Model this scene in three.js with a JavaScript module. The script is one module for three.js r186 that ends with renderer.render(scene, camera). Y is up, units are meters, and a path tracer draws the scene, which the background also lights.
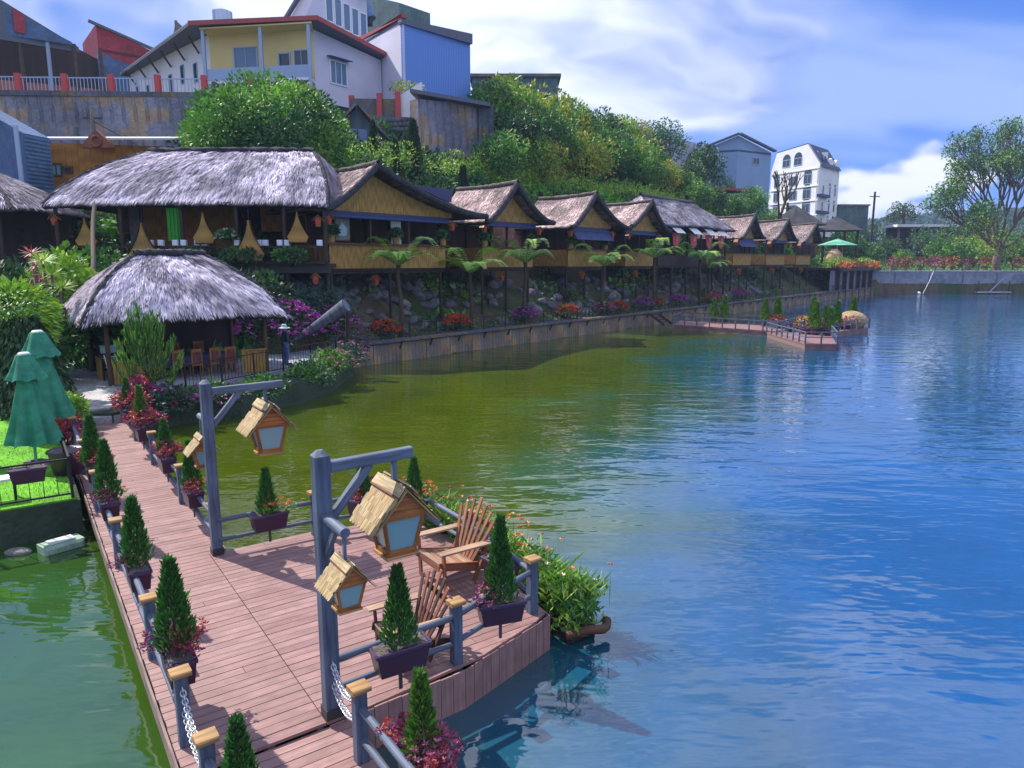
import * as THREE from 'three';
import { mergeGeometries } from 'three/addons/utils/BufferGeometryUtils.js';
import { MarchingCubes } from 'three/addons/objects/MarchingCubes.js';

// ---------- random and noise ----------
function rng(seed) { let a = seed >>> 0; return () => { a = (a + 0x6D2B79F5) | 0; let t = Math.imul(a ^ (a >>> 15), 1 | a); t = (t + Math.imul(t ^ (t >>> 7), 61 | t)) ^ t; return ((t ^ (t >>> 14)) >>> 0) / 4294967296; }; }
const hash = (x, y, s = 0) => { let h = Math.imul(x | 0, 374761393) ^ Math.imul(y | 0, 668265263) ^ Math.imul(s | 0, 1442695041); h = Math.imul(h ^ (h >>> 13), 1274126177); return ((h ^ (h >>> 16)) >>> 0) / 4294967296; };
const mod = (a, n) => ((a % n) + n) % n;
function vnoise(x, y, s = 0, per = 0) {
  const xi = Math.floor(x), yi = Math.floor(y), fx = x - xi, fy = y - yi, u = fx * fx * (3 - 2 * fx), v = fy * fy * (3 - 2 * fy);
  const h = (a, b) => per ? hash(mod(a, per), mod(b, per), s) : hash(a, b, s);
  return (h(xi, yi) * (1 - u) + h(xi + 1, yi) * u) * (1 - v) + (h(xi, yi + 1) * (1 - u) + h(xi + 1, yi + 1) * u) * v;
}
function fbm(x, y, s = 0, oct = 5, per = 0) { let a = 0.5, f = 1, r = 0, n = 0; for (let i = 0; i < oct; i++) { r += a * vnoise(x * f, y * f, s + i * 17, per * f); n += a; a *= 0.5; f *= 2; } return r / n; }
const clamp = (x, a = 0, b = 1) => Math.min(b, Math.max(a, x));
const lerp = (a, b, t) => a + (b - a) * t;
const sstep = (a, b, x) => { const t = clamp((x - a) / (b - a)); return t * t * (3 - 2 * t); };
const V = (x, y, z) => new THREE.Vector3(x, y, z);

// ---------- camera ----------
const scene = new THREE.Scene();
const camera = new THREE.PerspectiveCamera(56.82, 1024 / 768, 0.1, 6000);
camera.position.set(0, 5.55, 0);
camera.rotation.set(-Math.atan(122 / 710), 0, 0);
scene.add(camera);
const renderer = new THREE.WebGLRenderer({ antialias: true });
renderer.setSize(1024, 768);
renderer.toneMapping = THREE.LinearToneMapping;
renderer.toneMappingExposure = 1.38;
renderer.shadowMap.enabled = true;

// ---------- sun ----------
const sunDir = V(-0.565, 0.742, -0.361).normalize();
const sun = new THREE.DirectionalLight(new THREE.Color(1.0, 0.93, 0.82), 5.0);
sun.position.copy(sunDir).multiplyScalar(220); sun.castShadow = true;
sun.shadow.mapSize.set(4096, 4096);
Object.assign(sun.shadow.camera, { left: -150, right: 150, top: 150, bottom: -150, near: 10, far: 520 });
scene.add(sun); scene.add(sun.target);

const CLX = 22.8, CLZ = 6.3;
// ---------- sky: blue air with broken white cloud, computed as an equirectangular picture of radiance ----------
function skyColour(x, y, z) {
  if (y < -0.02) return [0.25, 0.36, 0.5];
  const up = Math.max(y, 0), k = Math.pow(1 - up, 3.5);
  let r = lerp(0.04, 0.15, k), g = lerp(0.14, 0.33, k), b = lerp(0.56, 0.84, k);
  const q = 1 / (up + 0.2), px = x * q, pz = z * q;                        // a cloud layer seen in perspective
  const wx = fbm(px * 1.3 + 7, pz * 1.3 + 3, 5, 4) - 0.5, wz = fbm(px * 1.3 + 31, pz * 1.3 + 17, 9, 4) - 0.5;
  const bank = fbm(px * 0.42 + 3.9, pz * 0.42 + 6.1, 51, 2) - 0.5;
  const dens = (ax, az) => fbm(ax * 0.85 + wx * 0.8 + CLX, az * 0.85 + wz * 0.8 + CLZ, 23, 7) + bank * 0.5;
  const d0 = dens(px, pz), cov = sstep(0.41, 0.575, d0);
  const d1 = dens(px + sunDir.x * 0.16, pz + sunDir.z * 0.16), thick = sstep(0.48, 0.8, d0);
  const lit = clamp(0.64 + (d0 - d1) * 7.0 - thick * 0.1, 0.08, 1);
  const veil = sstep(0.34, 0.66, fbm(px * 0.5 + wx * 0.6 + 40, pz * 2.0 + wz * 0.6 + 9, 77, 5));
  const mixc = (c, a) => { r = lerp(r, c[0], a); g = lerp(g, c[1], a); b = lerp(b, c[2], a); };
  mixc([0.46, 0.57, 0.86], veil * 0.55 * (1 - cov));
  mixc([lerp(0.22, 0.80, lit), lerp(0.32, 0.85, lit), lerp(0.66, 1.0, lit)], cov * 0.94);
  const az = Math.atan2(x, -z), el = Math.asin(up);                        // low cumulus heaps along the horizon
  const heap = fbm(az * 11 + 3.3, el * 22 + 1, 91, 5), lump = fbm(az * 3.1 + 92.5, 0.5, 95, 2);
  const hc = sstep(0.0, 0.1, heap * 0.62 + lump * 0.62 - 0.625 - Math.abs(el - 0.095) * 4.2);
  mixc([0.82, 0.84, 0.92], hc * 0.9);
  return [r, g, b];
}
{
  const W = 2048, H = 1024, data = new Float32Array(W * H * 4);
  for (let j = 0; j < H; j++) {
    const el = ((j + 0.5) / H - 0.5) * Math.PI, cy = Math.cos(el), sy = Math.sin(el);
    for (let i = 0; i < W; i++) {
      const a = ((i + 0.5) / W - 0.5) * 2 * Math.PI, o = (j * W + i) * 4;     // u = atan2(z, x) / 2pi + 0.5
      const c = sy < -0.02 ? [0.25, 0.36, 0.5] : skyColour(Math.cos(a) * cy, sy, Math.sin(a) * cy);
      data[o] = c[0]; data[o + 1] = c[1]; data[o + 2] = c[2]; data[o + 3] = 1;
    }
  }
  const tex = new THREE.DataTexture(data, W, H, THREE.RGBAFormat, THREE.FloatType);
  tex.mapping = THREE.EquirectangularReflectionMapping; tex.magFilter = tex.minFilter = THREE.LinearFilter; tex.needsUpdate = true;
  scene.background = tex; scene.environment = tex;
}

// ---------- textures ----------
function tex(w, h, fn, srgb = false) {
  const d = new Uint8Array(w * h * 4);
  for (let j = 0; j < h; j++) for (let i = 0; i < w; i++) { const c = fn(i / w, j / h), o = (j * w + i) * 4; d[o] = clamp(c[0]) * 255; d[o + 1] = clamp(c[1]) * 255; d[o + 2] = clamp(c[2]) * 255; d[o + 3] = 255; }
  const t = new THREE.DataTexture(d, w, h, THREE.RGBAFormat, THREE.UnsignedByteType);
  t.wrapS = t.wrapT = THREE.RepeatWrapping; t.magFilter = THREE.LinearFilter; t.minFilter = THREE.LinearMipmapLinearFilter; t.generateMipmaps = true;
  if (srgb) t.colorSpace = THREE.SRGBColorSpace; t.needsUpdate = true; return t;
}
const grey = (v) => [v, v, v];
const rep = (t, x, y = x) => { const c = t.clone(); c.repeat.set(x, y); c.needsUpdate = true; return c; };
// grain runs along u; one tile is one metre
const woodTex = tex(256, 256, (u, v) => { const n = fbm(u * 4, v * 48, 3, 4, 4) * 0.6 + fbm(u * 2, v * 12, 8, 3, 2) * 0.4; return grey(0.62 + 0.62 * (n - 0.32)); }, true);
const deckTex = tex(256, 256, (u, v) => { const n = fbm(u * 2, v * 24, 3, 4, 2), m = fbm(u * 6, v * 6, 8, 5, 6); return grey(0.9 + 0.16 * (n - 0.5) + 0.22 * (m - 0.5)); }, true);
const woodBump = tex(256, 256, (u, v) => grey(fbm(u * 4, v * 64, 5, 4, 4)));
const blotTex = tex(512, 512, (u, v) => { const n = fbm(u * 4, v * 4, 12, 7, 4), m = fbm(u * 32, v * 32, 19, 4, 32); return grey(0.86 + 0.42 * (n - 0.5) + 0.3 * (m - 0.5)); }, true);
const softTex = tex(512, 512, (u, v) => { const n = fbm(u * 4, v * 4, 112, 6, 4), k = fbm(u * 40, v * 3, 115, 4, 1); return grey(0.92 + 0.14 * (n - 0.5) + 0.08 * (k - 0.5)); }, true);
const grainTex = tex(256, 256, (u, v) => grey(fbm(u * 16, v * 16, 33, 5, 16)));
const concreteTex = tex(512, 512, (u, v) => {                    // old render: grey film, ochre damp patches, dark drips
  const n = fbm(u * 4, v * 4, 41, 6, 4), o = sstep(0.5, 0.68, fbm(u * 6, v * 6 + 0.5, 45, 5, 6)), k = sstep(0.62, 0.8, fbm(u * 48, v * 4, 47, 4, 4)), m = fbm(u * 64, v * 64, 49, 3, 64);
  const b = 0.56 + 0.3 * (n - 0.5) + 0.16 * (m - 0.5); return [(b + o * 0.13) * (1 - k * 0.2), (b + o * 0.03) * (1 - k * 0.2), (b * 1.04 - o * 0.12) * (1 - k * 0.18)];
}, true);
const fibreTex = tex(256, 512, (u, v) => { const n = fbm(u * 64, v * 8, 61, 4, 8), m = fbm(u * 8, v * 8, 63, 4, 8); return grey(0.38 + 0.75 * (n * 0.7 + m * 0.3 - 0.2)); }, true);
const fibreBump = tex(256, 512, (u, v) => grey(fbm(u * 64, v * 8, 61, 4, 8)));
const corrBump = tex(64, 8, (u) => grey(0.5 + 0.5 * Math.sin(u * Math.PI * 2 * 4)));

// ---------- materials ----------
const mats = {};
function mat(key, c, o = {}) { const m = new THREE.MeshStandardMaterial({ color: new THREE.Color().setRGB(...c), roughness: 0.8, metalness: 0, ...o }); m.name = key; mats[key] = m; return m; }
const wood = (key, c, o = {}) => mat(key, c, { map: woodTex, bumpMap: woodBump, bumpScale: 0.004, roughness: 0.72, ...o });
const DECK = [[0.40, 0.222, 0.205], [0.36, 0.195, 0.185], [0.44, 0.25, 0.23], [0.375, 0.212, 0.195], [0.41, 0.235, 0.22]].map((c, i) => wood('deck_board' + i, c.map((x) => x * 0.92), { roughness: 0.55, map: deckTex, bumpScale: 0.0015 }));
wood('deckDark', [0.26, 0.165, 0.15]);
wood('fascia', [0.37, 0.235, 0.22], { roughness: 0.6 });
wood('post', [0.135, 0.185, 0.30], { roughness: 0.6 });
wood('rail', [0.17, 0.22, 0.33], { roughness: 0.6 });
wood('cap', [0.66, 0.38, 0.15]);
wood('orangeWood', [0.58, 0.20, 0.035], { roughness: 0.5 });
wood('shingle', [0.70, 0.50, 0.24]); wood('shingleB', [0.60, 0.41, 0.19]); wood('shingleC', [0.76, 0.58, 0.32]);
wood('redWood', [0.42, 0.13, 0.07]);
wood('chairA', [0.42, 0.16, 0.085]); wood('chairB', [0.52, 0.24, 0.13]); wood('chairC', [0.62, 0.40, 0.26]); wood('chairDark', [0.13, 0.06, 0.045]);  // the darkest chair wood has lantern shade painted into its colour
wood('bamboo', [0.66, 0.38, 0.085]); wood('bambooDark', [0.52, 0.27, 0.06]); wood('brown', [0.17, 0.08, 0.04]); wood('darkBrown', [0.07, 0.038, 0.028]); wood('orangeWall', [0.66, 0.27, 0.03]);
wood('bark', [0.13, 0.09, 0.065], { roughness: 0.95, bumpScale: 0.02 }); wood('barkPale', [0.26, 0.20, 0.15], { roughness: 0.95 });
mat('planter', [0.052, 0.016, 0.042], { roughness: 0.38, bumpMap: grainTex, bumpScale: 0.001 });
mat('planterRim', [0.062, 0.03, 0.085], { roughness: 0.35 });
mat('soil', [0.16, 0.135, 0.125], { map: blotTex, bumpMap: grainTex, bumpScale: 0.03, roughness: 1 });
mat('iron', [0.018, 0.018, 0.022], { roughness: 0.45, metalness: 0.3 });
mat('chain', [0.55, 0.56, 0.6], { roughness: 0.35, metalness: 0.8 });
mat('darkSteel', [0.03, 0.03, 0.035], { roughness: 0.6 });
mat('lanternGlass', [0.20, 0.36, 0.40], { roughness: 0.22 });
mat('concrete', [0.52, 0.52, 0.52], { map: rep(concreteTex, 0.25), bumpMap: rep(grainTex, 1), bumpScale: 0.01, roughness: 0.95 });
mat('concreteBlue', [0.40, 0.43, 0.50], { map: rep(concreteTex, 0.12), bumpMap: rep(grainTex, 1), bumpScale: 0.012, roughness: 0.95 });
mat('oldRender', [0.78, 0.78, 0.90], { map: rep(concreteTex, 0.085, 0.11), bumpMap: rep(grainTex, 0.6), bumpScale: 0.02, roughness: 0.95 });
mat('shoreWall', [0.34, 0.37, 0.45], { map: rep(blotTex, 0.07), bumpMap: rep(grainTex, 0.5), bumpScale: 0.02, roughness: 0.95 });
mat('quay', [0.80, 0.68, 0.52], { map: rep(concreteTex, 0.3, 0.2), bumpMap: grainTex, bumpScale: 0.012, roughness: 0.95 });
mat('paving', [0.40, 0.42, 0.50], { map: rep(blotTex, 0.4), bumpMap: grainTex, bumpScale: 0.006, roughness: 0.8 });
mat('pavingPale', [0.58, 0.57, 0.58], { map: rep(blotTex, 0.4), bumpMap: grainTex, bumpScale: 0.006, roughness: 0.85 });
mat('turf', [0.16, 0.50, 0.012], { map: rep(blotTex, 0.5), bumpMap: rep(grainTex, 3), bumpScale: 0.012, roughness: 0.95 });
mat('slimeWall', [0.045, 0.075, 0.045], { map: rep(blotTex, 0.4), bumpMap: grainTex, bumpScale: 0.02, roughness: 0.9 });
mat('stone', [0.20, 0.20, 0.215], { map: rep(blotTex, 0.5), bumpMap: grainTex, bumpScale: 0.02, roughness: 0.95 });
mat('umbrella', [0.03, 0.30, 0.18], { map: rep(blotTex, 0.6), roughness: 0.7, side: THREE.DoubleSide });
mat('umbrellaFar', [0.16, 0.46, 0.32], { roughness: 0.8, side: THREE.DoubleSide });
mat('white', [0.84, 0.84, 0.86], { map: rep(softTex, 0.1), roughness: 0.85 });
mat('whiteTrim', [0.80, 0.80, 0.80], { roughness: 0.6 });
mat('lavender', [0.72, 0.69, 0.82], { map: rep(softTex, 0.1), roughness: 0.85 });
mat('yellow', [0.80, 0.62, 0.26], { map: rep(softTex, 0.1), roughness: 0.85 });
mat('blueMetal', [0.11, 0.25, 0.64], { bumpMap: corrBump, bumpScale: 0.02, roughness: 0.55 });
mat('blueSheet', [0.09, 0.18, 0.36], { bumpMap: corrBump, bumpScale: 0.03, map: rep(blotTex, 0.1), roughness: 0.55 });
mat('redSheet', [0.52, 0.035, 0.05], { bumpMap: corrBump, bumpScale: 0.03, map: rep(blotTex, 0.1), roughness: 0.55 });
mat('redPaint', [0.50, 0.06, 0.06], { roughness: 0.6 });
mat('brick', [0.50, 0.17, 0.10], { map: rep(blotTex, 0.5), bumpMap: grainTex, bumpScale: 0.01, roughness: 0.95 });
mat('roofRed', [0.36, 0.06, 0.06], { bumpMap: corrBump, bumpScale: 0.02, roughness: 0.6 });
mat('roofDark', [0.10, 0.11, 0.15], { bumpMap: corrBump, bumpScale: 0.02, roughness: 0.6 });
mat('roofPink', [0.62, 0.30, 0.25], { map: rep(blotTex, 0.5), roughness: 0.8 });
mat('roofWhite', [0.72, 0.70, 0.74], { bumpMap: corrBump, bumpScale: 0.03, roughness: 0.6 });
mat('navy', [0.03, 0.045, 0.14], { roughness: 0.6 });
mat('awning', [0.055, 0.085, 0.24], { roughness: 0.7, map: rep(blotTex, 0.6) });
mat('glass', [0.03, 0.05, 0.075], { roughness: 0.06, metalness: 0 });
mat('glassBlue', [0.10, 0.19, 0.32], { roughness: 0.08 });
mat('frame', [0.30, 0.40, 0.58], { roughness: 0.5 });
mat('curtain', [0.03, 0.28, 0.025], { roughness: 0.9, side: THREE.DoubleSide });
mat('lampWhite', [0.70, 0.76, 0.88], { roughness: 0.5 });
mat('heart', [0.55, 0.02, 0.015], { roughness: 0.5 });
mat('birdhouse', [0.60, 0.15, 0.03], { map: woodTex, roughness: 0.6 });
mat('rock', [0.30, 0.28, 0.26], { map: rep(blotTex, 0.8), bumpMap: grainTex, bumpScale: 0.05, roughness: 0.95 });
mat('rockTan', [0.52, 0.36, 0.20], { map: rep(blotTex, 0.8), bumpMap: grainTex, bumpScale: 0.05, roughness: 0.95 });
mat('driftwood', [0.22, 0.26, 0.36], { map: woodTex, bumpMap: woodBump, bumpScale: 0.01, roughness: 0.85 });
mat('table', [0.10, 0.10, 0.26], { roughness: 0.6, map: rep(blotTex, 0.6) });
mat('net', [0.52, 0.52, 0.60], { map: rep(blotTex, 0.2), bumpMap: corrBump, bumpScale: 0.05, roughness: 0.9 });
mat('skin', [0.50, 0.30, 0.21], { roughness: 0.6 }); mat('shirt', [0.03, 0.035, 0.06], { roughness: 0.9 }); mat('jeans', [0.09, 0.15, 0.31], { roughness: 0.9 }); mat('hat', [0.42, 0.56, 0.60], { roughness: 0.9 });
mat('thatch', [1, 1, 1], { vertexColors: true, map: fibreTex, bumpMap: fibreBump, bumpScale: 0.05, roughness: 1 });
mat('straw', [1, 1, 1], { vertexColors: true, roughness: 1, side: THREE.DoubleSide });
mat('verge', [0.115, 0.115, 0.145], { map: rep(fibreTex, 1, 0.5), bumpMap: fibreBump, bumpScale: 0.03, roughness: 1 });
const leafMat = new THREE.MeshPhysicalMaterial({ color: 0xffffff, vertexColors: true, roughness: 0.62, side: THREE.DoubleSide, transmission: 0.42, thickness: 0 });
mat('petal', [1, 1, 1], { vertexColors: true, roughness: 0.7, side: THREE.DoubleSide });

// ---------- modelling helpers ----------
const R0 = rng(11);
class MB {
  constructor() { this.g = []; }
  add(g) { this.g.push(g.index ? g.toNonIndexed() : g); return this; }
  box(w, h, d, x = 0, y = 0, z = 0, rx = 0, ry = 0, rz = 0) { return this.add(boxG(w, h, d, x, y, z, rx, ry, rz)); }
  bar(a, b, w, h = w) {                                             // a square bar from a to b
    const L = a.distanceTo(b), g = boxG(L, h, w), dir = b.clone().sub(a).normalize();
    g.applyMatrix4(aim(dir)).translate((a.x + b.x) / 2, (a.y + b.y) / 2, (a.z + b.z) / 2); return this.add(g);
  }
  cyl(a, b, r0, r1 = r0, seg = 8) {
    const L = a.distanceTo(b), g = new THREE.CylinderGeometry(r1, r0, L, seg, 1), uv = g.attributes.uv;
    for (let i = 0; i < uv.count; i++) { const u = uv.getX(i), v = uv.getY(i); uv.setXY(i, v * L, u * r0 * 6.3); }
    const q = new THREE.Quaternion().setFromUnitVectors(V(0, 1, 0), b.clone().sub(a).normalize());
    g.applyQuaternion(q).translate((a.x + b.x) / 2, (a.y + b.y) / 2, (a.z + b.z) / 2); return this.add(g);
  }
  tube(pts, r, seg = 6, n = 0) { const c = new THREE.CatmullRomCurve3(pts); return this.add(new THREE.TubeGeometry(c, n || pts.length * 4, r, seg, false)); }
  prism(pts, depth, bevel = 0) { const s = new THREE.Shape(pts.map((p) => new THREE.Vector2(p[0], p[1]))); return this.add(new THREE.ExtrudeGeometry(s, { depth, bevelEnabled: bevel > 0, bevelSize: bevel, bevelThickness: bevel, bevelSegments: 1, curveSegments: 4 })); }
  slab(pts, y0, y1) {                                                // plan outline [x, z] raised from y0 to y1
    const s = new THREE.Shape(pts.map((p) => new THREE.Vector2(p[0], -p[1]))), g = new THREE.ExtrudeGeometry(s, { depth: y1 - y0, bevelEnabled: false });
    g.rotateX(-Math.PI / 2).translate(0, y0, 0); return this.add(g);
  }
  geo() { for (const g of this.g) for (const k of Object.keys(g.attributes)) if (!['position', 'normal', 'uv'].includes(k)) g.deleteAttribute(k); return this.g.length > 1 ? mergeGeometries(this.g) : this.g[0]; }
  build(name, m, parent) { return mesh(name, this.geo(), m, parent); }
}
function aim(dir) { const up = Math.abs(dir.y) > 0.99 ? V(0, 0, 1) : V(0, 1, 0), z = V().crossVectors(dir, up).normalize(), y = V().crossVectors(z, dir); return new THREE.Matrix4().makeBasis(dir, y, z); }
function boxG(w, h, d, x = 0, y = 0, z = 0, rx = 0, ry = 0, rz = 0) {
  const g = new THREE.BoxGeometry(w, h, d), uv = g.attributes.uv, ou = R0() * 7, ov = R0() * 7;
  const dims = [[d, h], [d, h], [w, d], [w, d], [w, h], [w, h]];
  for (let f = 0; f < 6; f++) { const [a, b] = dims[f]; for (let k = 0; k < 4; k++) { const i = f * 4 + k, u = uv.getX(i) * a, v = uv.getY(i) * b; if (b > a) uv.setXY(i, v + ou, u + ov); else uv.setXY(i, u + ou, v + ov); } }
  if (rx || ry || rz) g.rotateX(rx).rotateY(ry).rotateZ(rz);
  return g.translate(x, y, z);
}
// a box with eased edges for things close to the camera
function softBox(w, h, d, b = 0.012) {
  const s = new THREE.Shape(); s.moveTo(-w / 2 + b, -h / 2 + b); s.lineTo(w / 2 - b, -h / 2 + b); s.lineTo(w / 2 - b, h / 2 - b); s.lineTo(-w / 2 + b, h / 2 - b);
  const g = new THREE.ExtrudeGeometry(s, { depth: d - 2 * b, bevelEnabled: true, bevelSize: b, bevelThickness: b, bevelSegments: 1 }); g.translate(0, 0, -d / 2 + b);
  return metre(g, w >= h ? (w >= d ? 0 : 2) : (h >= d ? 1 : 2));
}
function metre(g, grain = 0) {                                       // uv in metres by the face's direction, grain along one axis
  g = g.index ? g.toNonIndexed() : g; g.computeVertexNormals(); const p = g.attributes.position, n = g.attributes.normal, uv = new Float32Array(p.count * 2), ou = R0() * 5, ov = R0() * 5;
  for (let i = 0; i < p.count; i++) {
    const c = [p.getX(i), p.getY(i), p.getZ(i)], a = [Math.abs(n.getX(i)), Math.abs(n.getY(i)), Math.abs(n.getZ(i))], m = a[0] > a[1] && a[0] > a[2] ? 0 : a[1] > a[2] ? 1 : 2;
    const ax = [0, 1, 2].filter((k) => k !== m), first = ax.includes(grain) ? grain : ax[0], second = ax.find((k) => k !== first);
    uv[i * 2] = c[first] + ou; uv[i * 2 + 1] = c[second] + ov;
  }
  g.setAttribute('uv', new THREE.BufferAttribute(uv, 2)); return g;
}
const taken = {};
function numbered(n) { const k = taken[n] = (taken[n] ?? -1) + 1; return k ? `${n}_${String(k).padStart(3, '0')}` : n; }
function mesh(name, g, m, parent) { const o = new THREE.Mesh(g, typeof m === 'string' ? mats[m] : m); o.name = name; o.castShadow = o.receiveShadow = true; if (parent) parent.add(o); return o; }
function thing(name, label, category, pos = [0, 0, 0], turn = 0, group) { const o = new THREE.Group(); o.name = numbered(name); o.position.set(...pos); o.rotation.y = turn; o.userData = { label, category }; if (group) o.userData.group = group; scene.add(o); return o; }
function one(o, label, category, group) { o.name = numbered(o.name); o.userData = { ...o.userData, label, category }; if (group) o.userData.group = group; scene.add(o); return o; }
function struct(o, label, category) { o.name = numbered(o.name); o.userData = { kind: 'structure', label, category }; scene.add(o); return o; }
function stuff(o, label, category) { o.name = numbered(o.name); o.userData = { kind: 'stuff', label, category }; scene.add(o); return o; }
function copy(src, pos, turn, scale, label, group) { const o = src.clone(); o.name = numbered(src.name.replace(/_\d{3}$/, '')); o.position.set(...pos); o.rotation.set(0, turn, 0); if (Array.isArray(scale)) o.scale.set(...scale); else o.scale.setScalar(scale); o.userData = { ...src.userData, label }; if (group) o.userData.group = group; scene.add(o); return o; }
const ORD = ['first', 'second', 'third', 'fourth', 'fifth', 'sixth', 'seventh', 'eighth', 'ninth', 'tenth', 'eleventh', 'twelfth', 'thirteenth', 'fourteenth', 'fifteenth', 'sixteenth', 'seventeenth', 'eighteenth', 'nineteenth', 'twentieth'];

// the boardwalk's own axes: u along it away from the camera, v across it; in a group turned by AZ these are -z and x
const AZ = 35.1 * Math.PI / 180, su = Math.sin(AZ), cu = Math.cos(AZ);
const BW = (u, v, y = 0) => [-su * u + cu * v, y, -cu * u - su * v];
// the row of houses' axes: t along the quay away from the camera, s inland
const D2 = [0.632, -0.775], N2 = [-0.775, -0.632], W0 = [-8.2, -37.8];
const ST = (t, s, y = 0) => [W0[0] + D2[0] * t + N2[0] * s, y, W0[1] + D2[1] * t + N2[1] * s];
const toST = (x, z) => [(x - W0[0]) * D2[0] + (z - W0[1]) * D2[1], (x - W0[0]) * N2[0] + (z - W0[1]) * N2[1]];
const ROWTURN = Math.atan2(0.775, 0.632);                           // local x along the quay, local z out to the lake

// ---------- terrain ----------
const pl = (x, pts) => { if (x <= pts[0][0]) return pts[0][1]; for (let i = 1; i < pts.length; i++) if (x < pts[i][0]) { const [a, p] = pts[i - 1], [b, q] = pts[i]; return lerp(p, q, (x - a) / (b - a)); } return pts[pts.length - 1][1]; };
const SHORE_Z = -127;
const HILL = [[-0.6, -1.6], [0.4, 0.9], [2.6, 1.1], [4.2, 2.4], [8, 4.6], [10, 5.4], [12, 8.6], [15, 12.4], [20, 14.6], [30, 20], [42, 24.5], [80, 27], [300, 34]];
const LOWHILL = [[-0.6, -1.6], [0.4, 0.9], [2.6, 1.1], [5, 3.2], [10, 4.4], [16, 5.2], [30, 8], [60, 16], [100, 20], [300, 26]];
const LEFTBANK = [[34, 0.4], [36.5, 1.6], [39, 3.6], [44, 5.0], [48, 7.4], [62.6, 8.6], [63.8, 17.6], [75, 19.5], [120, 25], [300, 34]];
function height(x, z) {
  const [t, s] = toST(x, z);
  let h = lerp(pl(s, HILL), pl(s, LOWHILL), sstep(90, 122, t));
  const lw = sstep(-5, -16, x) * (z > -30 ? 1 : sstep(16, -2, t - Math.max(0, -z - 60) * 0.5));
  if (x < -7 || t < 0) {
    let hl = pl(-z, LEFTBANK);
    const inland = (z > -15.4 && x > -14 ? sstep(-13.5, -15, z) : sstep(-12, -14, z)) * (z > -26 ? sstep(-15, -17, x) : sstep(-9.5, -11, x));
    if (z > -38.5) hl = lerp(-1.6, hl, inland);
    h = t < 0 ? lerp(hl, h, s > 0 ? sstep(-3, 0, t) * (1 - sstep(-9, -14, x)) : 0) : lerp(h, hl, lw);
  }
  if (z < SHORE_Z && s < 2) { h = 3.5 + sstep(140, 190, -z) * 0.8; }
  const far = Math.hypot(x, z);
  if (far > 230) h = lerp(h, Math.max(h, 4 + 46 * sstep(300, 900, far) * (0.35 + 0.9 * fbm(x / 340 + 9, z / 340, 71, 4))), sstep(230, 320, far));
  if (z > 20) h = lerp(h, -1.6, sstep(20, 30, z) * (x > -20 ? 1 : 0));
  if (h > 0.8) h += (fbm(x * 0.35, z * 0.35, 14, 4) - 0.5) * 0.7 * sstep(0.8, 2, h);
  return h;
}
{
  const span = (a, b, st) => { const r = []; for (let x = a; x < b - 1e-6; x += st) r.push(x); return r; };
  const xs = [...span(-1600, -300, 100), ...span(-300, -70, 15), ...span(-70, 110, 1.5), ...span(110, 300, 14), ...span(300, 1601, 100)];
  const zs = [...span(-1600, -420, 80), ...span(-420, -150, 10), ...span(-150, 0, 1.5), ...span(0, 121, 10)];
  const nx = xs.length, nz = zs.length, pos = new Float32Array(nx * nz * 3), uv = new Float32Array(nx * nz * 2), col = new Float32Array(nx * nz * 3), idx = [];
  for (let j = 0; j < nz; j++) for (let i = 0; i < nx; i++) {
    const k = j * nx + i, x = xs[i], z = zs[j]; pos.set([x, height(x, z), z], k * 3); uv.set([x, z], k * 2);
    const n = fbm(x * 0.18, z * 0.18, 5, 5), m = fbm(x * 0.9, z * 0.9, 6, 3), g = sstep(0.42, 0.58, n * 0.6 + m * 0.4);
    const wild = sstep(200, 320, Math.hypot(x, z)), a = [lerp(0.15, 0.055, g), lerp(0.115, 0.095, g), lerp(0.075, 0.022, g)], b = [0.014 + 0.015 * n, 0.035 + 0.03 * m, 0.02];
    col.set([lerp(a[0], b[0], wild), lerp(a[1], b[1], wild), lerp(a[2], b[2], wild)], k * 3);
    if (i < nx - 1 && j < nz - 1) idx.push(k, k + nx, k + 1, k + 1, k + nx, k + nx + 1);
  }
  const g = new THREE.BufferGeometry(); g.setAttribute('position', new THREE.BufferAttribute(pos, 3)); g.setAttribute('uv', new THREE.BufferAttribute(uv, 2)); g.setAttribute('color', new THREE.BufferAttribute(col, 3)); g.setIndex(idx); g.computeVertexNormals();
  struct(mesh('terrain', g, mat('terrain', [1, 1, 1], { vertexColors: true, map: rep(blotTex, 0.31), bumpMap: rep(grainTex, 0.7), bumpScale: 0.12, roughness: 1 })), 'sloping earth bank and hillside around the lake', 'terrain');
}

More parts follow.
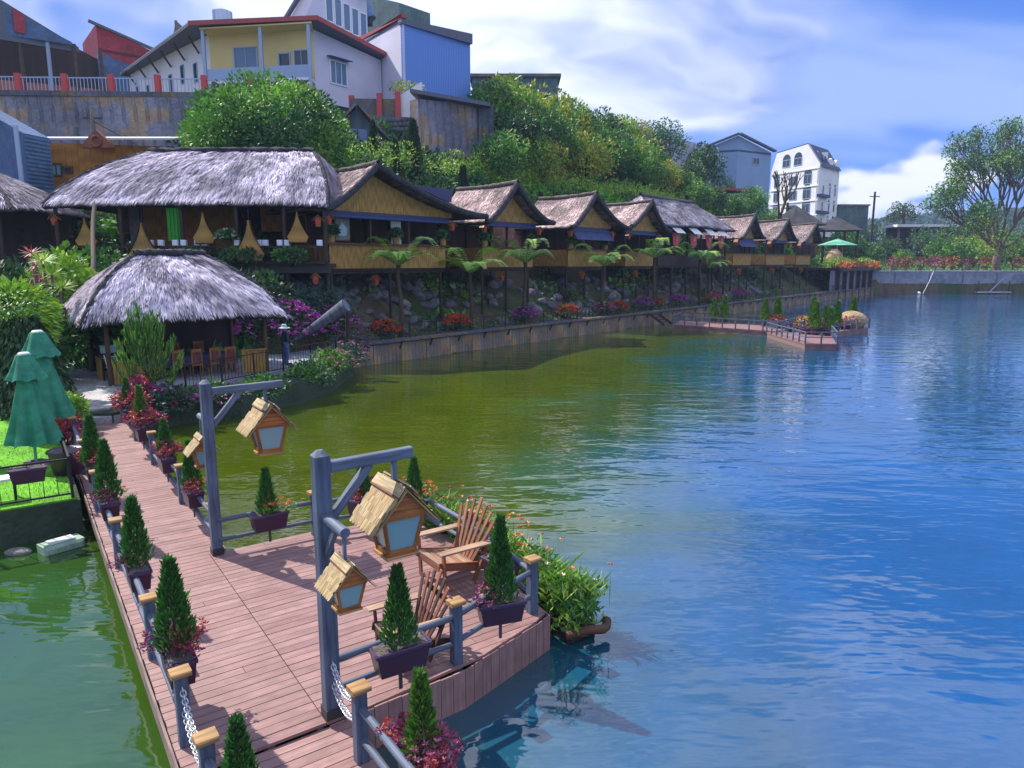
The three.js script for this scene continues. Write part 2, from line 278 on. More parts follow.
// ---------- water ----------
{
  const X0 = -90, X1 = 330, Z0 = 40, Z1 = -190, g = new THREE.PlaneGeometry(X1 - X0, Z0 - Z1, 1, 1).rotateX(-Math.PI / 2).translate((X0 + X1) / 2, 0, (Z0 + Z1) / 2);
  const p = g.attributes.position, uv = g.attributes.uv; for (let i = 0; i < p.count; i++) uv.setXY(i, p.getX(i), p.getZ(i));
  const WT = 2048, WX = 128;                                         // murky green and blue water colour, with hillside and sky reflections painted in
  const bodyAndReflection = tex(1024, 1024, (a, b) => {
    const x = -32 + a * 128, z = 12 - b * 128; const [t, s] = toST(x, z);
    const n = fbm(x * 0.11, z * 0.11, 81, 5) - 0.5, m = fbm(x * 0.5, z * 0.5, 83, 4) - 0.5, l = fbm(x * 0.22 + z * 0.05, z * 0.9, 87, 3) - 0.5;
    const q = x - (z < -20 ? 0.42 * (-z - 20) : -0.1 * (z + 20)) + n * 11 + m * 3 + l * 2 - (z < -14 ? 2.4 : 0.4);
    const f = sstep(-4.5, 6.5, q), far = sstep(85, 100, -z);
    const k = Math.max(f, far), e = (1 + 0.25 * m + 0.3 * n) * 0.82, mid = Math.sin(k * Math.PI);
    const w = sstep(2.2, 0, cu * x - su * z) * 0.75;                     // west of the boardwalk a teal tint paints in the sky reflection
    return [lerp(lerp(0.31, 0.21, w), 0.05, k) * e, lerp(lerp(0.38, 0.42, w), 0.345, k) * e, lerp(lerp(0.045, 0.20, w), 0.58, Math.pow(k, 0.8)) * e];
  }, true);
  bodyAndReflection.wrapS = bodyAndReflection.wrapT = THREE.ClampToEdgeWrapping; bodyAndReflection.repeat.set(1 / 128, -1 / 128); bodyAndReflection.offset.set(32 / 128, 12 / 128);
  const rip = tex(1024, 1024, (a, b) => {
    const w = fbm(a * 6, b * 6, 101, 3, 6) * 1.2;
    const p1 = fbm(a * 12 + w, b * 40 + w, 103, 4, 4), p2 = fbm(a * 40, b * 72 + w * 2, 107, 3, 8), p3 = fbm(a * 5, b * 9, 109, 2, 1), calm = sstep(0.35, 0.62, fbm(a * 3, b * 4, 111, 3, 1));
    return grey(0.5 + (p1 - 0.5) * (0.25 + 0.75 * calm) * 0.75 + (p2 - 0.5) * 0.2 * (0.15 + calm) + (p3 - 0.5) * 0.5);
  });
  const ripT = rep(rip, 1 / 21, 1 / 21);
  const water = new THREE.MeshPhysicalMaterial({ color: 0xffffff, map: bodyAndReflection, roughness: 0.035, ior: 2.0, bumpMap: ripT, bumpScale: 0.045, specularIntensity: 1 });
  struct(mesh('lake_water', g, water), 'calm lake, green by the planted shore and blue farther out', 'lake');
}

// ---------- foliage ----------
const C = (r, g, b) => [r, g, b];
class Leaves {
  constructor(seed) { this.p = []; this.c = []; this.i = []; this.R = rng(seed); }
  // a folded diamond: root, two sides, tip
  leaf(x, y, z, dx, dy, dz, len, wid, col, roll = null) {
    const R = this.R, L = Math.hypot(dx, dy, dz) || 1; dx /= L; dy /= L; dz /= L;
    let ax = R() - 0.5, ay = R() - 0.5, az = R() - 0.5; if (roll) [ax, ay, az] = roll;
    let sx = dy * az - dz * ay, sy = dz * ax - dx * az, sz = dx * ay - dy * ax; const S = Math.hypot(sx, sy, sz) || 1; sx /= S; sy /= S; sz /= S;
    const nx = dy * sz - dz * sy, ny = dz * sx - dx * sz, nz = dx * sy - dy * sx, k = this.p.length / 3, w = wid / 2, f = wid * 0.16, m = len * 0.45;
    this.p.push(x, y, z, x + dx * m + sx * w + nx * f, y + dy * m + sy * w + ny * f, z + dz * m + sz * w + nz * f, x + dx * m - sx * w + nx * f, y + dy * m - sy * w + ny * f, z + dz * m - sz * w + nz * f, x + dx * len, y + dy * len - len * 0.06, z + dz * len);
    for (let q = 0; q < 4; q++) this.c.push(col[0], col[1], col[2]);
    this.i.push(k, k + 1, k + 3, k, k + 3, k + 2);
  }
  tint(pal) { const R = this.R, a = pal[Math.floor(R() * pal.length)], j = 0.75 + R() * 0.5; return [a[0] * j, a[1] * j * (0.94 + R() * 0.12), a[2] * j]; }
  // leaves on a lumpy clump
  clump(cx, cy, cz, r, n, len, wid, pal, up = 0.25) {
    const R = this.R, base = this.tint(pal);
    for (let q = 0; q < n; q++) {
      const a = R() * 6.283, c = R() * 2 - 1, s = Math.sqrt(1 - c * c), rr = r * (0.55 + 0.5 * Math.sqrt(R())), x = Math.cos(a) * s, y = c, z = Math.sin(a) * s, j = 0.75 + R() * 0.5;
      this.leaf(cx + x * rr, cy + y * rr * 0.85, cz + z * rr, x + (R() - 0.5) * 1.3, y + up + (R() - 0.5) * 1.1, z + (R() - 0.5) * 1.3, len * (0.7 + R() * 0.6), wid * (0.7 + R() * 0.6), [base[0] * j, base[1] * j, base[2] * j]);
    }
  }
  geo() { const g = new THREE.BufferGeometry(); g.setAttribute('position', new THREE.Float32BufferAttribute(this.p, 3)); g.setAttribute('color', new THREE.Float32BufferAttribute(this.c, 3)); g.setIndex(this.i); g.computeVertexNormals(); return g; }
}
const PAL = {
  dark: [C(0.02, 0.075, 0.018), C(0.03, 0.095, 0.02), C(0.04, 0.12, 0.025)],
  mid: [C(0.055, 0.19, 0.025), C(0.075, 0.23, 0.03), C(0.045, 0.15, 0.035)],
  bright: [C(0.18, 0.42, 0.03), C(0.24, 0.47, 0.04), C(0.13, 0.35, 0.03)],
  lime: [C(0.36, 0.56, 0.035), C(0.44, 0.62, 0.05), C(0.28, 0.50, 0.035)],
  gold: [C(0.55, 0.48, 0.02), C(0.42, 0.45, 0.02), C(0.22, 0.36, 0.02)],
  blue: [C(0.04, 0.13, 0.10), C(0.05, 0.16, 0.12), C(0.03, 0.10, 0.06)],
  cyp: [C(0.04, 0.20, 0.02), C(0.065, 0.26, 0.03), C(0.03, 0.15, 0.02)],
  cypBright: [C(0.11, 0.29, 0.02), C(0.15, 0.34, 0.025), C(0.07, 0.22, 0.02)],
  red: [C(0.50, 0.03, 0.035), C(0.42, 0.025, 0.06), C(0.55, 0.09, 0.06), C(0.28, 0.015, 0.06)],
  scarlet: [C(0.62, 0.045, 0.015), C(0.60, 0.10, 0.02), C(0.5, 0.03, 0.02)],
  purple: [C(0.22, 0.03, 0.17), C(0.30, 0.04, 0.24), C(0.15, 0.02, 0.10)],
  magenta: [C(0.42, 0.04, 0.34), C(0.36, 0.05, 0.38), C(0.50, 0.09, 0.38)],
  pink: [C(0.62, 0.20, 0.34), C(0.55, 0.12, 0.25)],
  coleus: [C(0.30, 0.03, 0.10), C(0.22, 0.025, 0.10), C(0.42, 0.06, 0.16), C(0.13, 0.015, 0.05)],
  orange: [C(0.70, 0.18, 0.03), C(0.72, 0.26, 0.06)],
  rust: [C(0.36, 0.09, 0.03), C(0.28, 0.07, 0.03)],
};
const spread = (L, cx, cy, cz, rx, ry, rz, n, r, per, len, wid, pal, flat = 0) => { const R = L.R; for (let k = 0; k < n; k++) { const a = R() * 6.283, c = lerp(-1, 1, R()), s = Math.sqrt(1 - c * c), q = 0.35 + 0.65 * Math.sqrt(R()); L.clump(cx + Math.cos(a) * s * rx * q, cy + Math.max(c, -1 + flat) * ry * q, cz + Math.sin(a) * s * rz * q, r * (0.7 + R() * 0.6), per, len, wid, pal); } };
// a broadleaf tree: tapered trunk, limbs that reach into the crown, clumps of leaves with gaps
function broadleaf(o) {
  const { name, label, seed, H, R: rad, trunk = 0.35, r = 0.16, clumps = 40, per = 90, len = 0.3, pal = [PAL.mid], ry = 0.75, bark = 'bark', limbs = 7, clumpR = 0.3, group, category = 'tree', lean = 0 } = o;
  const L = new Leaves(seed), B = new MB(), q = L.R, cy = H * (trunk + (1 - trunk) * 0.5), rv = H * (1 - trunk) * 0.5 * (ry / 0.75);
  const top = V(lean, H * trunk, 0); B.cyl(V(0, -0.4, 0), top, r * 1.25, r, 8);
  const ends = [];
  for (let k = 0; k < clumps; k++) {
    const a = k * 2.399 + q() * 0.7, c = 1 - 1.75 * ((k + 0.5) / clumps), s = Math.sqrt(Math.max(0, 1 - c * c)), w = 0.58 + 0.42 * q();
    const e = V(lean + Math.cos(a) * s * rad * w, cy + c * rv * w, Math.sin(a) * s * rad * w); ends.push(e);
    L.clump(e.x, e.y, e.z, rad * clumpR * (0.65 + q() * 0.7), per, len, len * 0.55, pal[Math.floor(q() * pal.length)]);
  }
  for (let k = 0; k < limbs; k++) { const e = ends[Math.floor((k + 0.5) * ends.length / limbs)], m = top.clone().lerp(e, 0.5).add(V(0, 0.06 * H, 0)); B.cyl(top.clone().add(V(0, -0.05 * H, 0)), m, r * 0.62, r * 0.4, 6); B.cyl(m, e, r * 0.4, r * 0.12, 5); }
  const t = thing(name, label, category, [0, 0, 0], 0, group); B.build('trunk', bark, t); mesh('crown', L.geo(), leafMat, t).userData.kind = 'stuff'; return t;
}
function bush(o) {
  const { name, label, seed, R: rad, H, n = 16, per = 60, len = 0.2, pal = [PAL.mid], fl = null, group, category = 'bush', flN = 60, flS = 0.12 } = o;
  const L = new Leaves(seed), q = L.R;
  for (let k = 0; k < n; k++) { const a = k * 2.399 + q(), d = rad * 0.72 * Math.sqrt((k + 0.5) / n), y = H * (0.2 + 0.5 * (1 - (d / rad) ** 2) * (0.6 + 0.6 * q())); L.clump(Math.cos(a) * d, y, Math.sin(a) * d, Math.min(rad, H) * 0.36, per, len, len * 0.55, pal[Math.floor(q() * pal.length)]); }
  const t = thing(name, label, category, [0, 0, 0], 0, group); mesh('foliage', L.geo(), leafMat, t).userData.kind = 'stuff';
  const S = new MB(); for (let k = 0; k < 4; k++) S.cyl(V(0.05 * (k - 1.5), -0.2, 0), V((q() - 0.5) * rad, H * 0.5, (q() - 0.5) * rad), 0.03, 0.012, 5); S.build('stem', 'bark', t);
  if (fl) { const F = new Leaves(seed + 5); for (let k = 0; k < flN; k++) { const a = F.R() * 6.283, c = 0.05 + 0.95 * F.R(), s = Math.sqrt(1 - c * c), x = Math.cos(a) * s * rad, y = H * 0.3 + c * H * 0.62, z = Math.sin(a) * s * rad, col = F.tint(fl); for (let p = 0; p < 5; p++) F.leaf(x, y, z, Math.cos(p * 1.257) + (F.R() - 0.5) * 0.4, 0.5 + (F.R() - 0.5), Math.sin(p * 1.257), flS * (0.7 + 0.6 * F.R()), flS * 0.7, col); } mesh('flowers', F.geo(), 'petal', t).userData.kind = 'stuff'; }
  return t;
}
// a clipped cone of upright sprays
function cypressGeo(seed, H, R, n, pal, tuft = 0.1) {
  const L = new Leaves(seed), q = L.R;
  for (let k = 0; k < n; k++) {
    const f = Math.pow(q(), 0.8), lump = 0.82 + 0.3 * Math.sin(k * 0.37 + f * 17) * (1 - f), prof = Math.pow(1 - f, 0.82) * Math.min(1, 0.62 + f * 4) * R * lump, a = q() * 6.283, rr = prof * (0.45 + 0.58 * Math.sqrt(q()));
    const ca = Math.cos(a), sa = Math.sin(a), dark = 0.7 + 0.5 * q();
    const c = L.tint(pal); L.leaf(ca * rr, f * H * 0.95, sa * rr, ca * 0.55 + (q() - 0.5) * 0.5, 1.0, sa * 0.55 + (q() - 0.5) * 0.5, tuft * (0.7 + q() * 0.9), tuft * 0.42, [c[0] * dark, c[1] * dark, c[2] * dark]);
  }
  return L.geo();
}
// a spray of narrow coloured leaves on short stems
function sprayGeo(seed, rx, rz, H, n, pal, len, second = null) {
  const L = new Leaves(seed), q = L.R;
  for (let k = 0; k < n; k++) { const a = q() * 6.283, d = Math.sqrt(q()), x = Math.cos(a) * d * rx, z = Math.sin(a) * d * rz, y = H * (0.25 + 0.75 * q()) * (1.1 - 0.55 * d * d), pp = second && y > H * 0.45 && q() < 0.75 ? second : pal, col = L.tint(pp); for (let p = 0; p < 6; p++) { const b = p * 1.047 + q(); L.leaf(x, y, z, Math.cos(b), 0.25 + q() * 0.8, Math.sin(b), len * (0.7 + 0.6 * q()), len * 0.42, col); } }
  return L.geo();
}

// ---------- boardwalk and platform ----------
const DK = 0.55;                                                     // deck height over the water
const EDGE = [[6.95, 2.4], [7.02, 4.2], [7.5, 5.9], [9.8, 6.2], [12.1, 6.2], [12.55, 4.3]];
const walk = new THREE.Group(); walk.name = 'boardwalk'; walk.rotation.y = AZ; struct(walk, 'pinkish plank boardwalk with a wider platform over the lake', 'boardwalk');
{
  const R = rng(21), W = 0.139, P = 0.151;
  const board = (u, v0, vE, y, k) => { const u1 = u + W; const g = metre(new MB().slab([[v0, -u], [vE(u), -u], [vE(u1), -u1], [v0, -u1]], y - 0.038, y + (R() - 0.5) * 0.004).geo(), 0); const b = mesh('deck_board', g, DECK[Math.floor(R() * DECK.length)], walk); return b; };
  let n = 0;
  for (let u = 3.195; u < 6.9; u += P) board(u, 0.94 + R() * 0.012, () => 2.66 + R() * 0.012, DK - 0.06);
  for (let u = 6.97; u < 25.0; u += P, n++) {
    const plat = u < 12.5, cut = n % 7 === 3 ? 1.5 + R() * 0.5 : 0;      // some boards are two lengths
    const end = plat ? 2.395 : 2.66;
    if (cut) { board(u, 0.94, () => cut - 0.004, DK); board(u, cut + 0.004, () => end, DK); } else board(u, 0.94 + R() * 0.012, () => end, DK);
    if (plat && u + W < 12.56) { const e = (q) => pl(q, EDGE), j = n % 3 === 0 ? 3.2 + R() * 1.6 : 0; if (j && e(u) > j + 0.4) { board(u, 2.407, () => j - 0.004, DK); board(u, j + 0.004, e, DK); } else board(u, 2.407, e, DK); }
  }
  const beams = (u0, u1, vs, y) => { for (const v of vs) { new MB().box(0.07, 0.16, u1 - u0, v, y - 0.125, -(u0 + u1) / 2).build('joist', 'deckDark', walk); } };
  beams(3.1, 6.9, [1.05, 1.8, 2.55], DK - 0.06); beams(6.97, 25.1, [1.05, 1.8, 2.33], DK); beams(12.6, 25.1, [2.56], DK); beams(7.3, 12.5, [2.9, 3.5, 4.1], DK); beams(7.7, 12.1, [4.9, 5.6], DK);
  for (const [u0, u1, v] of [[3.1, 6.9, 0.915], [6.97, 16.4, 0.915], [16.4, 25.1, 0.915], [3.1, 6.85, 2.69], [12.7, 25.1, 2.69]]) new MB().box(0.03, 0.2, u1 - u0, v, DK - 0.12 - (u1 < 7 ? 0.06 : 0), -(u0 + u1) / 2).build('side_board', 'fascia', walk);
  for (const u of [4.2, 6.6, 9, 11.4, 14, 16.6, 19.2, 21.8, 24.4]) for (const v of u < 12 && u > 7 ? [1.1, 2.5, 5.5] : [1.1, 2.5]) new MB().cyl(V(v, -1.7, -u), V(v, DK - 0.2, -u), 0.09, 0.08, 10).build('pile', 'post', walk);
  new MB().cyl(V(4.1, -1.7, -7.4), V(4.1, DK - 0.2, -7.4), 0.09, 0.08, 10).build('pile', 'post', walk);
  // upright planks that face the platform's outer edge
  const path = [[6.93, 2.42], [7.0, 4.2], [7.48, 5.92], [9.8, 6.22], [12.12, 6.22], [12.58, 4.3], [12.58, 2.7]];
  for (let i = 0; i < path.length - 1; i++) {
    const [ua, va] = path[i], [ub, vb] = path[i + 1], L = Math.hypot(ub - ua, vb - va), m = Math.round(L / 0.17), ang = Math.atan2(ub - ua, vb - va);
    for (let k = 0; k < m; k++) { const f = (k + 0.5) / m, g = boxG(L / m - 0.008, 0.62, 0.024); const o = mesh('fascia_plank', g, DECK[(k * 2 + i) % 4], walk); o.position.set(lerp(va, vb, f), DK - 0.335 + (R() - 0.5) * 0.02, -lerp(ua, ub, f)); o.rotation.y = ang; }
  }
}
// round-rail fences with capped square posts
const capG = (() => { const g = softBox(0.2, 0.055, 0.2, 0.014); return g; })();
const postG = softBox(0.13, 1.0, 0.13, 0.012);
function railing(label, posts, spans, turn = 0) {
  const t = thing('railing', label, 'railing', [0, 0, 0], AZ, 'rustic post and rail fences of the boardwalk');
  for (const [u, v, nocap, y = 0] of posts) { if (nocap) continue; const p = mesh('post', postG, 'post', t); p.position.set(v, DK + 0.29 + y, -u); p.rotation.y = turn; const c = mesh('post_cap', capG, 'cap', t); c.position.set(v, DK + 0.82 + y, -u); c.rotation.y = turn + 0.03; }
  for (const [[ua, va], [ub, vb], y = 0] of spans) for (const h of [0.28, 0.62]) { const R = rng(ua * 97 + h * 10); const a = V(va, DK + h + y + (R() - 0.5) * 0.03, -ua), b = V(vb, DK + h + y + (R() - 0.5) * 0.03, -ub), m = a.clone().lerp(b, 0.5).add(V(0, (R() - 0.5) * 0.03, 0)); const d = b.clone().sub(a).normalize().multiplyScalar(0.055); new MB().tube([a.add(d), m, b.sub(d)], h > 0.5 ? 0.042 : 0.036, 8, 8).build('rail', 'rail', t); }
  return t;
}
const LU = [5.0, 6.33, 7.48, 9.5, 12.85, 16.2, 19.3, 22.3, 25.0], LV = 1.06, RU = [12.74, 15.68, 19.24, 22.2, 25.0], RV = 2.55;
railing('post and rail fence along the lawn side of the boardwalk', LU.map((u) => [u, LV, 0, u < 7 ? -0.06 : 0]), LU.slice(1).map((u, i) => [[LU[i], LV], [u, LV], u < 7 ? -0.06 : 0]).filter((s) => s[0][0] !== 6.33).concat([[[3.2, LV], [5.0, LV], -0.06]]));
railing('post and rail fence on the lake side from tall lantern post to pavilion', RU.map((u) => [u, RV]), RU.slice(1).map((u, i) => [[RU[i], RV], [u, RV]]));
const PR = [[12.42, 2.5], [12.36, 4.22], [11.95, 6.02], [9.8, 6.02], [7.66, 5.74], [7.17, 4.18], [7.08, 2.48]];
railing('post and rail fence round the platform with two lounge chairs', PR.slice(1, -1), PR.slice(1).map((p, i) => [PR[i], p]));
railing('short post and rail fence nearest the camera beside magenta flowers', [[6.25, 2.5, 0, -0.06], [4.5, 2.5, 0, -0.06]], [[[6.25, 2.5], [4.5, 2.5], -0.06]]);
function chain(label, a, b, sag) {
  const n = 26, m = new MB(), c = new THREE.QuadraticBezierCurve3(V(...a), V((a[0] + b[0]) / 2, (a[1] + b[1]) / 2 - sag, (a[2] + b[2]) / 2), V(...b));
  for (let k = 0; k <= n; k++) { const p = c.getPoint(k / n), d = c.getTangent(k / n), g = new THREE.TorusGeometry(0.026, 0.0075, 5, 10).scale(1.45, 1, 1); if (k % 2) g.rotateX(Math.PI / 2); g.applyMatrix4(aim(d)).translate(p.x, p.y, p.z); m.add(g); }
  one(mesh('chain', m.geo(), 'chain'), label, 'chain', 'chains across the railing gaps');
}
chain('steel chain between the two nearest capped posts on the lawn side', BW(7.42, LV, DK + 0.66), BW(6.39, LV, DK + 0.6), 0.34);
chain('lower steel chain between the two nearest capped posts on the lawn side', BW(7.42, LV, DK + 0.42), BW(6.39, LV, DK + 0.36), 0.26);
chain('steel chain between near lantern post and short fence', BW(6.97, 2.5, DK + 0.66), BW(6.32, 2.5, DK + 0.6), 0.3);
chain('lower steel chain between near lantern post and short fence', BW(6.97, 2.5, DK + 0.42), BW(6.32, 2.5, DK + 0.36), 0.24);

// ---------- lantern posts and house-shaped lanterns ----------
function lanternPost(label, u, v, dirLow, al) {
  const t = thing('lantern_post', label, 'post', BW(u, v, DK), AZ, 'tall lantern posts');
  mesh('post', softBox(0.17, 3.0, 0.17, 0.016).translate(0, 1.5, 0), 'post', t);
  mesh('post_top', new THREE.CylinderGeometry(0.04, 0.115, 0.06, 4).rotateY(Math.PI / 4).translate(0, 3.03, 0), 'post', t);
  mesh('arm', softBox(al, 0.12, 0.11, 0.012).rotateZ(0.015).translate(0.085 + al / 2, 2.87, 0), 'rail', t);
  new MB().bar(V(0.08, 2.28, 0), V(0.55, 2.82, 0), 0.075, 0.085).build('brace', 'rail', t);
  new MB().cyl(V(0, 2.34, -0.08 * dirLow), V(0, 2.34, -0.62 * dirLow), 0.055, 0.055, 10).build('lower_arm', 'rail', t);
  new MB().bar(V(0, 1.95, -0.08 * dirLow), V(0, 2.29, -0.36 * dirLow), 0.05, 0.06).build('lower_brace', 'rail', t);
  new MB().box(0.19, 0.12, 0.19, 0, 0.06, 0).build('post_shoe', 'darkSteel', t);
  return t;
}
lanternPost('tall blue-grey lantern post at the far corner of the platform', 12.5, 2.52, 1, 1.2);
lanternPost('tall blue-grey lantern post at the near corner of the platform', 7.06, 2.5, -1, 0.98);
function lantern(label, pos, s, drop) {                               // origin at the ridge
  const t = thing('house_lantern', label, 'lantern', pos, AZ, 'wooden house-shaped lanterns'); t.scale.set(s, s * 1.06, s);
  const hw = 0.45, rise = 0.47, len = 0.74, sl = Math.hypot(hw, rise), an = Math.atan2(rise, hw), R = rng(s * 100 + pos[0] * 7);
  for (const sd of [-1, 1]) {
    const base = boxG(sl, 0.018, len, 0, 0, 0).translate(sd * sl / 2, -0.012, 0).rotateZ(-sd * an);
    const roof = mesh('roof_slope', base, 'shingleB', t);
    const groups = { shingle: new MB(), shingleB: new MB(), shingleC: new MB() }, rows = 7, cols = 9;
    for (let r = 0; r < rows; r++) for (let c = 0; c < cols; c++) {
      const w = len / cols, h = sl / rows * 1.55, sh = new THREE.Shape(); sh.moveTo(-w * 0.47, 0); sh.lineTo(w * 0.47, 0); sh.lineTo(w * 0.47, h * 0.7); sh.quadraticCurveTo(w * 0.4, h, 0, h); sh.quadraticCurveTo(-w * 0.4, h, -w * 0.47, h * 0.7);
      const g = new THREE.ExtrudeGeometry(sh, { depth: 0.008, bevelEnabled: false, curveSegments: 3 }); g.rotateX(Math.PI / 2).rotateY(-Math.PI / 2 * -1);     // lies in the slope, running down it
      const gg = metre(g, 0).rotateZ(-0.035);
      gg.translate(sl * (r / rows) * 0.985 + 0.004, 0.022 + R() * 0.004, (c + 0.5 + (r % 2 ? 0.22 : -0.22)) * w - len / 2);
      if (sd < 0) gg.rotateY(Math.PI);
      gg.rotateZ(-sd * an); groups[['shingle', 'shingleB', 'shingleC', 'shingle'][Math.floor(R() * 4)]].add(gg);
    }
    for (const k in groups) groups[k].build('shingles', k, roof).userData.kind = 'stuff';
    const cap = boxG(0.15, 0.022, len + 0.04, sd * 0.075, 0.05, 0).rotateZ(-sd * an); mesh('ridge_board', cap, 'shingleC', t);
    const strip = boxG(0.022, 0.03, len + 0.045, sd * 0.155, 0.046, 0).rotateZ(-sd * an); mesh('ridge_strip', strip, 'redWood', t);
  }
  const bt = 0.29, bb = 0.175, y0 = -0.3, y1 = -0.86;                  // the body widens upward
  for (const e of [-1, 1]) for (let k = 0; k < 4; k++) { const ya = -0.06 - k * 0.075, yb = ya - 0.07, wa = Math.max(0.02, -ya * hw / rise - 0.03), wb = -yb * hw / rise - 0.03; mesh('gable_board', metre(new MB().prism([[-wb, yb], [wb, yb], [wa, ya], [-wa, ya]], 0.016).geo(), 0).translate(0, 0, e * 0.285 - 0.008), 'orangeWood', t); }
  const frame = new MB(), post = (x, z) => frame.bar(V(x * bt, y0, z * bt * 0.93), V(x * bb, y1, z * bb * 0.93), 0.042);
  for (const x of [-1, 1]) for (const z of [-1, 1]) post(x, z);
  frame.build('body_frame', 'orangeWood', t);
  const ring = (y, r, h, nm, m = 'orangeWood') => { const g = new MB(); for (const e of [-1, 1]) { g.box(2 * r + 0.04, h, 0.034, 0, y, e * r * 0.93).box(0.034, h, 2 * r * 0.93 - 0.036, e * r, y, 0); } g.build(nm, m, t); };
  ring(-0.345, 0.282, 0.1, 'top_frame'); ring(-0.83, 0.184, 0.07, 'bottom_frame');
  for (const [ax, e] of [['z', 1], ['z', -1], ['x', 1], ['x', -1]]) { const g = new THREE.BufferGeometry(), a = 0.245, b = 0.155, zt = 0.262, zb = 0.178, ya = -0.385, yb = -0.80; const P = [[-b, yb, zb], [b, yb, zb], [a, ya, zt], [-a, ya, zt]].map(([x, y, z]) => ax === 'z' ? [x * e, y, z * e * 0.95] : [z * e, y, -x * e * 0.93]); g.setAttribute('position', new THREE.Float32BufferAttribute([...P[0], ...P[1], ...P[2], ...P[0], ...P[2], ...P[3]], 3)); g.setAttribute('uv', new THREE.Float32BufferAttribute([0, 0, 1, 0, 1, 1, 0, 0, 1, 1, 0, 1], 2)); g.computeVertexNormals(); mesh('pane', g, 'lanternGlass', t); }
  mesh('base_plate', softBox(0.46, 0.035, 0.44, 0.01).translate(0, -0.885, 0), 'cap', t);
  new MB().box(0.06, drop / s, 0.06, 0, drop / s / 2 + 0.02, 0).build('hanger', 'rail', t);
  return t;
}
const L1 = BW(12.5, 2.52 + 0.98, DK + 2.56), L2 = BW(7.06, 2.5 + 0.84, DK + 2.56);
lantern('large wooden house lantern on the far post, over green water', L1, 0.94, 0.28);
lantern('large wooden house lantern on the near post, shingled roof in front of lounge chair', L2, 0.88, 0.28);
lantern('small wooden house lantern on the far post, beside the boardwalk', BW(12.5 + 0.58, 2.52, DK + 2.0), 0.6, 0.3);
lantern('small wooden house lantern on the near post, low over the deck', BW(7.06 - 0.58, 2.5, DK + 2.04), 0.54, 0.28);

// ---------- lounge chairs ----------
function loungeChair(label, u, v, turn, s, tone) {
  const t = thing('lounge_chair', label, 'chair', BW(u, v, DK), AZ + turn, 'slatted wooden lounge chairs'); t.scale.setScalar(s);
  const M = tone ? ['chairDark', 'chairA', 'chairDark'] : ['chairA', 'chairB', 'chairC'];  // a toned chair carries its shade as darker wood
  for (let k = 0; k < 6; k++) { const f = k / 5; mesh('seat_slat', softBox(0.62, 0.022, 0.09, 0.006).rotateX(-0.2).translate(0, 0.385 - f * 0.1, 0.36 - f * 0.49), ['chairC', 'chairB'][k % 2], t); }
  for (const e of [-1, 1]) {
    mesh('leg', softBox(0.075, 0.56, 0.028, 0.006).rotateX(0.05).translate(e * 0.345, 0.28, 0.36), M[0], t);
    mesh('seat_rail', softBox(0.026, 0.11, 1.0, 0.006).rotateX(-0.2).translate(e * 0.31, 0.27, -0.06), M[0], t);
    mesh('leg', softBox(0.075, 0.58, 0.028, 0.006).rotateX(-0.42).translate(e * 0.345, 0.3, -0.2), M[0], t);
    mesh('armrest', softBox(0.13, 0.024, 0.8, 0.008).translate(e * 0.39, 0.575, 0.06), 'chairC', t);
  }
  for (let k = 0; k < 7; k++) {
    const a = (k - 3) * 0.085, h = 0.86 - Math.abs(k - 3) * 0.055, g = softBox(0.066, h, 0.02, 0.006).translate(0, h / 2, 0).rotateZ(-a * 1.25).translate((k - 3) * 0.07, 0, 0).rotateX(-0.38).translate(0, 0.27, -0.13); mesh('back_slat', g, [M[0], M[1]][k % 2], t);
  }
  for (const y of [0.24, 0.56]) mesh('back_rail', softBox(0.62 + y * 0.2, 0.07, 0.026, 0.006).translate(0, y, -0.03).rotateX(-0.38).translate(0, 0.27, -0.13), M[0], t);
  mesh('front_apron', softBox(0.66, 0.1, 0.024, 0.006).translate(0, 0.33, 0.392), M[0], t);
}
loungeChair('reddish slatted lounge chair with fan back in the sun', 9.3, 5.42, -Math.PI / 2, 1.16, 0);
loungeChair('slatted lounge chair with shade painted into its wood, behind the potted cypress at the railing', 7.68, 3.82, -Math.PI / 2 - 0.06, 0.98, 1);

// ---------- planters with cypresses ----------
const cypG = [cypressGeo(301, 0.82, 0.2, 1500, PAL.cyp, 0.075), cypressGeo(302, 0.95, 0.21, 1700, PAL.cyp, 0.08), cypressGeo(303, 0.88, 0.18, 1500, PAL.cypBright, 0.075), cypressGeo(304, 1.3, 0.25, 2600, PAL.cyp, 0.085)];
const sprayC = [sprayGeo(311, 0.26, 0.15, 0.32, 80, PAL.coleus, 0.05, PAL.red), sprayGeo(312, 0.3, 0.19, 0.38, 110, PAL.coleus, 0.055, PAL.red), sprayGeo(313, 0.26, 0.15, 0.28, 70, PAL.purple, 0.045, PAL.coleus), sprayGeo(314, 0.26, 0.15, 0.2, 50, PAL.bright, 0.042, PAL.orange), sprayGeo(315, 0.42, 0.36, 0.46, 230, PAL.coleus, 0.06, PAL.pink)];
const boxShape = (w, h, d, tp) => { const g = new THREE.BoxGeometry(w, h, d, 1, 1, 1), p = g.attributes.position; for (let i = 0; i < p.count; i++) if (p.getY(i) < 0) { p.setX(i, p.getX(i) * tp); p.setZ(i, p.getZ(i) * tp); } g.computeVertexNormals(); return g; };
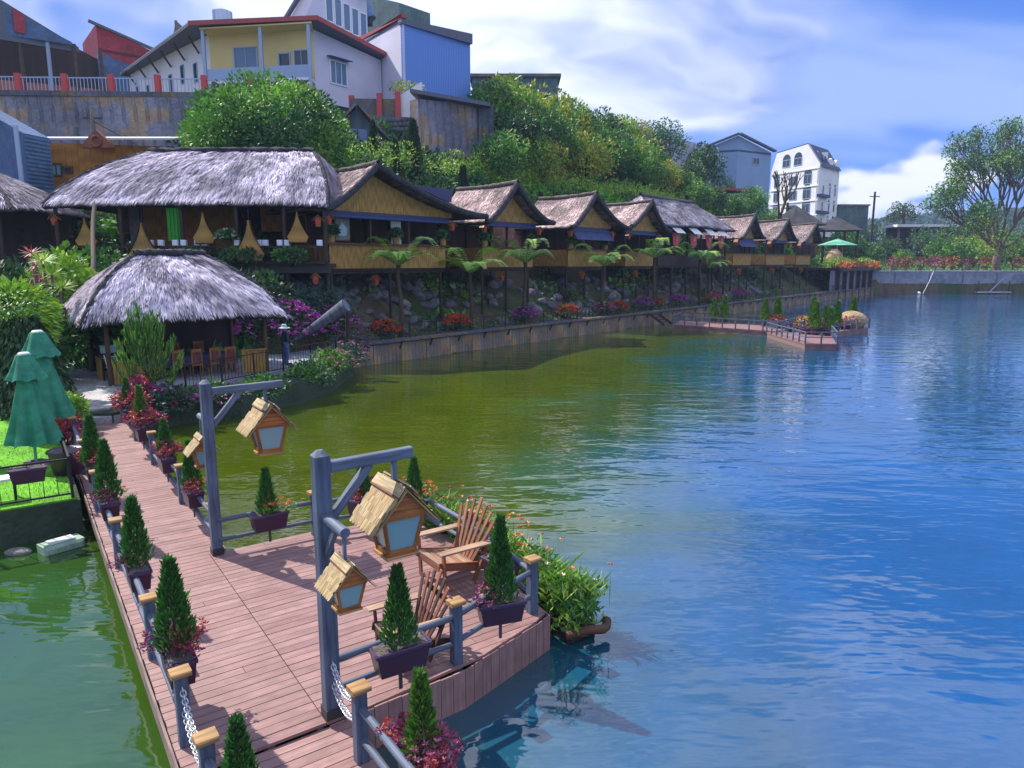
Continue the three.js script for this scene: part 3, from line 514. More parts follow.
const ppBox = boxShape(0.62, 0.27, 0.27, 0.84).translate(0, 0.135, 0), ppRim = (() => { const m = new MB(); for (const e of [-1, 1]) { m.add(softBox(0.66, 0.045, 0.03, 0.008).translate(0, 0.272, e * 0.135)); m.add(softBox(0.03, 0.045, 0.24, 0.008).translate(e * 0.315, 0.272, 0)); } return m.geo(); })(), ppSoil = (() => { const g = new THREE.PlaneGeometry(0.59, 0.24, 8, 4).rotateX(-Math.PI / 2), p = g.attributes.position; for (let i = 0; i < p.count; i++) p.setY(i, 0.275 + 0.03 * hash(i, 3)); g.computeVertexNormals(); return g; })();
const BR = mat('bracket', [0.05, 0.05, 0.06], { roughness: 0.5 });
function planter(label, u, v, turn, tree, flower, s = 1, y = 0.42, cs = 1) {
  const t = thing('cypress_planter', label, 'planter', BW(u, v, DK + y), AZ + turn, 'cypress planters along the boardwalk'); t.scale.setScalar(s);
  const b = mesh('box', ppBox, 'planter', t); mesh('rim', ppRim, 'planterRim', b); mesh('soil', ppSoil, 'soil', t);
  if (tree >= 0) { const c = mesh('cypress', cypG[tree], leafMat, t); c.position.set(((u * 13) % 1 - 0.5) * 0.06, 0.27, 0); c.rotation.y = u * 3; c.scale.setScalar(cs); c.userData.kind = 'stuff'; new MB().cyl(V(c.position.x, 0.22, 0), V(c.position.x, 0.6, 0), 0.02, 0.012, 6).build('trunk', 'bark', t); }
  flower.forEach(([k, x, z, q = 1], i) => { const f = mesh('flowers', sprayC[k], leafMat, t); f.position.set(x, 0.26, z); f.rotation.y = i * 1.7 + u; f.scale.setScalar(q); f.userData.kind = 'stuff'; });
  mesh('bracket', new MB().box(0.04, 0.3, 0.02, 0, -0.1, 0.0).geo(), BR, t);
}
const QT = Math.PI / 2;
planter('cypress planter at the bottom edge of the photo, lawn side of the boardwalk', 5.55, 1.16, QT, 0, [], 1, 0.36, 0.9);
planter('cypress planter with dark red coleus beside the nearest lawn-side chain', 8.15, LV + 0.08, QT, 1, [[0, 0.1, 0.1], [0, -0.12, 0.06, 0.9], [2, 0.15, -0.12]], 1.06, 0.42, 1.08);
planter('cypress planter with small purple flowers, second along the lawn side', 10.96, LV + 0.06, QT, 1, [[2, -0.05, -0.14, 0.9]], 1.02, 0.42, 1.06);
planter('cypress planter with yellow-green filler, third along the lawn side', 14.4, LV + 0.05, QT, 1, [[3, 0.1, 0.08], [2, -0.2, -0.1]], 1.08, 0.42, 1.1);
planter('cypress planter wrapped in red coleus, fourth along the lawn side', 17.1, LV + 0.05, QT, 1, [[1, 0.15, 0], [1, -0.2, 0.1], [2, 0.25, 0.1]], 1.1, 0.42, 1.05);
planter('cypress planter with orange filler, nearest of the lake-side railing row', 14.2, RV - 0.05, QT, 1, [[3, 0.1, 0.1], [0, -0.28, -0.05, 0.9], [3, -0.1, 0.12]], 1.06, 0.42, 0.95);
planter('cypress planter with magenta coleus, second of the lake-side railing row', 16.95, RV - 0.05, QT, 0, [[1, 0.16, 0.05], [1, -0.2, 0], [0, 0, 0.12]], 1.1, 0.42, 0.95);
planter('cypress planter bushy with purple coleus, third of the lake-side railing row', 20.4, RV - 0.05, QT, 2, [[1, 0.2, 0, 1.2], [2, -0.2, 0, 1.4], [1, -0.35, 0.1, 1.3]], 1.15, 0.42, 1.1);
planter('cypress planter in red coleus, fourth of the lake-side railing row', 23.3, RV - 0.02, QT, 0, [[1, 0.2, 0, 1.3], [1, -0.2, 0.1, 1.3], [0, 0, 0.1, 1.3]], 1.15, 0.42, 0.95);
planter('cypress planter with coral flowers on the back railing beside the far lantern post', 12.24, 3.36, 0.04, 0, [[3, 0.2, 0.02, 1.2], [3, 0.1, -0.05, 1.5]], 1, 0.36, 1.0);
planter('cypress planter with rosy coleus on the back railing behind the near lantern', 12.02, 5.06, 0.23, 0, [[1, 0.22, 0, 0.95], [0, -0.2, 0]], 1, 0.36, 0.95);
planter('cypress planter with orange-red flowers at the back corner of the platform', 11.55, 5.86, QT, 0, [[3, 0.2, 0, 1.7], [0, 0.1, 0.1, 0.9], [3, -0.2, 0.1, 1.6]], 1, 0.36, 0.95);
planter('dark planter half hidden behind the tall cypress and lounge chair', 8.35, 5.66, QT + 0.12, 1, [], 0.95, 0.3, 0.7);
planter('tall cypress in a plum planter by the corner post, small magenta flowers', 7.27, 4.92, -0.28, 3, [[2, -0.2, 0.05, 1.1]], 1.0, 0.3, 0.92);
planter('cypress in a plum planter over the railing in front of shade-toned lounge chair', 6.96, 3.3, -0.06, 1, [], 1.05, 0.34, 0.98);
planter('bright cypress among magenta flowers at the bottom of the photo', 5.3, 2.72, QT, 2, [[4, -0.1, 0.06, 0.72], [4, 0.22, 0.08, 0.7], [1, -0.3, 0, 0.8], [1, 0.34, -0.05, 0.8], [0, 0.1, 0.12, 0.8]], 1.0, 0.14, 1.05);

// ---------- the flowering raft beyond the platform ----------
{
  const L = new Leaves(401), q = L.R, F = new Leaves(402), LEN = 4.9;
  const t = thing('water_garden', 'long leafy clump with orange lilies growing beyond the platform railing', 'plant', BW(9.75, 6.5, 0), AZ);
  const wid = (z) => 0.36 * (0.75 + 0.5 * fbm(z * 1.3 + 9, 2, 44, 2));
  for (let k = 0; k < 620; k++) { const z = (q() - 0.5) * LEN, x = (q() + q() - 1) * wid(z), h = 0.2 + 0.24 * q(), a = q() * 6.283, y = 0.25 + q() * 0.45; const c = L.tint(q() < 0.45 ? PAL.bright : q() < 0.5 ? PAL.lime : PAL.mid); for (let p = 0; p < 4; p++) L.leaf(x, y + q() * 0.25, z, Math.cos(a + p * 1.6) * 0.9, 0.9, Math.sin(a + p * 1.6) * 0.9, h, 0.036, c); }
  for (let k = 0; k < 4200; k++) { const z = (q() - 0.5) * LEN, x = (q() + q() - 1) * wid(z) * 1.25; L.leaf(x, 0.12 + q() * 0.72, z, q() - 0.5, q() * 0.9, q() - 0.5, 0.11 + q() * 0.06, 0.06, L.tint(q() < 0.5 ? PAL.mid : q() < 0.6 ? PAL.bright : PAL.lime)); }
  for (let k = 0; k < 85; k++) { const z = (q() - 0.5) * LEN, x = (q() - 0.35) * 0.8, y = 0.75 + q() * 0.45, c = F.tint(q() < 0.7 ? PAL.orange : q() < 0.5 ? PAL.scarlet : [C(0.7, 0.62, 0.4)]); for (let p = 0; p < 6; p++) F.leaf(x, y, z, Math.cos(p * 1.05), 0.5 + q() * 0.5, Math.sin(p * 1.05), 0.06, 0.034, c); L.leaf(x, 0.3, z, 0, 1, 0.02, y - 0.28, 0.012, [0.1, 0.2, 0.04]); }
  mesh('foliage', L.geo(), leafMat, t).userData.kind = 'stuff'; mesh('flowers', F.geo(), 'petal', t).userData.kind = 'stuff';
  mesh('float', softBox(0.55, 0.2, LEN - 0.2, 0.05).translate(0, 0.08, 0), 'darkBrown', t);
  new MB().tube([V(-0.3, 0.12, 2.3), V(0, 0.2, 2.45), V(0.3, 0.16, 2.5), V(0.42, 0.22, 2.4)], 0.07, 7).build('log', 'brown', t);
}

// ---------- lawn terrace ----------
const bwPoly = (a) => a.map(([u, v]) => { const p = BW(u, v); return [p[0], p[2]]; });
{
  const base = new THREE.Group(); base.name = 'lawn_terrace';
  struct(mesh('lawn_terrace', metre(new MB().slab(bwPoly([[16.55, -16], [16.55, 0.78], [25.6, 0.78], [30, -1], [34, -16]]), -1.6, 0.735).geo(), 0), 'slimeWall'), 'raised terrace with a mossy dark wall beside the boardwalk', 'terrace');
  struct(mesh('artificial_lawn', metre(new MB().slab(bwPoly([[16.6, -15.8], [16.6, 0.72], [25.4, 0.72], [29, -1.2], [33, -15.8]]), 0.739, 0.765).geo(), 0), 'turf'), 'bright green artificial lawn under the closed umbrellas', 'lawn');
  const L = new Leaves(451), q = L.R;
  for (let k = 0; k < 9000; k++) { const u = 16.65 + q() * 8.5, v = 0.7 - q() * q() * 7, p = BW(u, v); L.leaf(p[0], 0.762, p[2], (q() - 0.5) * 0.7, 1, (q() - 0.5) * 0.7, 0.03 + q() * 0.025, 0.014, L.tint([C(0.17, 0.46, 0.015), C(0.21, 0.52, 0.02), C(0.13, 0.40, 0.015)])); }
  stuff(mesh('grass_blades', L.geo(), leafMat), 'short bright blades of the artificial lawn', 'grass');
}
// black iron fence: posts, rails and single bars
const barG = new THREE.BoxGeometry(0.014, 0.74, 0.014), fpG = new THREE.BoxGeometry(0.05, 0.95, 0.05);
function ironFence(label, pts, y, gap = 0.16, h = 0.85, every = 1.6, group = 'black iron fences') {
  const t = thing('iron_fence', label, 'fence', [0, y, 0], 0, group);
  for (let i = 0; i < pts.length - 1; i++) {
    const a = V(pts[i][0], 0, pts[i][1]), b = V(pts[i + 1][0], 0, pts[i + 1][1]), dy = (pts[i + 1][2] ?? 0), L = a.distanceTo(b), n = Math.max(1, Math.round(L / gap)), m = Math.max(1, Math.round(L / every)), ang = -Math.atan2(b.z - a.z, b.x - a.x);
    for (const r of [0.1, h - 0.03]) { const o = mesh('rail', boxG(L, 0.035, 0.035), 'iron', t); o.position.copy(a).lerp(b, 0.5).add(V(0, r, 0)); o.rotation.y = ang; }
    if (gap < 3) for (let k = 1; k < n; k++) { const o = mesh('bar', barG, 'iron', t); o.position.copy(a).lerp(b, k / n).add(V(0, h * 0.5 + 0.03, 0)); o.scale.y = (h - 0.12) / 0.74; o.rotation.y = ang; }
    for (let k = i ? 1 : 0; k <= m; k++) { const o = mesh('post', fpG, 'iron', t); o.position.copy(a).lerp(b, k / m).add(V(0, h / 2, 0)); o.scale.y = (h + 0.06) / 0.95; o.rotation.y = ang; }
  }
  return t;
}
ironFence('black iron fence along the water edge of the bright green lawn', bwPoly([[16.68, -13.2], [16.68, 0.66], [18.6, 0.66]]), 0.76, 0.24, 0.86, 1.8);
// closed parasols
function parasol(label, pos, s, turn) {
  const t = thing('closed_umbrella', label, 'umbrella', pos, turn, 'closed green parasols on the lawn'); t.scale.setScalar(s);
  const fold = (prof, n, amp) => { const g = new THREE.LatheGeometry(prof.map(([r, y]) => new THREE.Vector2(r, y)), 96), p = g.attributes.position; for (let i = 0; i < p.count; i++) { const x = p.getX(i), z = p.getZ(i), y = p.getY(i), a = Math.atan2(z, x), r = Math.hypot(x, z), low = clamp((prof[0][1] - y) / (prof[0][1] - prof[prof.length - 1][1])); const k = 1 + amp * (0.2 + low) * (Math.sin(a * n) * 0.75 + 0.3 * Math.sin(a * n * 2 + 1) + 0.25 * Math.sin(a * 3 + 2)) * (r > 0.01 ? 1 : 0); p.setXYZ(i, x * k, y + amp * 0.28 * low * low * Math.sin(a * n + 0.7), z * k); } g.computeVertexNormals(); return g; };
  mesh('canopy', fold([[0.17, 2.2], [0.2, 2.1], [0.27, 1.8], [0.36, 1.4], [0.45, 1.0], [0.53, 0.72], [0.57, 0.58]], 8, 0.17), 'umbrella', t);
  mesh('vent_cap', fold([[0.0, 2.74], [0.13, 2.73], [0.17, 2.7], [0.25, 2.5], [0.35, 2.27], [0.42, 2.13]], 8, 0.1), 'umbrella', t);
  new MB().cyl(V(0, 0, 0), V(0, 2.7, 0), 0.032, 0.032, 10).build('pole', 'umbrellaFar', t);
  mesh('finial', new THREE.CylinderGeometry(0.1, 0.13, 0.03, 12).translate(0, 2.75, 0), 'lampWhite', t);
  new MB().cyl(V(0, 0, 0), V(0, 0.09, 0), 0.3, 0.26, 16).build('base', 'stone', t);
}
parasol('closed green parasol in front, nearer the iron fence', [-11.4, 0.765, -16.45], 0.98, 0.3);
parasol('closed green parasol behind, nearer the pavilion', [-12.7, 0.765, -18.95], 1.08, 0.9);
// lawn furniture at the edge of the frame
{
  const t = thing('lawn_bench', 'white-topped low bench behind the lawn fence', 'bench', BW(17.35, -0.95, 0.765), AZ); mesh('seat', softBox(1.5, 0.05, 0.4, 0.01).translate(0, 0.44, 0), 'whiteTrim', t); for (const x of [-0.65, 0.65]) for (const z of [-0.15, 0.15]) mesh('leg', boxG(0.05, 0.42, 0.05, x, 0.21, z), 'iron', t);
  const w = thing('wooden_stool', 'orange wooden table at the picture edge behind the parasols', 'table', BW(20.3, -0.95, 0.765), AZ + 0.2); mesh('top', softBox(0.7, 0.07, 0.7, 0.012).translate(0, 0.74, 0), 'orangeWall', w); for (const x of [-0.28, 0.28]) for (const z of [-0.28, 0.28]) mesh('leg', boxG(0.06, 0.72, 0.06, x, 0.36, z), 'brown', w);
  const p = thing('hanging_planter', 'dark trough planter with dry stems on the lawn fence', 'planter', BW(16.6, -0.05, 1.25), AZ); mesh('box', ppBox, 'planter', p); mesh('rim', ppRim, 'planterRim', p); mesh('soil', ppSoil, 'soil', p); mesh('dry_stems', sprayGeo(455, 0.24, 0.1, 0.22, 16, PAL.rust, 0.1), leafMat, p);
  const r = thing('round_pot', 'round dark pot of soil at the lawn corner by the boardwalk', 'pot', BW(18.75, 0.72, 0.765), 0); mesh('pot', new THREE.LatheGeometry([[0.02, 0], [0.3, 0], [0.38, 0.5], [0.42, 0.52], [0.4, 0.56], [0.34, 0.52]].map((q) => new THREE.Vector2(...q)), 24), 'planter', r); mesh('soil', new THREE.CylinderGeometry(0.35, 0.35, 0.04, 20).translate(0, 0.5, 0), 'soil', r); mesh('sprouts', sprayGeo(456, 0.28, 0.28, 0.14, 30, PAL.lime, 0.05, PAL.rust), leafMat, r);
  const c = thing('floating_crate', 'pale green float with a grey hatch by the terrace wall', 'float', BW(15.9, 0.35, 0), AZ + 0.3); mesh('hull', softBox(0.72, 0.2, 0.46, 0.05).translate(0, 0.06, 0), mat('floatGreen', [0.34, 0.48, 0.36], { map: rep(blotTex, 1), roughness: 0.7 }), c); mesh('hatch', softBox(0.45, 0.04, 0.28, 0.015).translate(0, 0.175, 0), mat('floatGrey', [0.46, 0.52, 0.50], { roughness: 0.7 }), c);
  const s2 = mesh('stone', new THREE.IcosahedronGeometry(0.2, 2).scale(1.3, 0.45, 0.8).translate(0, 0.02, 0), 'rock'); s2.position.set(...BW(16.1, -0.35)); one(s2, 'small grey stone awash beside the pale green float', 'stone');
}

// ---------- garden terrace, steps and path ----------
struct(mesh('garden_terrace', metre(new MB().slab([[-12.6, -21.9], [-11.5, -24.0], [-9.8, -25.2], [-8.4, -27.8], [-7.8, -30.5], [-7.9, -35], [-8.6, -38.7], [-14, -42], [-24, -37], [-22, -26], [-15.3, -21.6]], -1.6, 0.86).geo(), 0), 'slimeWall'), 'planted garden terrace round the lower pavilion', 'terrace');
struct(mesh('patio_paving', metre(new MB().slab([[-12.9, -23.4], [-11.9, -25.4], [-9.9, -29.6], [-8.6, -33.1], [-9.0, -38.2], [-14, -41], [-22, -36.5], [-20.5, -27], [-15.1, -22.6]], 0.86, 1.0).geo(), 0), 'paving'), 'bluish stone paving of the patio', 'paving');
{
  const st = new THREE.Group(); st.name = 'garden_steps'; st.rotation.y = AZ; struct(st, 'two pale stone steps from the boardwalk up to the patio path', 'steps');
  mesh('step', softBox(1.75, 0.3, 0.75, 0.015).translate(1.78, 0.62, -25.55), 'pavingPale', st); mesh('step', softBox(1.75, 0.3, 0.9, 0.015).translate(1.78, 0.78, -26.3), 'pavingPale', st);
  mesh('path', softBox(2.0, 0.3, 6.2, 0.015).translate(1.85, 0.87, -29.6), 'pavingPale', st);
}
ironFence('black iron fence round the patio below the thatched pavilion', [[-11.75, -25.2], [-9.7, -29.8], [-8.3, -33.2], [-8.75, -36.6], [-9.1, -39.2]], 1.0, 0.17, 0.95, 1.5);

// ---------- thatched roofs ----------
const STRAW = [C(0.52, 0.45, 0.42), C(0.44, 0.385, 0.375), C(0.34, 0.30, 0.30), C(0.60, 0.53, 0.50)];
function thatchTone(a, b, s, pale = 1) { const n = fbm(a * 0.8, b * 1.3, s, 4), m = fbm(a * 5, b * 2, s + 3, 3), k = clamp(0.2 + (n - 0.5) * 2.2 + (m - 0.5) * 1.4 + 0.3); return [lerp(0.235, 0.64, k) * pale, lerp(0.21, 0.575, k) * pale, lerp(0.25, 0.655, k) * pale]; }
// f(a, b) with a along the eave in 0..1 and b from ridge (0) to eave (1) gives a point; a thick lumpy skin with a ragged straw edge and loose straws
function thatchSlope(parent, f, la, lb, seed, o = {}) {
  const { na = Math.ceil(la * 5), nb = Math.ceil(lb * 5), lump = 0.09, thick = 0.28, straws = 0, pale = 1, strawLen = 0.5, tint = [1, 1, 1] } = o;
  const tone = (a, b) => thatchTone(a, b, seed, pale).map((v, i) => v * tint[i]);
  const P = (a, b) => f(clamp(a), clamp(b)), N = (a, b) => { const e = 0.01, x = P(a + e, b).sub(P(a - e, b)), y = P(a, b + e).sub(P(a, b - e)), n = y.cross(x).normalize(); return n.y < 0 ? n.negate() : n; };
  const disp = (a, b) => lump * ((fbm(a * la * 1.1, b * lb * 1.6, seed, 4) - 0.5) * 1.8 + (fbm(a * la * 5, b * lb * 3.2, seed + 2, 3) - 0.5) * 1.1);
  const pos = [], col = [], uv = [], idx = [];
  for (let j = 0; j <= nb; j++) for (let i = 0; i <= na; i++) {
    const a = i / na, b = j / nb, p = P(a, b), n = N(a, b); p.addScaledVector(n, disp(a, b)); if (j === nb) p.y += (hash(i, seed) - 0.5) * 0.12;
    pos.push(p.x, p.y, p.z); col.push(...tone(a * la, b * lb)); uv.push(a * la * 0.8, b * lb * 0.5);
    if (i < na && j < nb) { const k = j * (na + 1) + i; idx.push(k, k + 1, k + na + 1, k + 1, k + na + 2, k + na + 1); }
  }
  const base = pos.length / 3;                                       // the cut edge under the eave, then the underside
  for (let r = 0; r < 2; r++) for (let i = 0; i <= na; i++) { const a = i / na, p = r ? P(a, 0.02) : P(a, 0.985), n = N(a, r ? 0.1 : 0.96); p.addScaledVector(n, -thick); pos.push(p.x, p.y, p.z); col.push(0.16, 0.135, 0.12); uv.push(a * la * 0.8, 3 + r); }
  for (let i = 0; i < na; i++) { const k = nb * (na + 1) + i, q = base + i, w = base + na + 1 + i; idx.push(k, k + 1, q, k + 1, q + 1, q, q, q + 1, w, q + 1, w + 1, w); }
  const g = new THREE.BufferGeometry(); g.setAttribute('position', new THREE.Float32BufferAttribute(pos, 3)); g.setAttribute('color', new THREE.Float32BufferAttribute(col, 3)); g.setAttribute('uv', new THREE.Float32BufferAttribute(uv, 2)); g.setIndex(idx); g.computeVertexNormals();
  const m = mesh('thatch', g, new THREE.MeshStandardMaterial(mats.thatch), parent); m.material = mats.thatch; m.material.side = THREE.DoubleSide;
  if (straws) {
    const L = new Leaves(seed + 9), q = L.R;
    for (let k = 0; k < straws; k++) {
      const a = q(), b = Math.pow(q(), 0.85) * 0.94, p = P(a, b), n = N(a, b), d = P(a, Math.min(1, b + 0.04)).sub(P(a, Math.min(1, b + 0.04) - 0.04)).normalize(); p.addScaledVector(n, disp(a, b) + 0.012);
      const c = tone(a * la + 0.3, b * lb), j = 0.75 + 0.75 * q(), lift = 0.05 + 0.16 * q(), side = (q() - 0.5) * 0.4;
      L.leaf(p.x, p.y, p.z, d.x + n.x * lift - d.z * side, d.y + n.y * lift, d.z + n.z * lift + d.x * side, strawLen * (0.4 + q() * 0.7), 0.022 + q() * 0.026, [c[0] * j, c[1] * j, c[2] * j * 1.01], [n.x, n.y, n.z]);
    }
    mesh('loose_straw', L.geo(), 'straw', parent).userData.kind = 'stuff';
  }
  return m;
}
function hipRoof(parent, w, d, ridge, y0, h, seed, straws, pale = 1, offx = 0, bow = 0.1, round = 1.2) {
  const rx0 = offx - ridge / 2, rx1 = offx + ridge / 2, E = (x, z) => V(x, y0, z), cr = 0.7;
  const corner = (x) => { const q = Math.abs(x) / (w / 2); return q > 0.86 ? cr * Math.pow((q - 0.86) / 0.14, 2) * 0.5 : 0; };
  const face = (e0, e1, r0, r1) => (a, b) => { const gb = 1 - Math.pow(1 - b, round), p = V(lerp(lerp(r0.x, r1.x, a), lerp(e0.x, e1.x, a), gb), 0, lerp(lerp(r0.z, r1.z, a), lerp(e0.z, e1.z, a), b)); const bb = Math.pow(b, 1.06), puff = Math.sin(b * Math.PI) * bow * 1.6; p.y = lerp(y0 + h, y0, bb) + puff - Math.pow(Math.abs(a - 0.5) * 2, 6) * 0.12 * b; return p; };
  const A = E(-w / 2, d / 2), B = E(w / 2, d / 2), Cc = E(w / 2, -d / 2), Dd = E(-w / 2, -d / 2), r0 = V(rx0, 0, 0), r1 = V(rx1, 0, 0);
  const per = straws / (2 * (w + d));
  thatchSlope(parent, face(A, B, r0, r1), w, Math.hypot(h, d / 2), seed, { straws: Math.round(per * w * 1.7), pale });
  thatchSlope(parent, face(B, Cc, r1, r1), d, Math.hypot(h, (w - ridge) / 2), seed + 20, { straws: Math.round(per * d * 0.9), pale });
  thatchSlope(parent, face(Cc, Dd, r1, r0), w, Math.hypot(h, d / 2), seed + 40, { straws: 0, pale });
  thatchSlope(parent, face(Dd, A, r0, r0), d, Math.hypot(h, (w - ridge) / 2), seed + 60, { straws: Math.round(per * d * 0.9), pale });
  const roll = (pts, r) => { const g = new THREE.TubeGeometry(new THREE.CatmullRomCurve3(pts), 40, r, 8), p = g.attributes.position; for (let i = 0; i < p.count; i++) p.setXYZ(i, p.getX(i) + 0.05 * (hash(i, 1) - 0.5), p.getY(i) + 0.06 * (hash(i, 2) - 0.5), p.getZ(i) + 0.05 * (hash(i, 3) - 0.5)); g.computeVertexNormals(); mesh('ridge_roll', g, 'verge', parent); };
  roll([V(rx0 - 0.1, y0 + h + 0.03, 0), V(offx, y0 + h + 0.06, 0), V(rx1 + 0.1, y0 + h + 0.03, 0)], 0.17);
  for (const [c, r] of [[A, r0], [B, r1]]) roll([0, 0.25, 0.5, 0.75, 0.97].map((b) => { const p = face(c, c, r, r)(0.5, b); p.y -= 0.02 + 0.12 * b; return p; }), 0.12);
}

// ---------- lower pavilion ----------
const PT = Math.atan2(0.615, 0.788), PC = [-14.0, 1.0, -29.55];
{
  const t = thing('thatched_pavilion', 'lower open pavilion with a wide thatched hip roof beside the patio', 'pavilion', PC, PT, 'thatched pavilions by the lake');
  const roof = new THREE.Group(); roof.name = 'roof'; t.add(roof); hipRoof(roof, 7.5, 6.2, 2.5, 2.45, 2.4, 500, 26000, 1.05, 0);
  for (const x of [-2.9, 0, 2.9]) for (const z of [-2.3, 2.3]) { if (x === 0 && z > 0) continue; new MB().cyl(V(x, 0, z), V(x, 2.75, z), 0.09, 0.08, 10).build('post', 'brown', t); }
  const beam = new MB(); for (const z of [-2.3, 2.3]) beam.box(6.3, 0.14, 0.12, 0, 2.55, z); for (const x of [-2.9, 2.9]) beam.box(0.12, 0.14, 4.6, x, 2.68, 0); beam.build('beam', 'darkBrown', t);
  for (let k = 0; k < 10; k++) mesh('rafter', new MB().bar(V(-3.2 + k * 0.71, 2.42, 2.9), V(-1.1 + k * 0.245, 4.3, 0.05), 0.07).geo(), 'darkBrown', t);
  const panel = (x0, x1, z, h, nm) => { const m = new MB(), R = rng(x0 * 10 + 5); for (let x = x0; x < x1; x += 0.11) m.box(0.1, h, 0.03 + R() * 0.014, x + 0.05, h / 2 + 0.05, z); m.box(x1 - x0 + 0.08, 0.05, 0.14, (x0 + x1) / 2, h + 0.08, z); m.build(nm, 'bamboo', t); };
  panel(-2.8, -1.7, 2.35, 0.82, 'bamboo_screen'); panel(1.9, 2.85, 2.35, 0.9, 'bamboo_screen');
  const side = new MB(); for (let z = -0.4; z < 0.8; z += 0.11) side.box(0.03, 0.82, 0.1, -2.95, 0.45, z); side.build('bamboo_screen', 'bamboo', t);
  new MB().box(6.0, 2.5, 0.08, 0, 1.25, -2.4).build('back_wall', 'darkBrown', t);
}
// dining chairs and tables under it
const rot = (turn, base, x, z, y = 0) => [base[0] + Math.cos(turn) * x + Math.sin(turn) * z, base[1] + y, base[2] - Math.sin(turn) * x + Math.cos(turn) * z];
function diningChair(label, pos, turn, m = 'orangeWood', g = 'slatted dining chairs under the lower pavilion') {
  const t = thing('dining_chair', label, 'chair', pos, turn, g);
  mesh('seat', softBox(0.44, 0.035, 0.42, 0.01).translate(0, 0.46, 0), m, t); for (const x of [-0.19, 0.19]) { mesh('leg', boxG(0.045, 0.46, 0.045, x, 0.23, -0.18), m, t); mesh('leg', boxG(0.045, 1.12, 0.045, x, 0.56, 0.2), m, t); }
  mesh('top_rail', boxG(0.44, 0.12, 0.03, 0, 1.07, 0.2), m, t); const s = new MB(); for (let k = 0; k < 5; k++) s.box(0.045, 0.5, 0.02, -0.14 + k * 0.07, 0.76, 0.2); s.build('back_slats', 'redWood', t); mesh('low_rail', boxG(0.36, 0.05, 0.025, 0, 0.5, 0.2), m, t);
}
{
  const nm = ['nearest the cypress shrub', 'second from the cypress shrub', 'in the middle of the row', 'next to last before the bamboo screen', 'beside the bamboo screen'];
  [-1.15, -0.45, 0.25, 0.95, 1.55].forEach((x, i) => diningChair(`orange slatted dining chair in the front row, ${nm[i]}`, rot(PT, PC, x, 1.75), PT));
  [-0.9, 0.1, 1.1].forEach((x, i) => diningChair(`shaded dining chair in the back row, ${['cypress side', 'middle', 'flower side'][i]}`, rot(PT, PC, x, -0.9), PT + Math.PI));
  const t = thing('dining_table', 'long dark table with a blue-violet cloth behind the front row of chairs', 'table', rot(PT, PC, 0.3, 0.75), PT); mesh('top', softBox(3.6, 0.05, 0.9, 0.012).translate(0, 0.75, 0), 'brown', t); new MB().box(3.5, 0.42, 0.02, 0, 0.56, 0.47).box(3.5, 0.012, 0.8, 0, 0.783, 0).build('cloth', 'table', t); for (const x of [-1.6, 1.6]) for (const z of [-0.35, 0.35]) mesh('leg', boxG(0.07, 0.73, 0.07, x, 0.365, z), 'brown', t);
  const w = thing('shoe_rack', 'pale blue stand of small things at the pavilion entrance', 'rack', rot(PT, PC, -2.6, 0.9), PT); mesh('shelf', softBox(0.7, 0.3, 0.3, 0.03).translate(0, 1.25, 0), mat('paleBlue', [0.30, 0.45, 0.55], { roughness: 0.7 }), w); for (const x of [-0.3, 0.3]) mesh('leg', boxG(0.04, 1.2, 0.04, x, 0.6, 0), 'iron', w);
  const tr = thing('easel_frame', 'white folding frame leaning at the pavilion corner', 'frame', rot(PT, PC, -2.75, 2.0), PT + 0.6); for (const x of [-0.3, 0, 0.3]) mesh('bar', new MB().bar(V(x, 0, 0.25), V(x * 0.8, 1.15, -0.1), 0.03).geo(), 'whiteTrim', tr); for (const y of [0.3, 0.7, 1.05]) mesh('rung', boxG(0.6, 0.03, 0.02, 0, y, 0.18 - y * 0.25), 'whiteTrim', tr);
}

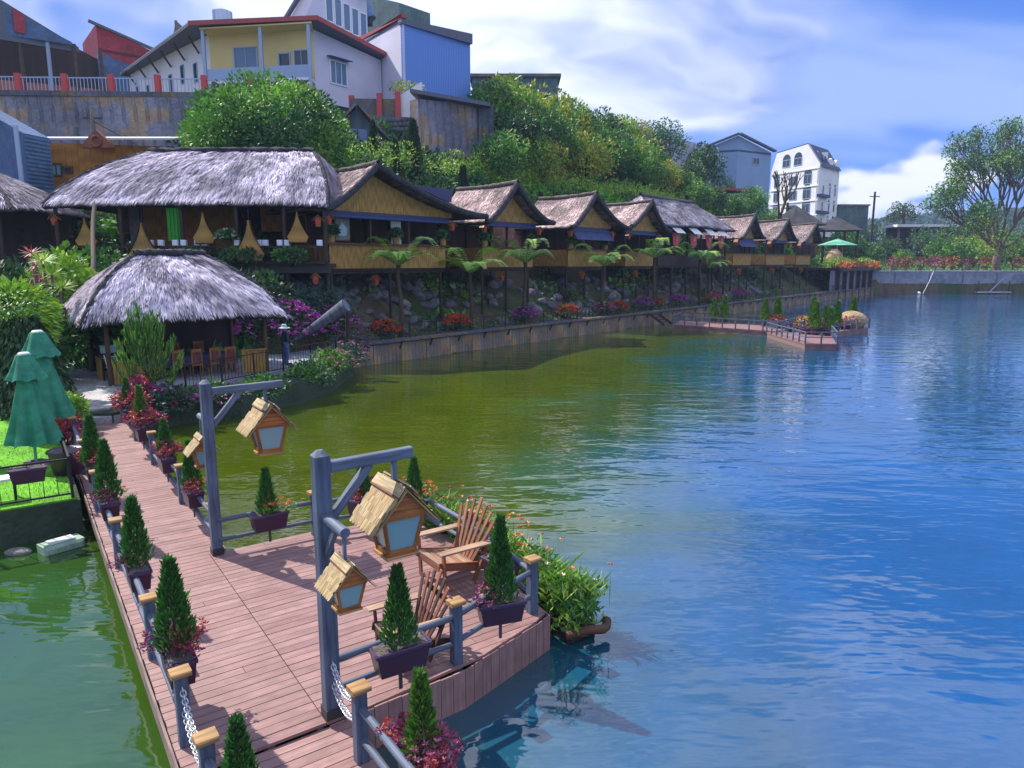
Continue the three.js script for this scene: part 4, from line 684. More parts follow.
// ---------- person on the patio ----------
{
  const t = thing('person', 'person in a pale brimmed hat, dark top and blue jeans on the patio', 'person', [-10.15, 1.0, -31.6], 2.4);
  const sd = (p, a, b, ra, rb) => { const ba = [b[0] - a[0], b[1] - a[1], b[2] - a[2]], pa = [p[0] - a[0], p[1] - a[1], p[2] - a[2]], h = clamp((pa[0] * ba[0] + pa[1] * ba[1] + pa[2] * ba[2]) / (ba[0] ** 2 + ba[1] ** 2 + ba[2] ** 2)); return Math.hypot(pa[0] - ba[0] * h, pa[1] - ba[1] * h, pa[2] - ba[2] * h) - lerp(ra, rb, h); };
  const smin = (a, b, k) => { const h = clamp(0.5 + 0.5 * (b - a) / k); return lerp(b, a, h) - k * h * (1 - h); };
  const legs = [[[-0.1, 0.92, 0], [-0.12, 0.5, 0.03], 0.1, 0.068], [[-0.12, 0.5, 0.03], [-0.13, 0.1, -0.03], 0.066, 0.045], [[0.1, 0.92, 0], [0.13, 0.5, 0.05], 0.1, 0.068], [[0.13, 0.5, 0.05], [0.16, 0.1, 0], 0.066, 0.045]];
  const feet = [[[-0.13, 0.045, -0.04], [-0.14, 0.035, 0.17], 0.045, 0.038], [[0.16, 0.045, -0.01], [0.19, 0.035, 0.19], 0.045, 0.038]];
  const torso = [[[0, 0.95, 0], [0, 1.15, 0.01], 0.14, 0.13], [[0, 1.15, 0.01], [0, 1.36, 0], 0.14, 0.15], [[-0.15, 1.4, 0], [0.15, 1.4, 0], 0.075, 0.075]];
  const arms = [[[-0.19, 1.4, 0], [-0.3, 1.14, -0.03], 0.058, 0.045], [[-0.3, 1.14, -0.03], [-0.2, 0.97, 0.14], 0.042, 0.032], [[0.19, 1.4, 0], [0.29, 1.14, 0], 0.058, 0.045], [[0.29, 1.14, 0], [0.26, 1.02, 0.22], 0.042, 0.032]];
  const neck = [[[0, 1.44, 0], [0, 1.55, 0.01], 0.052, 0.05]], head = [[[0, 1.6, 0.02], [0, 1.68, 0.0], 0.08, 0.095], [[0, 1.6, 0.105], [0, 1.625, 0.1], 0.014, 0.012], [[-0.09, 1.63, 0], [-0.095, 1.65, 0], 0.02, 0.02], [[0.09, 1.63, 0], [0.095, 1.65, 0], 0.02, 0.02]];
  const hands = []; for (const [hx, hy, hz, e] of [[-0.19, 0.95, 0.17, -1], [0.255, 1.0, 0.26, 1]]) { hands.push([[hx, hy + 0.01, hz - 0.02], [hx, hy - 0.03, hz + 0.05], 0.03, 0.027]); for (let k = 0; k < 4; k++) hands.push([[hx + (k - 1.5) * 0.017, hy - 0.03, hz + 0.06], [hx + (k - 1.5) * 0.02, hy - 0.07 - (k % 2) * 0.006, hz + 0.1], 0.01, 0.008]); hands.push([[hx - e * 0.025, hy - 0.01, hz + 0.01], [hx - e * 0.05, hy - 0.03, hz + 0.06], 0.011, 0.009]); }
  function skin(name, bones, grow, res, k, m, parent) {
    const mc = new MarchingCubes(res, new THREE.MeshStandardMaterial(), false, false, 60000); mc.isolation = 0; const S = 1.0;
    for (let z = 0; z < res; z++) for (let y = 0; y < res; y++) for (let x = 0; x < res; x++) { const p = [((x - res / 2) / (res / 2)) * S, ((y - res / 2) / (res / 2)) * S + 0.9, ((z - res / 2) / (res / 2)) * S]; let d = 9; for (const b of bones) d = smin(d, sd(p, ...b) - grow, k); mc.field[x + y * res + z * res * res] = -d; }
    mc.update(); const n = mc.count, g = new THREE.BufferGeometry(); g.setAttribute('position', new THREE.BufferAttribute(mc.positionArray.slice(0, n * 3), 3)); g.setAttribute('normal', new THREE.BufferAttribute(mc.normalArray.slice(0, n * 3), 3)); g.translate(0, 0.9, 0); return mesh(name, g, m, parent);
  }
  skin('body', [...legs, ...feet, ...torso, ...arms, ...neck, ...head, ...hands], 0, 110, 0.03, 'skin', t);
  skin('jeans', [...legs, [[-0.07, 0.95, 0], [0.07, 0.95, 0], 0.125, 0.125]], 0.016, 84, 0.04, 'jeans', t);
  skin('top', [...torso, arms[0], arms[1], arms[2], arms[3]].map((b, i) => i > 2 && i % 2 === 0 ? [b[0], b[1].map((v, k) => lerp(b[0][k], v, 0.75)), b[2], b[3]] : b), 0.018, 84, 0.04, 'shirt', t);
  mesh('shoes', new MB().add(softBox(0.1, 0.09, 0.28, 0.03).translate(-0.135, 0.045, 0.06)).add(softBox(0.1, 0.09, 0.28, 0.03).translate(0.175, 0.045, 0.08)).geo(), 'darkSteel', t);
  mesh('hat', new THREE.LatheGeometry([[0, 1.83], [0.08, 1.825], [0.108, 1.79], [0.112, 1.7], [0.2, 1.68], [0.255, 1.655], [0.25, 1.648], [0.1, 1.68]].map((q) => new THREE.Vector2(...q)), 24), 'hat', t);
}

// ---------- quay ----------
{
  const R = rng(61), q = new THREE.Group(); q.name = 'quay_wall'; q.position.set(...ST(0, 0)); q.rotation.y = ROWTURN; struct(q, 'pale concrete quay wall along the foot of the stilt houses', 'quay');
  mesh('wall_core', boxG(121, 2.9, 2.7, 58.5, -0.32, -1.45), 'concreteBlue', q);
  const pg = [0, 1, 2].map(() => metre(boxG(1.96, 2.2, 0.08), 0)); for (let k = 0; k < 60; k++) { const o = mesh('wall_panel', pg[k % 3], 'quay', q); o.position.set(-1 + k * 2 + 1, -0.06 + R() * 0.02, -0.05 + R() * 0.012); }
  mesh('coping', boxG(121, 0.14, 0.5, 58.5, 1.2, -0.02), 'concreteBlue', q);
  const bk = new MB().bar(V(0, 0.72, 0.02), V(0, 1.12, 0.2), 0.06).geo(); for (let k = 0; k < 40; k++) { const o = mesh('bracket', bk, 'iron', q); o.position.x = 0.5 + k * 2.4; }
}
ironFence('black iron fence along the quay below the stilt houses', [[...ST(-0.5, 0.1)].filter((_, i) => i !== 1), [...ST(36, 0.1)].filter((_, i) => i !== 1), [...ST(95, 0.1)].filter((_, i) => i !== 1)], 1.27, 0.42, 0.85, 2.2);

// ---------- thatched houses on stilts ----------
function boards(m, x0, x1, ylo, yhi, z, w = 0.2, seed = 3) { const R = rng(seed); for (let x = x0; x < x1 - 0.02; x += w) { const ww = Math.min(w, x1 - x), xm = x + ww / 2, a = typeof ylo === 'function' ? ylo(xm) : ylo, b = typeof yhi === 'function' ? yhi(xm) : yhi; if (b - a > 0.05) m.box(ww - 0.012, b - a, 0.035 + R() * 0.02, xm, (a + b) / 2, z); } return m; }
function stiltHouse(label, o) {
  const { t0, t1, ta, tl, tr, yA = 10.75, yl = 8.15, yr = 8.4, depth = 4.4, floor = 5.16, pale = 1, straws = 2600, awn = 0, seed } = o, tc = (t0 + t1) / 2;
  const g = thing('stilt_house', label, 'house', ST(tc, 3.5, 0), ROWTURN, 'thatched stilt houses along the quay');
  const x0 = t0 - tc, x1 = t1 - tc, xa = ta - tc, xl = tl - tc, xr = tr - tc, sill = floor + 1.38, top = 8.2;
  const prof = (x) => { const e = x < xa ? [xl, yl] : [xr, yr], q = clamp((x - xa) / (e[0] - xa)), p = x < xa ? 1.32 : 1.75; return e[1] + (yA - e[1]) * Math.pow(1 - q, p); };
  const roof = new THREE.Group(); roof.name = 'roof'; g.add(roof);
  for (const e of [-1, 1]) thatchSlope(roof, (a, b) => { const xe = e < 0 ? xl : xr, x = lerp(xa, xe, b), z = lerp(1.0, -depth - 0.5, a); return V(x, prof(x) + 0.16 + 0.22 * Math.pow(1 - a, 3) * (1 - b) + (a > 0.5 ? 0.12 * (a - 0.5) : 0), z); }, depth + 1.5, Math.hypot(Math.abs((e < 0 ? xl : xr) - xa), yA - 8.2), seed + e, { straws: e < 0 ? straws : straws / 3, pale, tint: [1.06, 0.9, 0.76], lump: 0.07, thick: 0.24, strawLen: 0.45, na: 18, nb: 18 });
  for (const e of [-1, 1]) { const xe = e < 0 ? xl : xr, pts = []; for (let k = 0; k <= 8; k++) { const x = lerp(xa, xe + e * 0.12, k / 8); pts.push(V(x, (k === 8 ? prof(xe) + 0.02 : prof(x)) + 0.08 + 0.2 * (1 - k / 8), 1.02)); } const tg = new THREE.TubeGeometry(new THREE.CatmullRomCurve3(pts), 24, 0.2, 8); mesh('verge', tg, 'verge', roof); }
  { const g2 = new THREE.TubeGeometry(new THREE.CatmullRomCurve3([V(xa, yA + 0.42, 1.1), V(xa, yA + 0.3, -0.6), V(xa, yA + 0.24, -2.5), V(xa, yA + 0.26, -depth - 0.5)]), 24, 0.16, 7), p = g2.attributes.position; for (let i = 0; i < p.count; i++) p.setY(i, p.getY(i) + 0.07 * (hash(i, seed) - 0.5)); g2.computeVertexNormals(); mesh('ridge_roll', g2, 'thatchRidge', roof); }
  boards(new MB(), Math.max(xl + 0.3, x0 - 0.4), Math.min(xr - 0.3, x1 + 0.6), 8.42, (x) => prof(x) - 0.02, 0.1, 0.2, seed).build('gable_wall', 'bamboo', g);
  const W = x1 - x0;
  mesh('floor', boxG(W + 0.1, 0.16, depth, (x0 + x1) / 2, floor - 0.02, -depth / 2), 'darkBrown', g);
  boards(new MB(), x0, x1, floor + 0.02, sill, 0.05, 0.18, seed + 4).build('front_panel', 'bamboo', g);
  mesh('sill', boxG(W + 0.5, 0.09, 0.42, (x0 + x1) / 2, sill + 0.05, 0.08), 'brown', g);
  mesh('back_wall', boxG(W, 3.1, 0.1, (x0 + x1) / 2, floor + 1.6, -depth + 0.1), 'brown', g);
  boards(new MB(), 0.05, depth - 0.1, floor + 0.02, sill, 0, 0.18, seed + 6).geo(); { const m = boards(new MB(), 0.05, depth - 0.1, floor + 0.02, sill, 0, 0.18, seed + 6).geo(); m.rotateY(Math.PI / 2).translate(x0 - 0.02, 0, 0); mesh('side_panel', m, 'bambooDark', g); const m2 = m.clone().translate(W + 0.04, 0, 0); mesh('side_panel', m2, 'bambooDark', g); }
  const n = Math.max(2, Math.round(W / 3)); for (let k = 0; k <= n; k++) for (const z of [0, -depth + 0.3]) new MB().box(0.15, top - sill + 0.25, 0.15, lerp(x0 + 0.08, x1 - 0.08, k / n), (top + sill) / 2 + 0.1, z - 0.1).build('post', 'darkBrown', g);
  mesh('eave_beam', boxG(W + 0.5, 0.2, 0.16, (x0 + x1) / 2, 8.3, 0.06), 'navy', g);
  new MB().cyl(V(x0 - 0.1, 8.1, 0.32), V(x1 + 0.1, 8.1, 0.32), 0.09, 0.09, 10).build('awning_roll', 'awning', g);
  if (awn) { const m = new MB(); m.box(W * 0.96, 0.025, 1.0, (x0 + x1) / 2, 7.72, 0.62, 0.85); m.build('awning', 'awning', g); }
  const p0 = [x0 + 0.25, (x0 + x1) / 2, x1 - 0.25]; for (const x of p0) for (const z of [-0.2, -depth + 0.4]) { const w = rot(ROWTURN, ST(tc, 3.5, 0), x, z), h = height(w[0], w[2]); if (h < floor - 0.2) new MB().cyl(V(x, h - 0.5, z), V(x, floor, z), 0.1, 0.09, 8).build('stilt', 'darkBrown', g); }
  mesh('cross_beam', boxG(W, 0.16, 0.14, (x0 + x1) / 2, floor - 0.2, -0.2), 'darkBrown', g);
  return { g, tc, x0, x1, sill, floor };
}
mat('thatchRidge', [0.36, 0.30, 0.28], { map: rep(fibreTex, 2, 0.5), bumpMap: fibreBump, bumpScale: 0.04, roughness: 1 });
const HS = [
  ['widest stilt house, long sweeping gable next to the big upper pavilion', { t0: 0.9, t1: 10.2, ta: 3.8, tl: 0.1, tr: 13.2, yl: 8.3, yr: 8.5, pale: 1.1, seed: 600, straws: 3600 }],
  ['second stilt house from the big pavilion, sunlit tan thatch', { t0: 13.9, t1: 19.7, ta: 16.6, tl: 13.4, tr: 21, seed: 610, pale: 1.4 }],
  ['third stilt house from the big pavilion, with a blue drop awning', { t0: 24.4, t1: 30.3, ta: 27, tl: 23.6, tr: 32.6, awn: 1, seed: 620, pale: 1.4 }],
  ['fourth stilt house, just before the broad red-shaded hall', { t0: 33.6, t1: 38.9, ta: 36.6, tl: 33, tr: 40.4, yl: 8.6, seed: 630, pale: 1.35 }],
  ['stilt house just past the broad red-shaded hall', { t0: 58.6, t1: 64.2, ta: 62.4, tl: 58.6, tr: 66, awn: 1, seed: 640, straws: 900, pale: 1.3 }],
  ['last but one stilt house toward the terrace parasol', { t0: 69.6, t1: 76.5, ta: 74.4, tl: 69.6, tr: 78.6, seed: 650, straws: 900, pale: 1.3 }],
  ['farthest stilt house beside the terrace parasol', { t0: 81.6, t1: 88, ta: 86.8, tl: 81.6, tr: 90.4, seed: 660, straws: 900, pale: 1.3 }],
].map(([l, o]) => stiltHouse(l, o));
{ // things inside the widest house
  const b = ST(5.5, 3.5, 0), at = (x, z, y) => rot(ROWTURN, b, x, z, y);
  const s = thing('wall_picture', 'framed pale picture in the corner of the widest stilt house', 'picture', at(-3.4, -0.25, 6.75), ROWTURN); mesh('frame', softBox(1.1, 1.35, 0.05, 0.01).translate(0, 0.65, 0), 'brown', s); mesh('canvas', boxG(0.94, 1.2, 0.02, 0, 0.65, 0.03), mat('paintA', [0.20, 0.24, 0.22], { map: rep(blotTex, 0.6) }), s); mesh('motif', new MB().prism([[-0.25, 0.3], [0.25, 0.3], [0.3, 0.7], [0, 1.05], [-0.3, 0.7]], 0.01).geo().translate(0, 0, 0.042), mat('paintB', [0.30, 0.44, 0.50]), s);
  const w = thing('white_curtain', 'white curtain hanging in the opening of the widest stilt house', 'curtain', at(1.0, -0.6, 6.55), ROWTURN); { const m = new MB(); for (let k = 0; k < 9; k++) m.cyl(V(-0.36 + k * 0.09, 0, (k % 2) * 0.05), V(-0.36 + k * 0.09, 1.5, (k % 2) * 0.05), 0.055, 0.05, 6); m.build('cloth', 'whiteTrim', w); } new MB().box(1.2, 0.04, 0.04, 0, 1.52, 0).build('rod', 'brown', w);
}

// ---------- the broad hall with red-and-white shades ----------
{
  const g = thing('thatched_hall', 'broad thatched hall with red and white shades between stilt houses', 'hall', ST(49, 3.2, 0), ROWTURN);
  const roof = new THREE.Group(); roof.name = 'roof'; g.add(roof);
  const F = (sgn) => (a, b) => V(lerp(-7.2, 4.6, a) + lerp(0, (a - 0.5) * 7.2, b) , lerp(12.2, 9.15, Math.pow(b, 0.95)) + 0.15 * Math.sin(b * 3.1) - 0.1 * Math.sin(a * 9), lerp(-3.4, sgn > 0 ? 0.6 : -7.2, b));
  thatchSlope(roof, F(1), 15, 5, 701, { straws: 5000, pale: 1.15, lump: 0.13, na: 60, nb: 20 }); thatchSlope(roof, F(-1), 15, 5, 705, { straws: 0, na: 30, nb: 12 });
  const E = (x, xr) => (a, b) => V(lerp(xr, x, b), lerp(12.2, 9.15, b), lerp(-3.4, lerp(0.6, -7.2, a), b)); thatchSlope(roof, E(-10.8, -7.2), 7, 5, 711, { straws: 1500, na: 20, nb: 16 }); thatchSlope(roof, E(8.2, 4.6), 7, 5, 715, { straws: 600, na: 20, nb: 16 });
  const rr = new THREE.TubeGeometry(new THREE.CatmullRomCurve3([V(-7.3, 12.35, -3.4), V(-1, 12.25, -3.4), V(4.7, 12.3, -3.4)]), 20, 0.18, 7); mesh('ridge_roll', rr, 'thatchRidge', roof);
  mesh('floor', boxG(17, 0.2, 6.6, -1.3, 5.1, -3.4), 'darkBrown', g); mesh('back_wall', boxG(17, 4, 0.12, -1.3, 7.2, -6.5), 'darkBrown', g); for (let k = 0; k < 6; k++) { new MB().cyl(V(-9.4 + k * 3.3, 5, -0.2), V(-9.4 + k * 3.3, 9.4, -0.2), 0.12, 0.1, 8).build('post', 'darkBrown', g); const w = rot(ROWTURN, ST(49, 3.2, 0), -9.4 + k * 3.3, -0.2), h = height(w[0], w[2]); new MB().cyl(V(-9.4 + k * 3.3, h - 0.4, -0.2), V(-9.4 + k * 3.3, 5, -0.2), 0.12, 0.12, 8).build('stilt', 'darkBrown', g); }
  mesh('front_beam', boxG(17, 0.22, 0.2, -1.3, 9.2, -0.2), 'navy', g);
  boards(new MB(), -9.6, 7, 5.2, 6.2, 0, 0.2, 8).build('front_panel', 'darkBrown', g);
  [-6.6, -2.6, 1.2, 4.4].forEach((x, i) => {
    const s = thing('fabric_shade', `red and white fabric shade under the hall eave, ${ORD[i]} from the camera side`, 'shade', rot(ROWTURN, ST(49, 3.2, 0), x, 0.25, 9.0), ROWTURN, 'red and white shades of the hall');
    mesh('white_cloth', new MB().box(1.9, 0.03, 1.0, 0, -0.3, 0.35, 0.7).geo(), 'whiteTrim', s); mesh('red_cloth', new MB().prism([[-0.85, 0], [0.85, 0], [0.6, -1.1], [0, -1.45], [-0.6, -1.1]], 0.08).geo().translate(0, -0.6, 0.1), 'redPaint', s); mesh('trim', boxG(0.5, 0.5, 0.05, 0, -1.1, 0.22), 'roofPink', s);
  });
}

// ---------- upper pavilion ----------
const UP = [-17.6, 0, -43.0];
{
  const t = thing('thatched_pavilion', 'big upper pavilion with a long pale thatched roof and orange interior', 'pavilion', UP, 0, 'thatched pavilions by the lake');
  const roof = new THREE.Group(); roof.name = 'roof'; t.add(roof); hipRoof(roof, 15.4, 7.6, 9.4, 8.6, 3.3, 520, 44000, 1.22, 1.3, 0.12, 1.5);
  mesh('floor', boxG(15.2, 0.22, 7.2, 0, 5.35, 0), 'darkBrown', t); mesh('floor_edge', boxG(15.4, 0.5, 0.12, 0, 5.2, 3.66), 'darkSteel', t);
  for (const x of [-7.2, -3.7, -0.4, 2.6, 5.2, 7.4]) { mesh('post', new MB().cyl(V(x, 5.4, 3.4), V(x, 8.9, 3.4), 0.12, 0.11, 10).geo(), 'darkBrown', t); const h = height(UP[0] + x, UP[2] + 3.4); mesh('stilt', new MB().cyl(V(x, h - 0.5, 3.3), V(x, 5.3, 3.3), 0.13, 0.13, 10).geo(), 'darkBrown', t); }
  mesh('eave_beam', boxG(15.4, 0.22, 0.2, 0, 8.72, 3.4), 'brown', t);
  boards(new MB(), -5.8, 0.6, 5.4, 8.9, -1.6, 0.32, 31).build('orange_partition', 'orangeWall', t); boards(new MB(), 2.2, 5.0, 7.4, 8.9, -1.6, 0.32, 32).build('orange_partition', 'orangeWall', t); mesh('partition_panel', boxG(1.5, 1.4, 0.08, -2.0, 6.7, -1.45), 'brick', t);
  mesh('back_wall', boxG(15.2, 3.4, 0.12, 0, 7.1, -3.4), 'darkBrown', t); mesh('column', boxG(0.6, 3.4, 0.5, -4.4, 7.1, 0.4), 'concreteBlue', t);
  new MB().box(15, 0.08, 0.1, 0, 6.36, 3.5).box(15, 0.06, 0.08, 0, 5.6, 3.5).build('front_rail', 'darkBrown', t); const bars = new MB(); for (let k = 0; k < 60; k++) bars.box(0.05, 0.75, 0.04, -7.4 + k * 0.25, 5.98, 3.5); bars.build('balusters', 'darkBrown', t);
  mesh('shelf', boxG(15, 0.07, 0.5, 0, 5.5, 3.95), 'darkBrown', t);
}
{ const c = thing('green_curtain', 'hanging green curtain in the upper pavilion', 'curtain', [-18.4, 6.7, -39.75], 0); const m = new MB(); for (let k = 0; k < 9; k++) m.cyl(V(-0.4 + k * 0.1, 0, (k % 2) * 0.05), V(-0.4 + k * 0.1, 1.75, (k % 2) * 0.05), 0.062, 0.055, 6); m.build('cloth', 'curtain', c); new MB().box(1.1, 0.04, 0.04, 0, 1.78, 0).build('rod', 'brown', c); }
// bell-shaped hanging lanterns
function bellLantern(label, pos, s, turn) {
  const t = thing('bell_lantern', label, 'lantern', pos, turn, 'large yellow lanterns of the upper pavilion'); t.scale.setScalar(s);
  const pts = [], n = 7; for (let k = 0; k <= n; k++) { const q = k / n; pts.push([0.04 + 0.62 * Math.pow(q, 1.7), 1.55 * (1 - q)]); } const L = pts.map(([x, y]) => [-x, y]).reverse(); const face = [...pts, [0.55, -0.18], [-0.55, -0.18], ...L.map(([x, y]) => [x, y])];
  mesh('body', metre(new MB().prism([...pts, [0.5, -0.32], [-0.5, -0.32], ...L], 0.9).geo(), 1).translate(0, 0, -0.45), 'bamboo', t);
  for (const e of [-1, 1]) { const g = new THREE.BufferGeometry(), p = []; for (let k = 0; k < n; k++) { const a = pts[k], b = pts[k + 1], q = (v, z) => [e * (v[0] + 0.03), v[1] + 0.03, z]; for (const v of [q(a, -0.58), q(b, -0.58), q(b, 0.56), q(a, -0.58), q(b, 0.56), q(a, 0.56)]) p.push(...v); } g.setAttribute('position', new THREE.Float32BufferAttribute(p, 3)); g.setAttribute('uv', new THREE.Float32BufferAttribute(p.filter((_, i) => i % 3 !== 0), 2)); g.computeVertexNormals(); const m = mesh('roof_skin', g, 'brownTwo', t); }
  new MB().cyl(V(0, 1.5, 0), V(0, 2.1, 0), 0.02, 0.02, 5).build('cord', 'iron', t); mesh('base_board', softBox(1.15, 0.06, 1.0, 0.01).translate(0, -0.36, 0), 'brown', t);
}
wood('brownTwo', [0.23, 0.11, 0.05], { side: THREE.DoubleSide });
[[-23.4, 6.7, -39.9, 0.8, 'beside the leafy pole at the open end'], [-20.0, 6.0, -39.3, 1.05, 'low, left of the green curtain'], [-16.8, 6.85, -39.6, 0.85, 'next to the white flowering plant'], [-14.2, 6.0, -39.2, 1.12, 'lowest and tallest, before the dark end'], [-11.7, 6.9, -39.6, 0.85, 'nearest the widest stilt house']].forEach(([x, y, z, s, l], i) => bellLantern(`yellow bell-shaped lantern in the upper pavilion, ${l}`, [x, y, z], s, 0.35 - i * 0.02));
{ const lampG = softBox(0.3, 0.32, 0.26, 0.03); for (let k = 0; k < 14; k++) { const o = mesh('rail_lamp', lampG, 'lampWhite'); o.position.set(-20.3 + [0, 0.5, 1, 1.7, 2.1, 2.75, 3.1, 4.65, 5.05, 5.7, 6.0, 6.7, 7.05, 8.6][k] * 1.14, 6.58, -39.5); one(o, `small white square lamp on the upper pavilion rail, ${ORD[k]} from the curtain`, 'lamp', 'white lamps on the rail'); } }
{ const t = thing('thatched_pavilion', 'thatched roof cut off by the edge of the photo, beyond the upper pavilion', 'pavilion', [-33.6, 0, -43], 0, 'thatched pavilions by the lake'); const roof = new THREE.Group(); roof.name = 'roof'; t.add(roof); hipRoof(roof, 13.4, 7.6, 5, 8.4, 2.9, 560, 12000, 0.95, -1, 0.1); mesh('floor', boxG(12, 0.2, 6.5, 0, 5.3, 0), 'darkBrown', t); mesh('back_wall', boxG(12, 3.2, 0.1, 0, 7, -2.6), 'darkBrown', t); for (const x of [-5, 0, 5.4]) mesh('post', new MB().cyl(V(x, 3.2, 3), V(x, 8.6, 3), 0.12, 0.12, 8).geo(), 'darkBrown', t); }
// birdhouse lanterns
{
  const proto = thing('birdhouse_lantern', 'x', 'lantern', [0, 0, 0], 0, 'small orange birdhouse lanterns');
  mesh('body', boxShape(0.42, 0.44, 0.36, 0.72).translate(0, -0.5, 0), 'birdhouse', proto); for (const e of [-1, 1]) mesh('roof', boxG(0.5, 0.03, 0.5, e * 0.2, -0.16, 0, 0, 0, -e * 0.8), 'orangeWood', proto); mesh('gable', new MB().prism([[-0.24, -0.3], [0.24, -0.3], [0, -0.04]], 0.3).geo().translate(0, 0, -0.15), 'birdhouse', proto);
  const h = new THREE.Shape(); h.moveTo(0, -0.12); h.bezierCurveTo(-0.2, 0.04, -0.1, 0.16, 0, 0.07); h.bezierCurveTo(0.1, 0.16, 0.2, 0.04, 0, -0.12); mesh('heart', new THREE.ExtrudeGeometry(h, { depth: 0.02, bevelEnabled: false }).translate(0, -0.48, 0.185), 'heart', proto); new MB().cyl(V(0, -0.05, 0), V(0, 0.35, 0), 0.012, 0.012, 4).build('cord', 'iron', proto);
  scene.remove(proto); taken.birdhouse_lantern = -1;
  const names = ['widest stilt house', 'second stilt house', 'third stilt house', 'fourth stilt house', 'house past the hall', 'last but one house', 'farthest house'];
  HS.forEach((H, i) => {
    const b = ST(H.tc, 3.5, 0), put = (x, y, z, l) => copy(proto, rot(ROWTURN, b, x, z, y), ROWTURN, i > 3 ? 0.95 : 0.78, l);
    put(H.x0 - 0.3, 8.15, 0.5, `orange birdhouse lantern at the near eave of the ${names[i]}`); put(H.x1 + 0.2, 8.15, 0.5, `orange birdhouse lantern at the far eave of the ${names[i]}`); put(lerp(H.x0, H.x1, 0.35), 4.75, 0.1, `orange birdhouse lantern hung below the floor of the ${names[i]}`);
  });
  [[-14.4, 4.95, -39.1, 'under the upper pavilion floor, on the pavilion side'], [-10.7, 4.95, -39.1, 'under the upper pavilion floor, close to the stilt house'], [-10.4, 8.0, -39.0, 'beside the upper pavilion eave at its end post'], [-24.9, 8.1, -39.6, 'in the dark open end of the upper pavilion']].forEach(([x, y, z, l]) => copy(proto, [x, y, z], 0.2, 0.8, `orange birdhouse lantern ${l}`));
}
// sill pots
{ const proto = bush({ name: 'sill_plant', label: 'x', seed: 741, R: 0.45, H: 0.9, n: 10, per: 40, len: 0.22, pal: [PAL.mid, PAL.dark], category: 'plant', group: 'potted plants on the sills' }); mesh('pot', new THREE.CylinderGeometry(0.24, 0.18, 0.4, 12).translate(0, 0.05, 0), 'bamboo', proto); scene.remove(proto); taken.sill_plant = -1;
  [[0, -4.5, 'first post of the widest stilt house'], [0, 0.3, 'middle of the widest stilt house'], [0, 4.4, 'far end of the widest stilt house'], [1, -2.7, 'near end of the second stilt house'], [1, 2.7, 'far end of the second stilt house'], [2, -2.6, 'near end of the third stilt house'], [2, 2.7, 'far end of the third stilt house'], [3, 2.4, 'far end of the fourth stilt house']].forEach(([i, x, l]) => copy(proto, rot(ROWTURN, ST(HS[i].tc, 3.5, 0), x, 0.1, HS[i].sill + 0.25), i + x, 1, `potted green plant on the sill, ${l}`)); }

// ---------- tree ferns on the quay ----------
{
  const make = (seed, H) => {
    const t = thing('tree_fern', 'x', 'tree fern', [0, 0, 0], 0, 'tree ferns along the quay'), L = new Leaves(seed), q = L.R;
    for (let k = 0; k < 16; k++) { const a = k * 2.399 + q() * 0.4, len = 2.0 + q() * 0.8, rise = (k % 4 === 0 ? 1.5 : 0.8) + q() * 0.4, ca = Math.cos(a), sa = Math.sin(a); const P = (f) => [ca * len * f, H + rise * Math.sin(f * 2.25) - 0.45 * f * f, sa * len * f], col = L.tint([C(0.46, 0.74, 0.05), C(0.38, 0.66, 0.05), C(0.30, 0.56, 0.05)]);
      for (let j = 1; j < 30; j++) { const f = j / 30, p = P(f), w = 0.46 * Math.sin(Math.pow(f, 0.7) * 3.0) + 0.05, v = 0.8 + 0.35 * q(), c = [col[0] * v, col[1] * v, col[2]]; for (const e of [-1, 1]) L.leaf(p[0], p[1], p[2], -sa * e + ca * 0.5, -0.1 + 0.3 * q(), ca * e + sa * 0.5, w, 0.115, c, [ca * 0.4, 1, sa * 0.4]); }
      const ra = P(0), rb = P(0.5); L.leaf(ra[0], ra[1], ra[2], rb[0] - ra[0], rb[1] - ra[1], rb[2] - ra[2], len * 0.55, 0.05, [0.09, 0.13, 0.03]); }
    mesh('fronds', L.geo(), leafMat, t).userData.kind = 'stuff'; new MB().tube([V(0, -0.5, 0), V(0.12, H * 0.4, 0.05), V(-0.05, H * 0.8, 0), V(0, H + 0.05, 0)], 0.13, 8).build('trunk', 'bark', t); scene.remove(t); return t;
  };
  const A = make(751, 4.1), B = make(752, 3.6), D = make(753, 4.4); taken.tree_fern = -1;
  [[A, 4.4, 1.6, 'below the widest stilt house', 1], [B, 10.6, 1.6, 'between the widest and second stilt houses', 1], [A, 16.3, 1.5, 'in front of the second stilt house', 1.03], [B, 26.7, 1.4, 'in front of the third stilt house', 1.1], [D, 35.6, 1.5, 'in front of the fourth stilt house', 1.06], [A, 45.6, 1.6, 'in front of the red-shaded hall', 1.1], [B, 51, 3, 'behind, under the red-shaded hall', 1.0]].forEach(([P, t, s, l, sc], i) => copy(P, ST(t, s, 1.25), i * 1.3, sc, `lime green tree fern ${l}`));
}
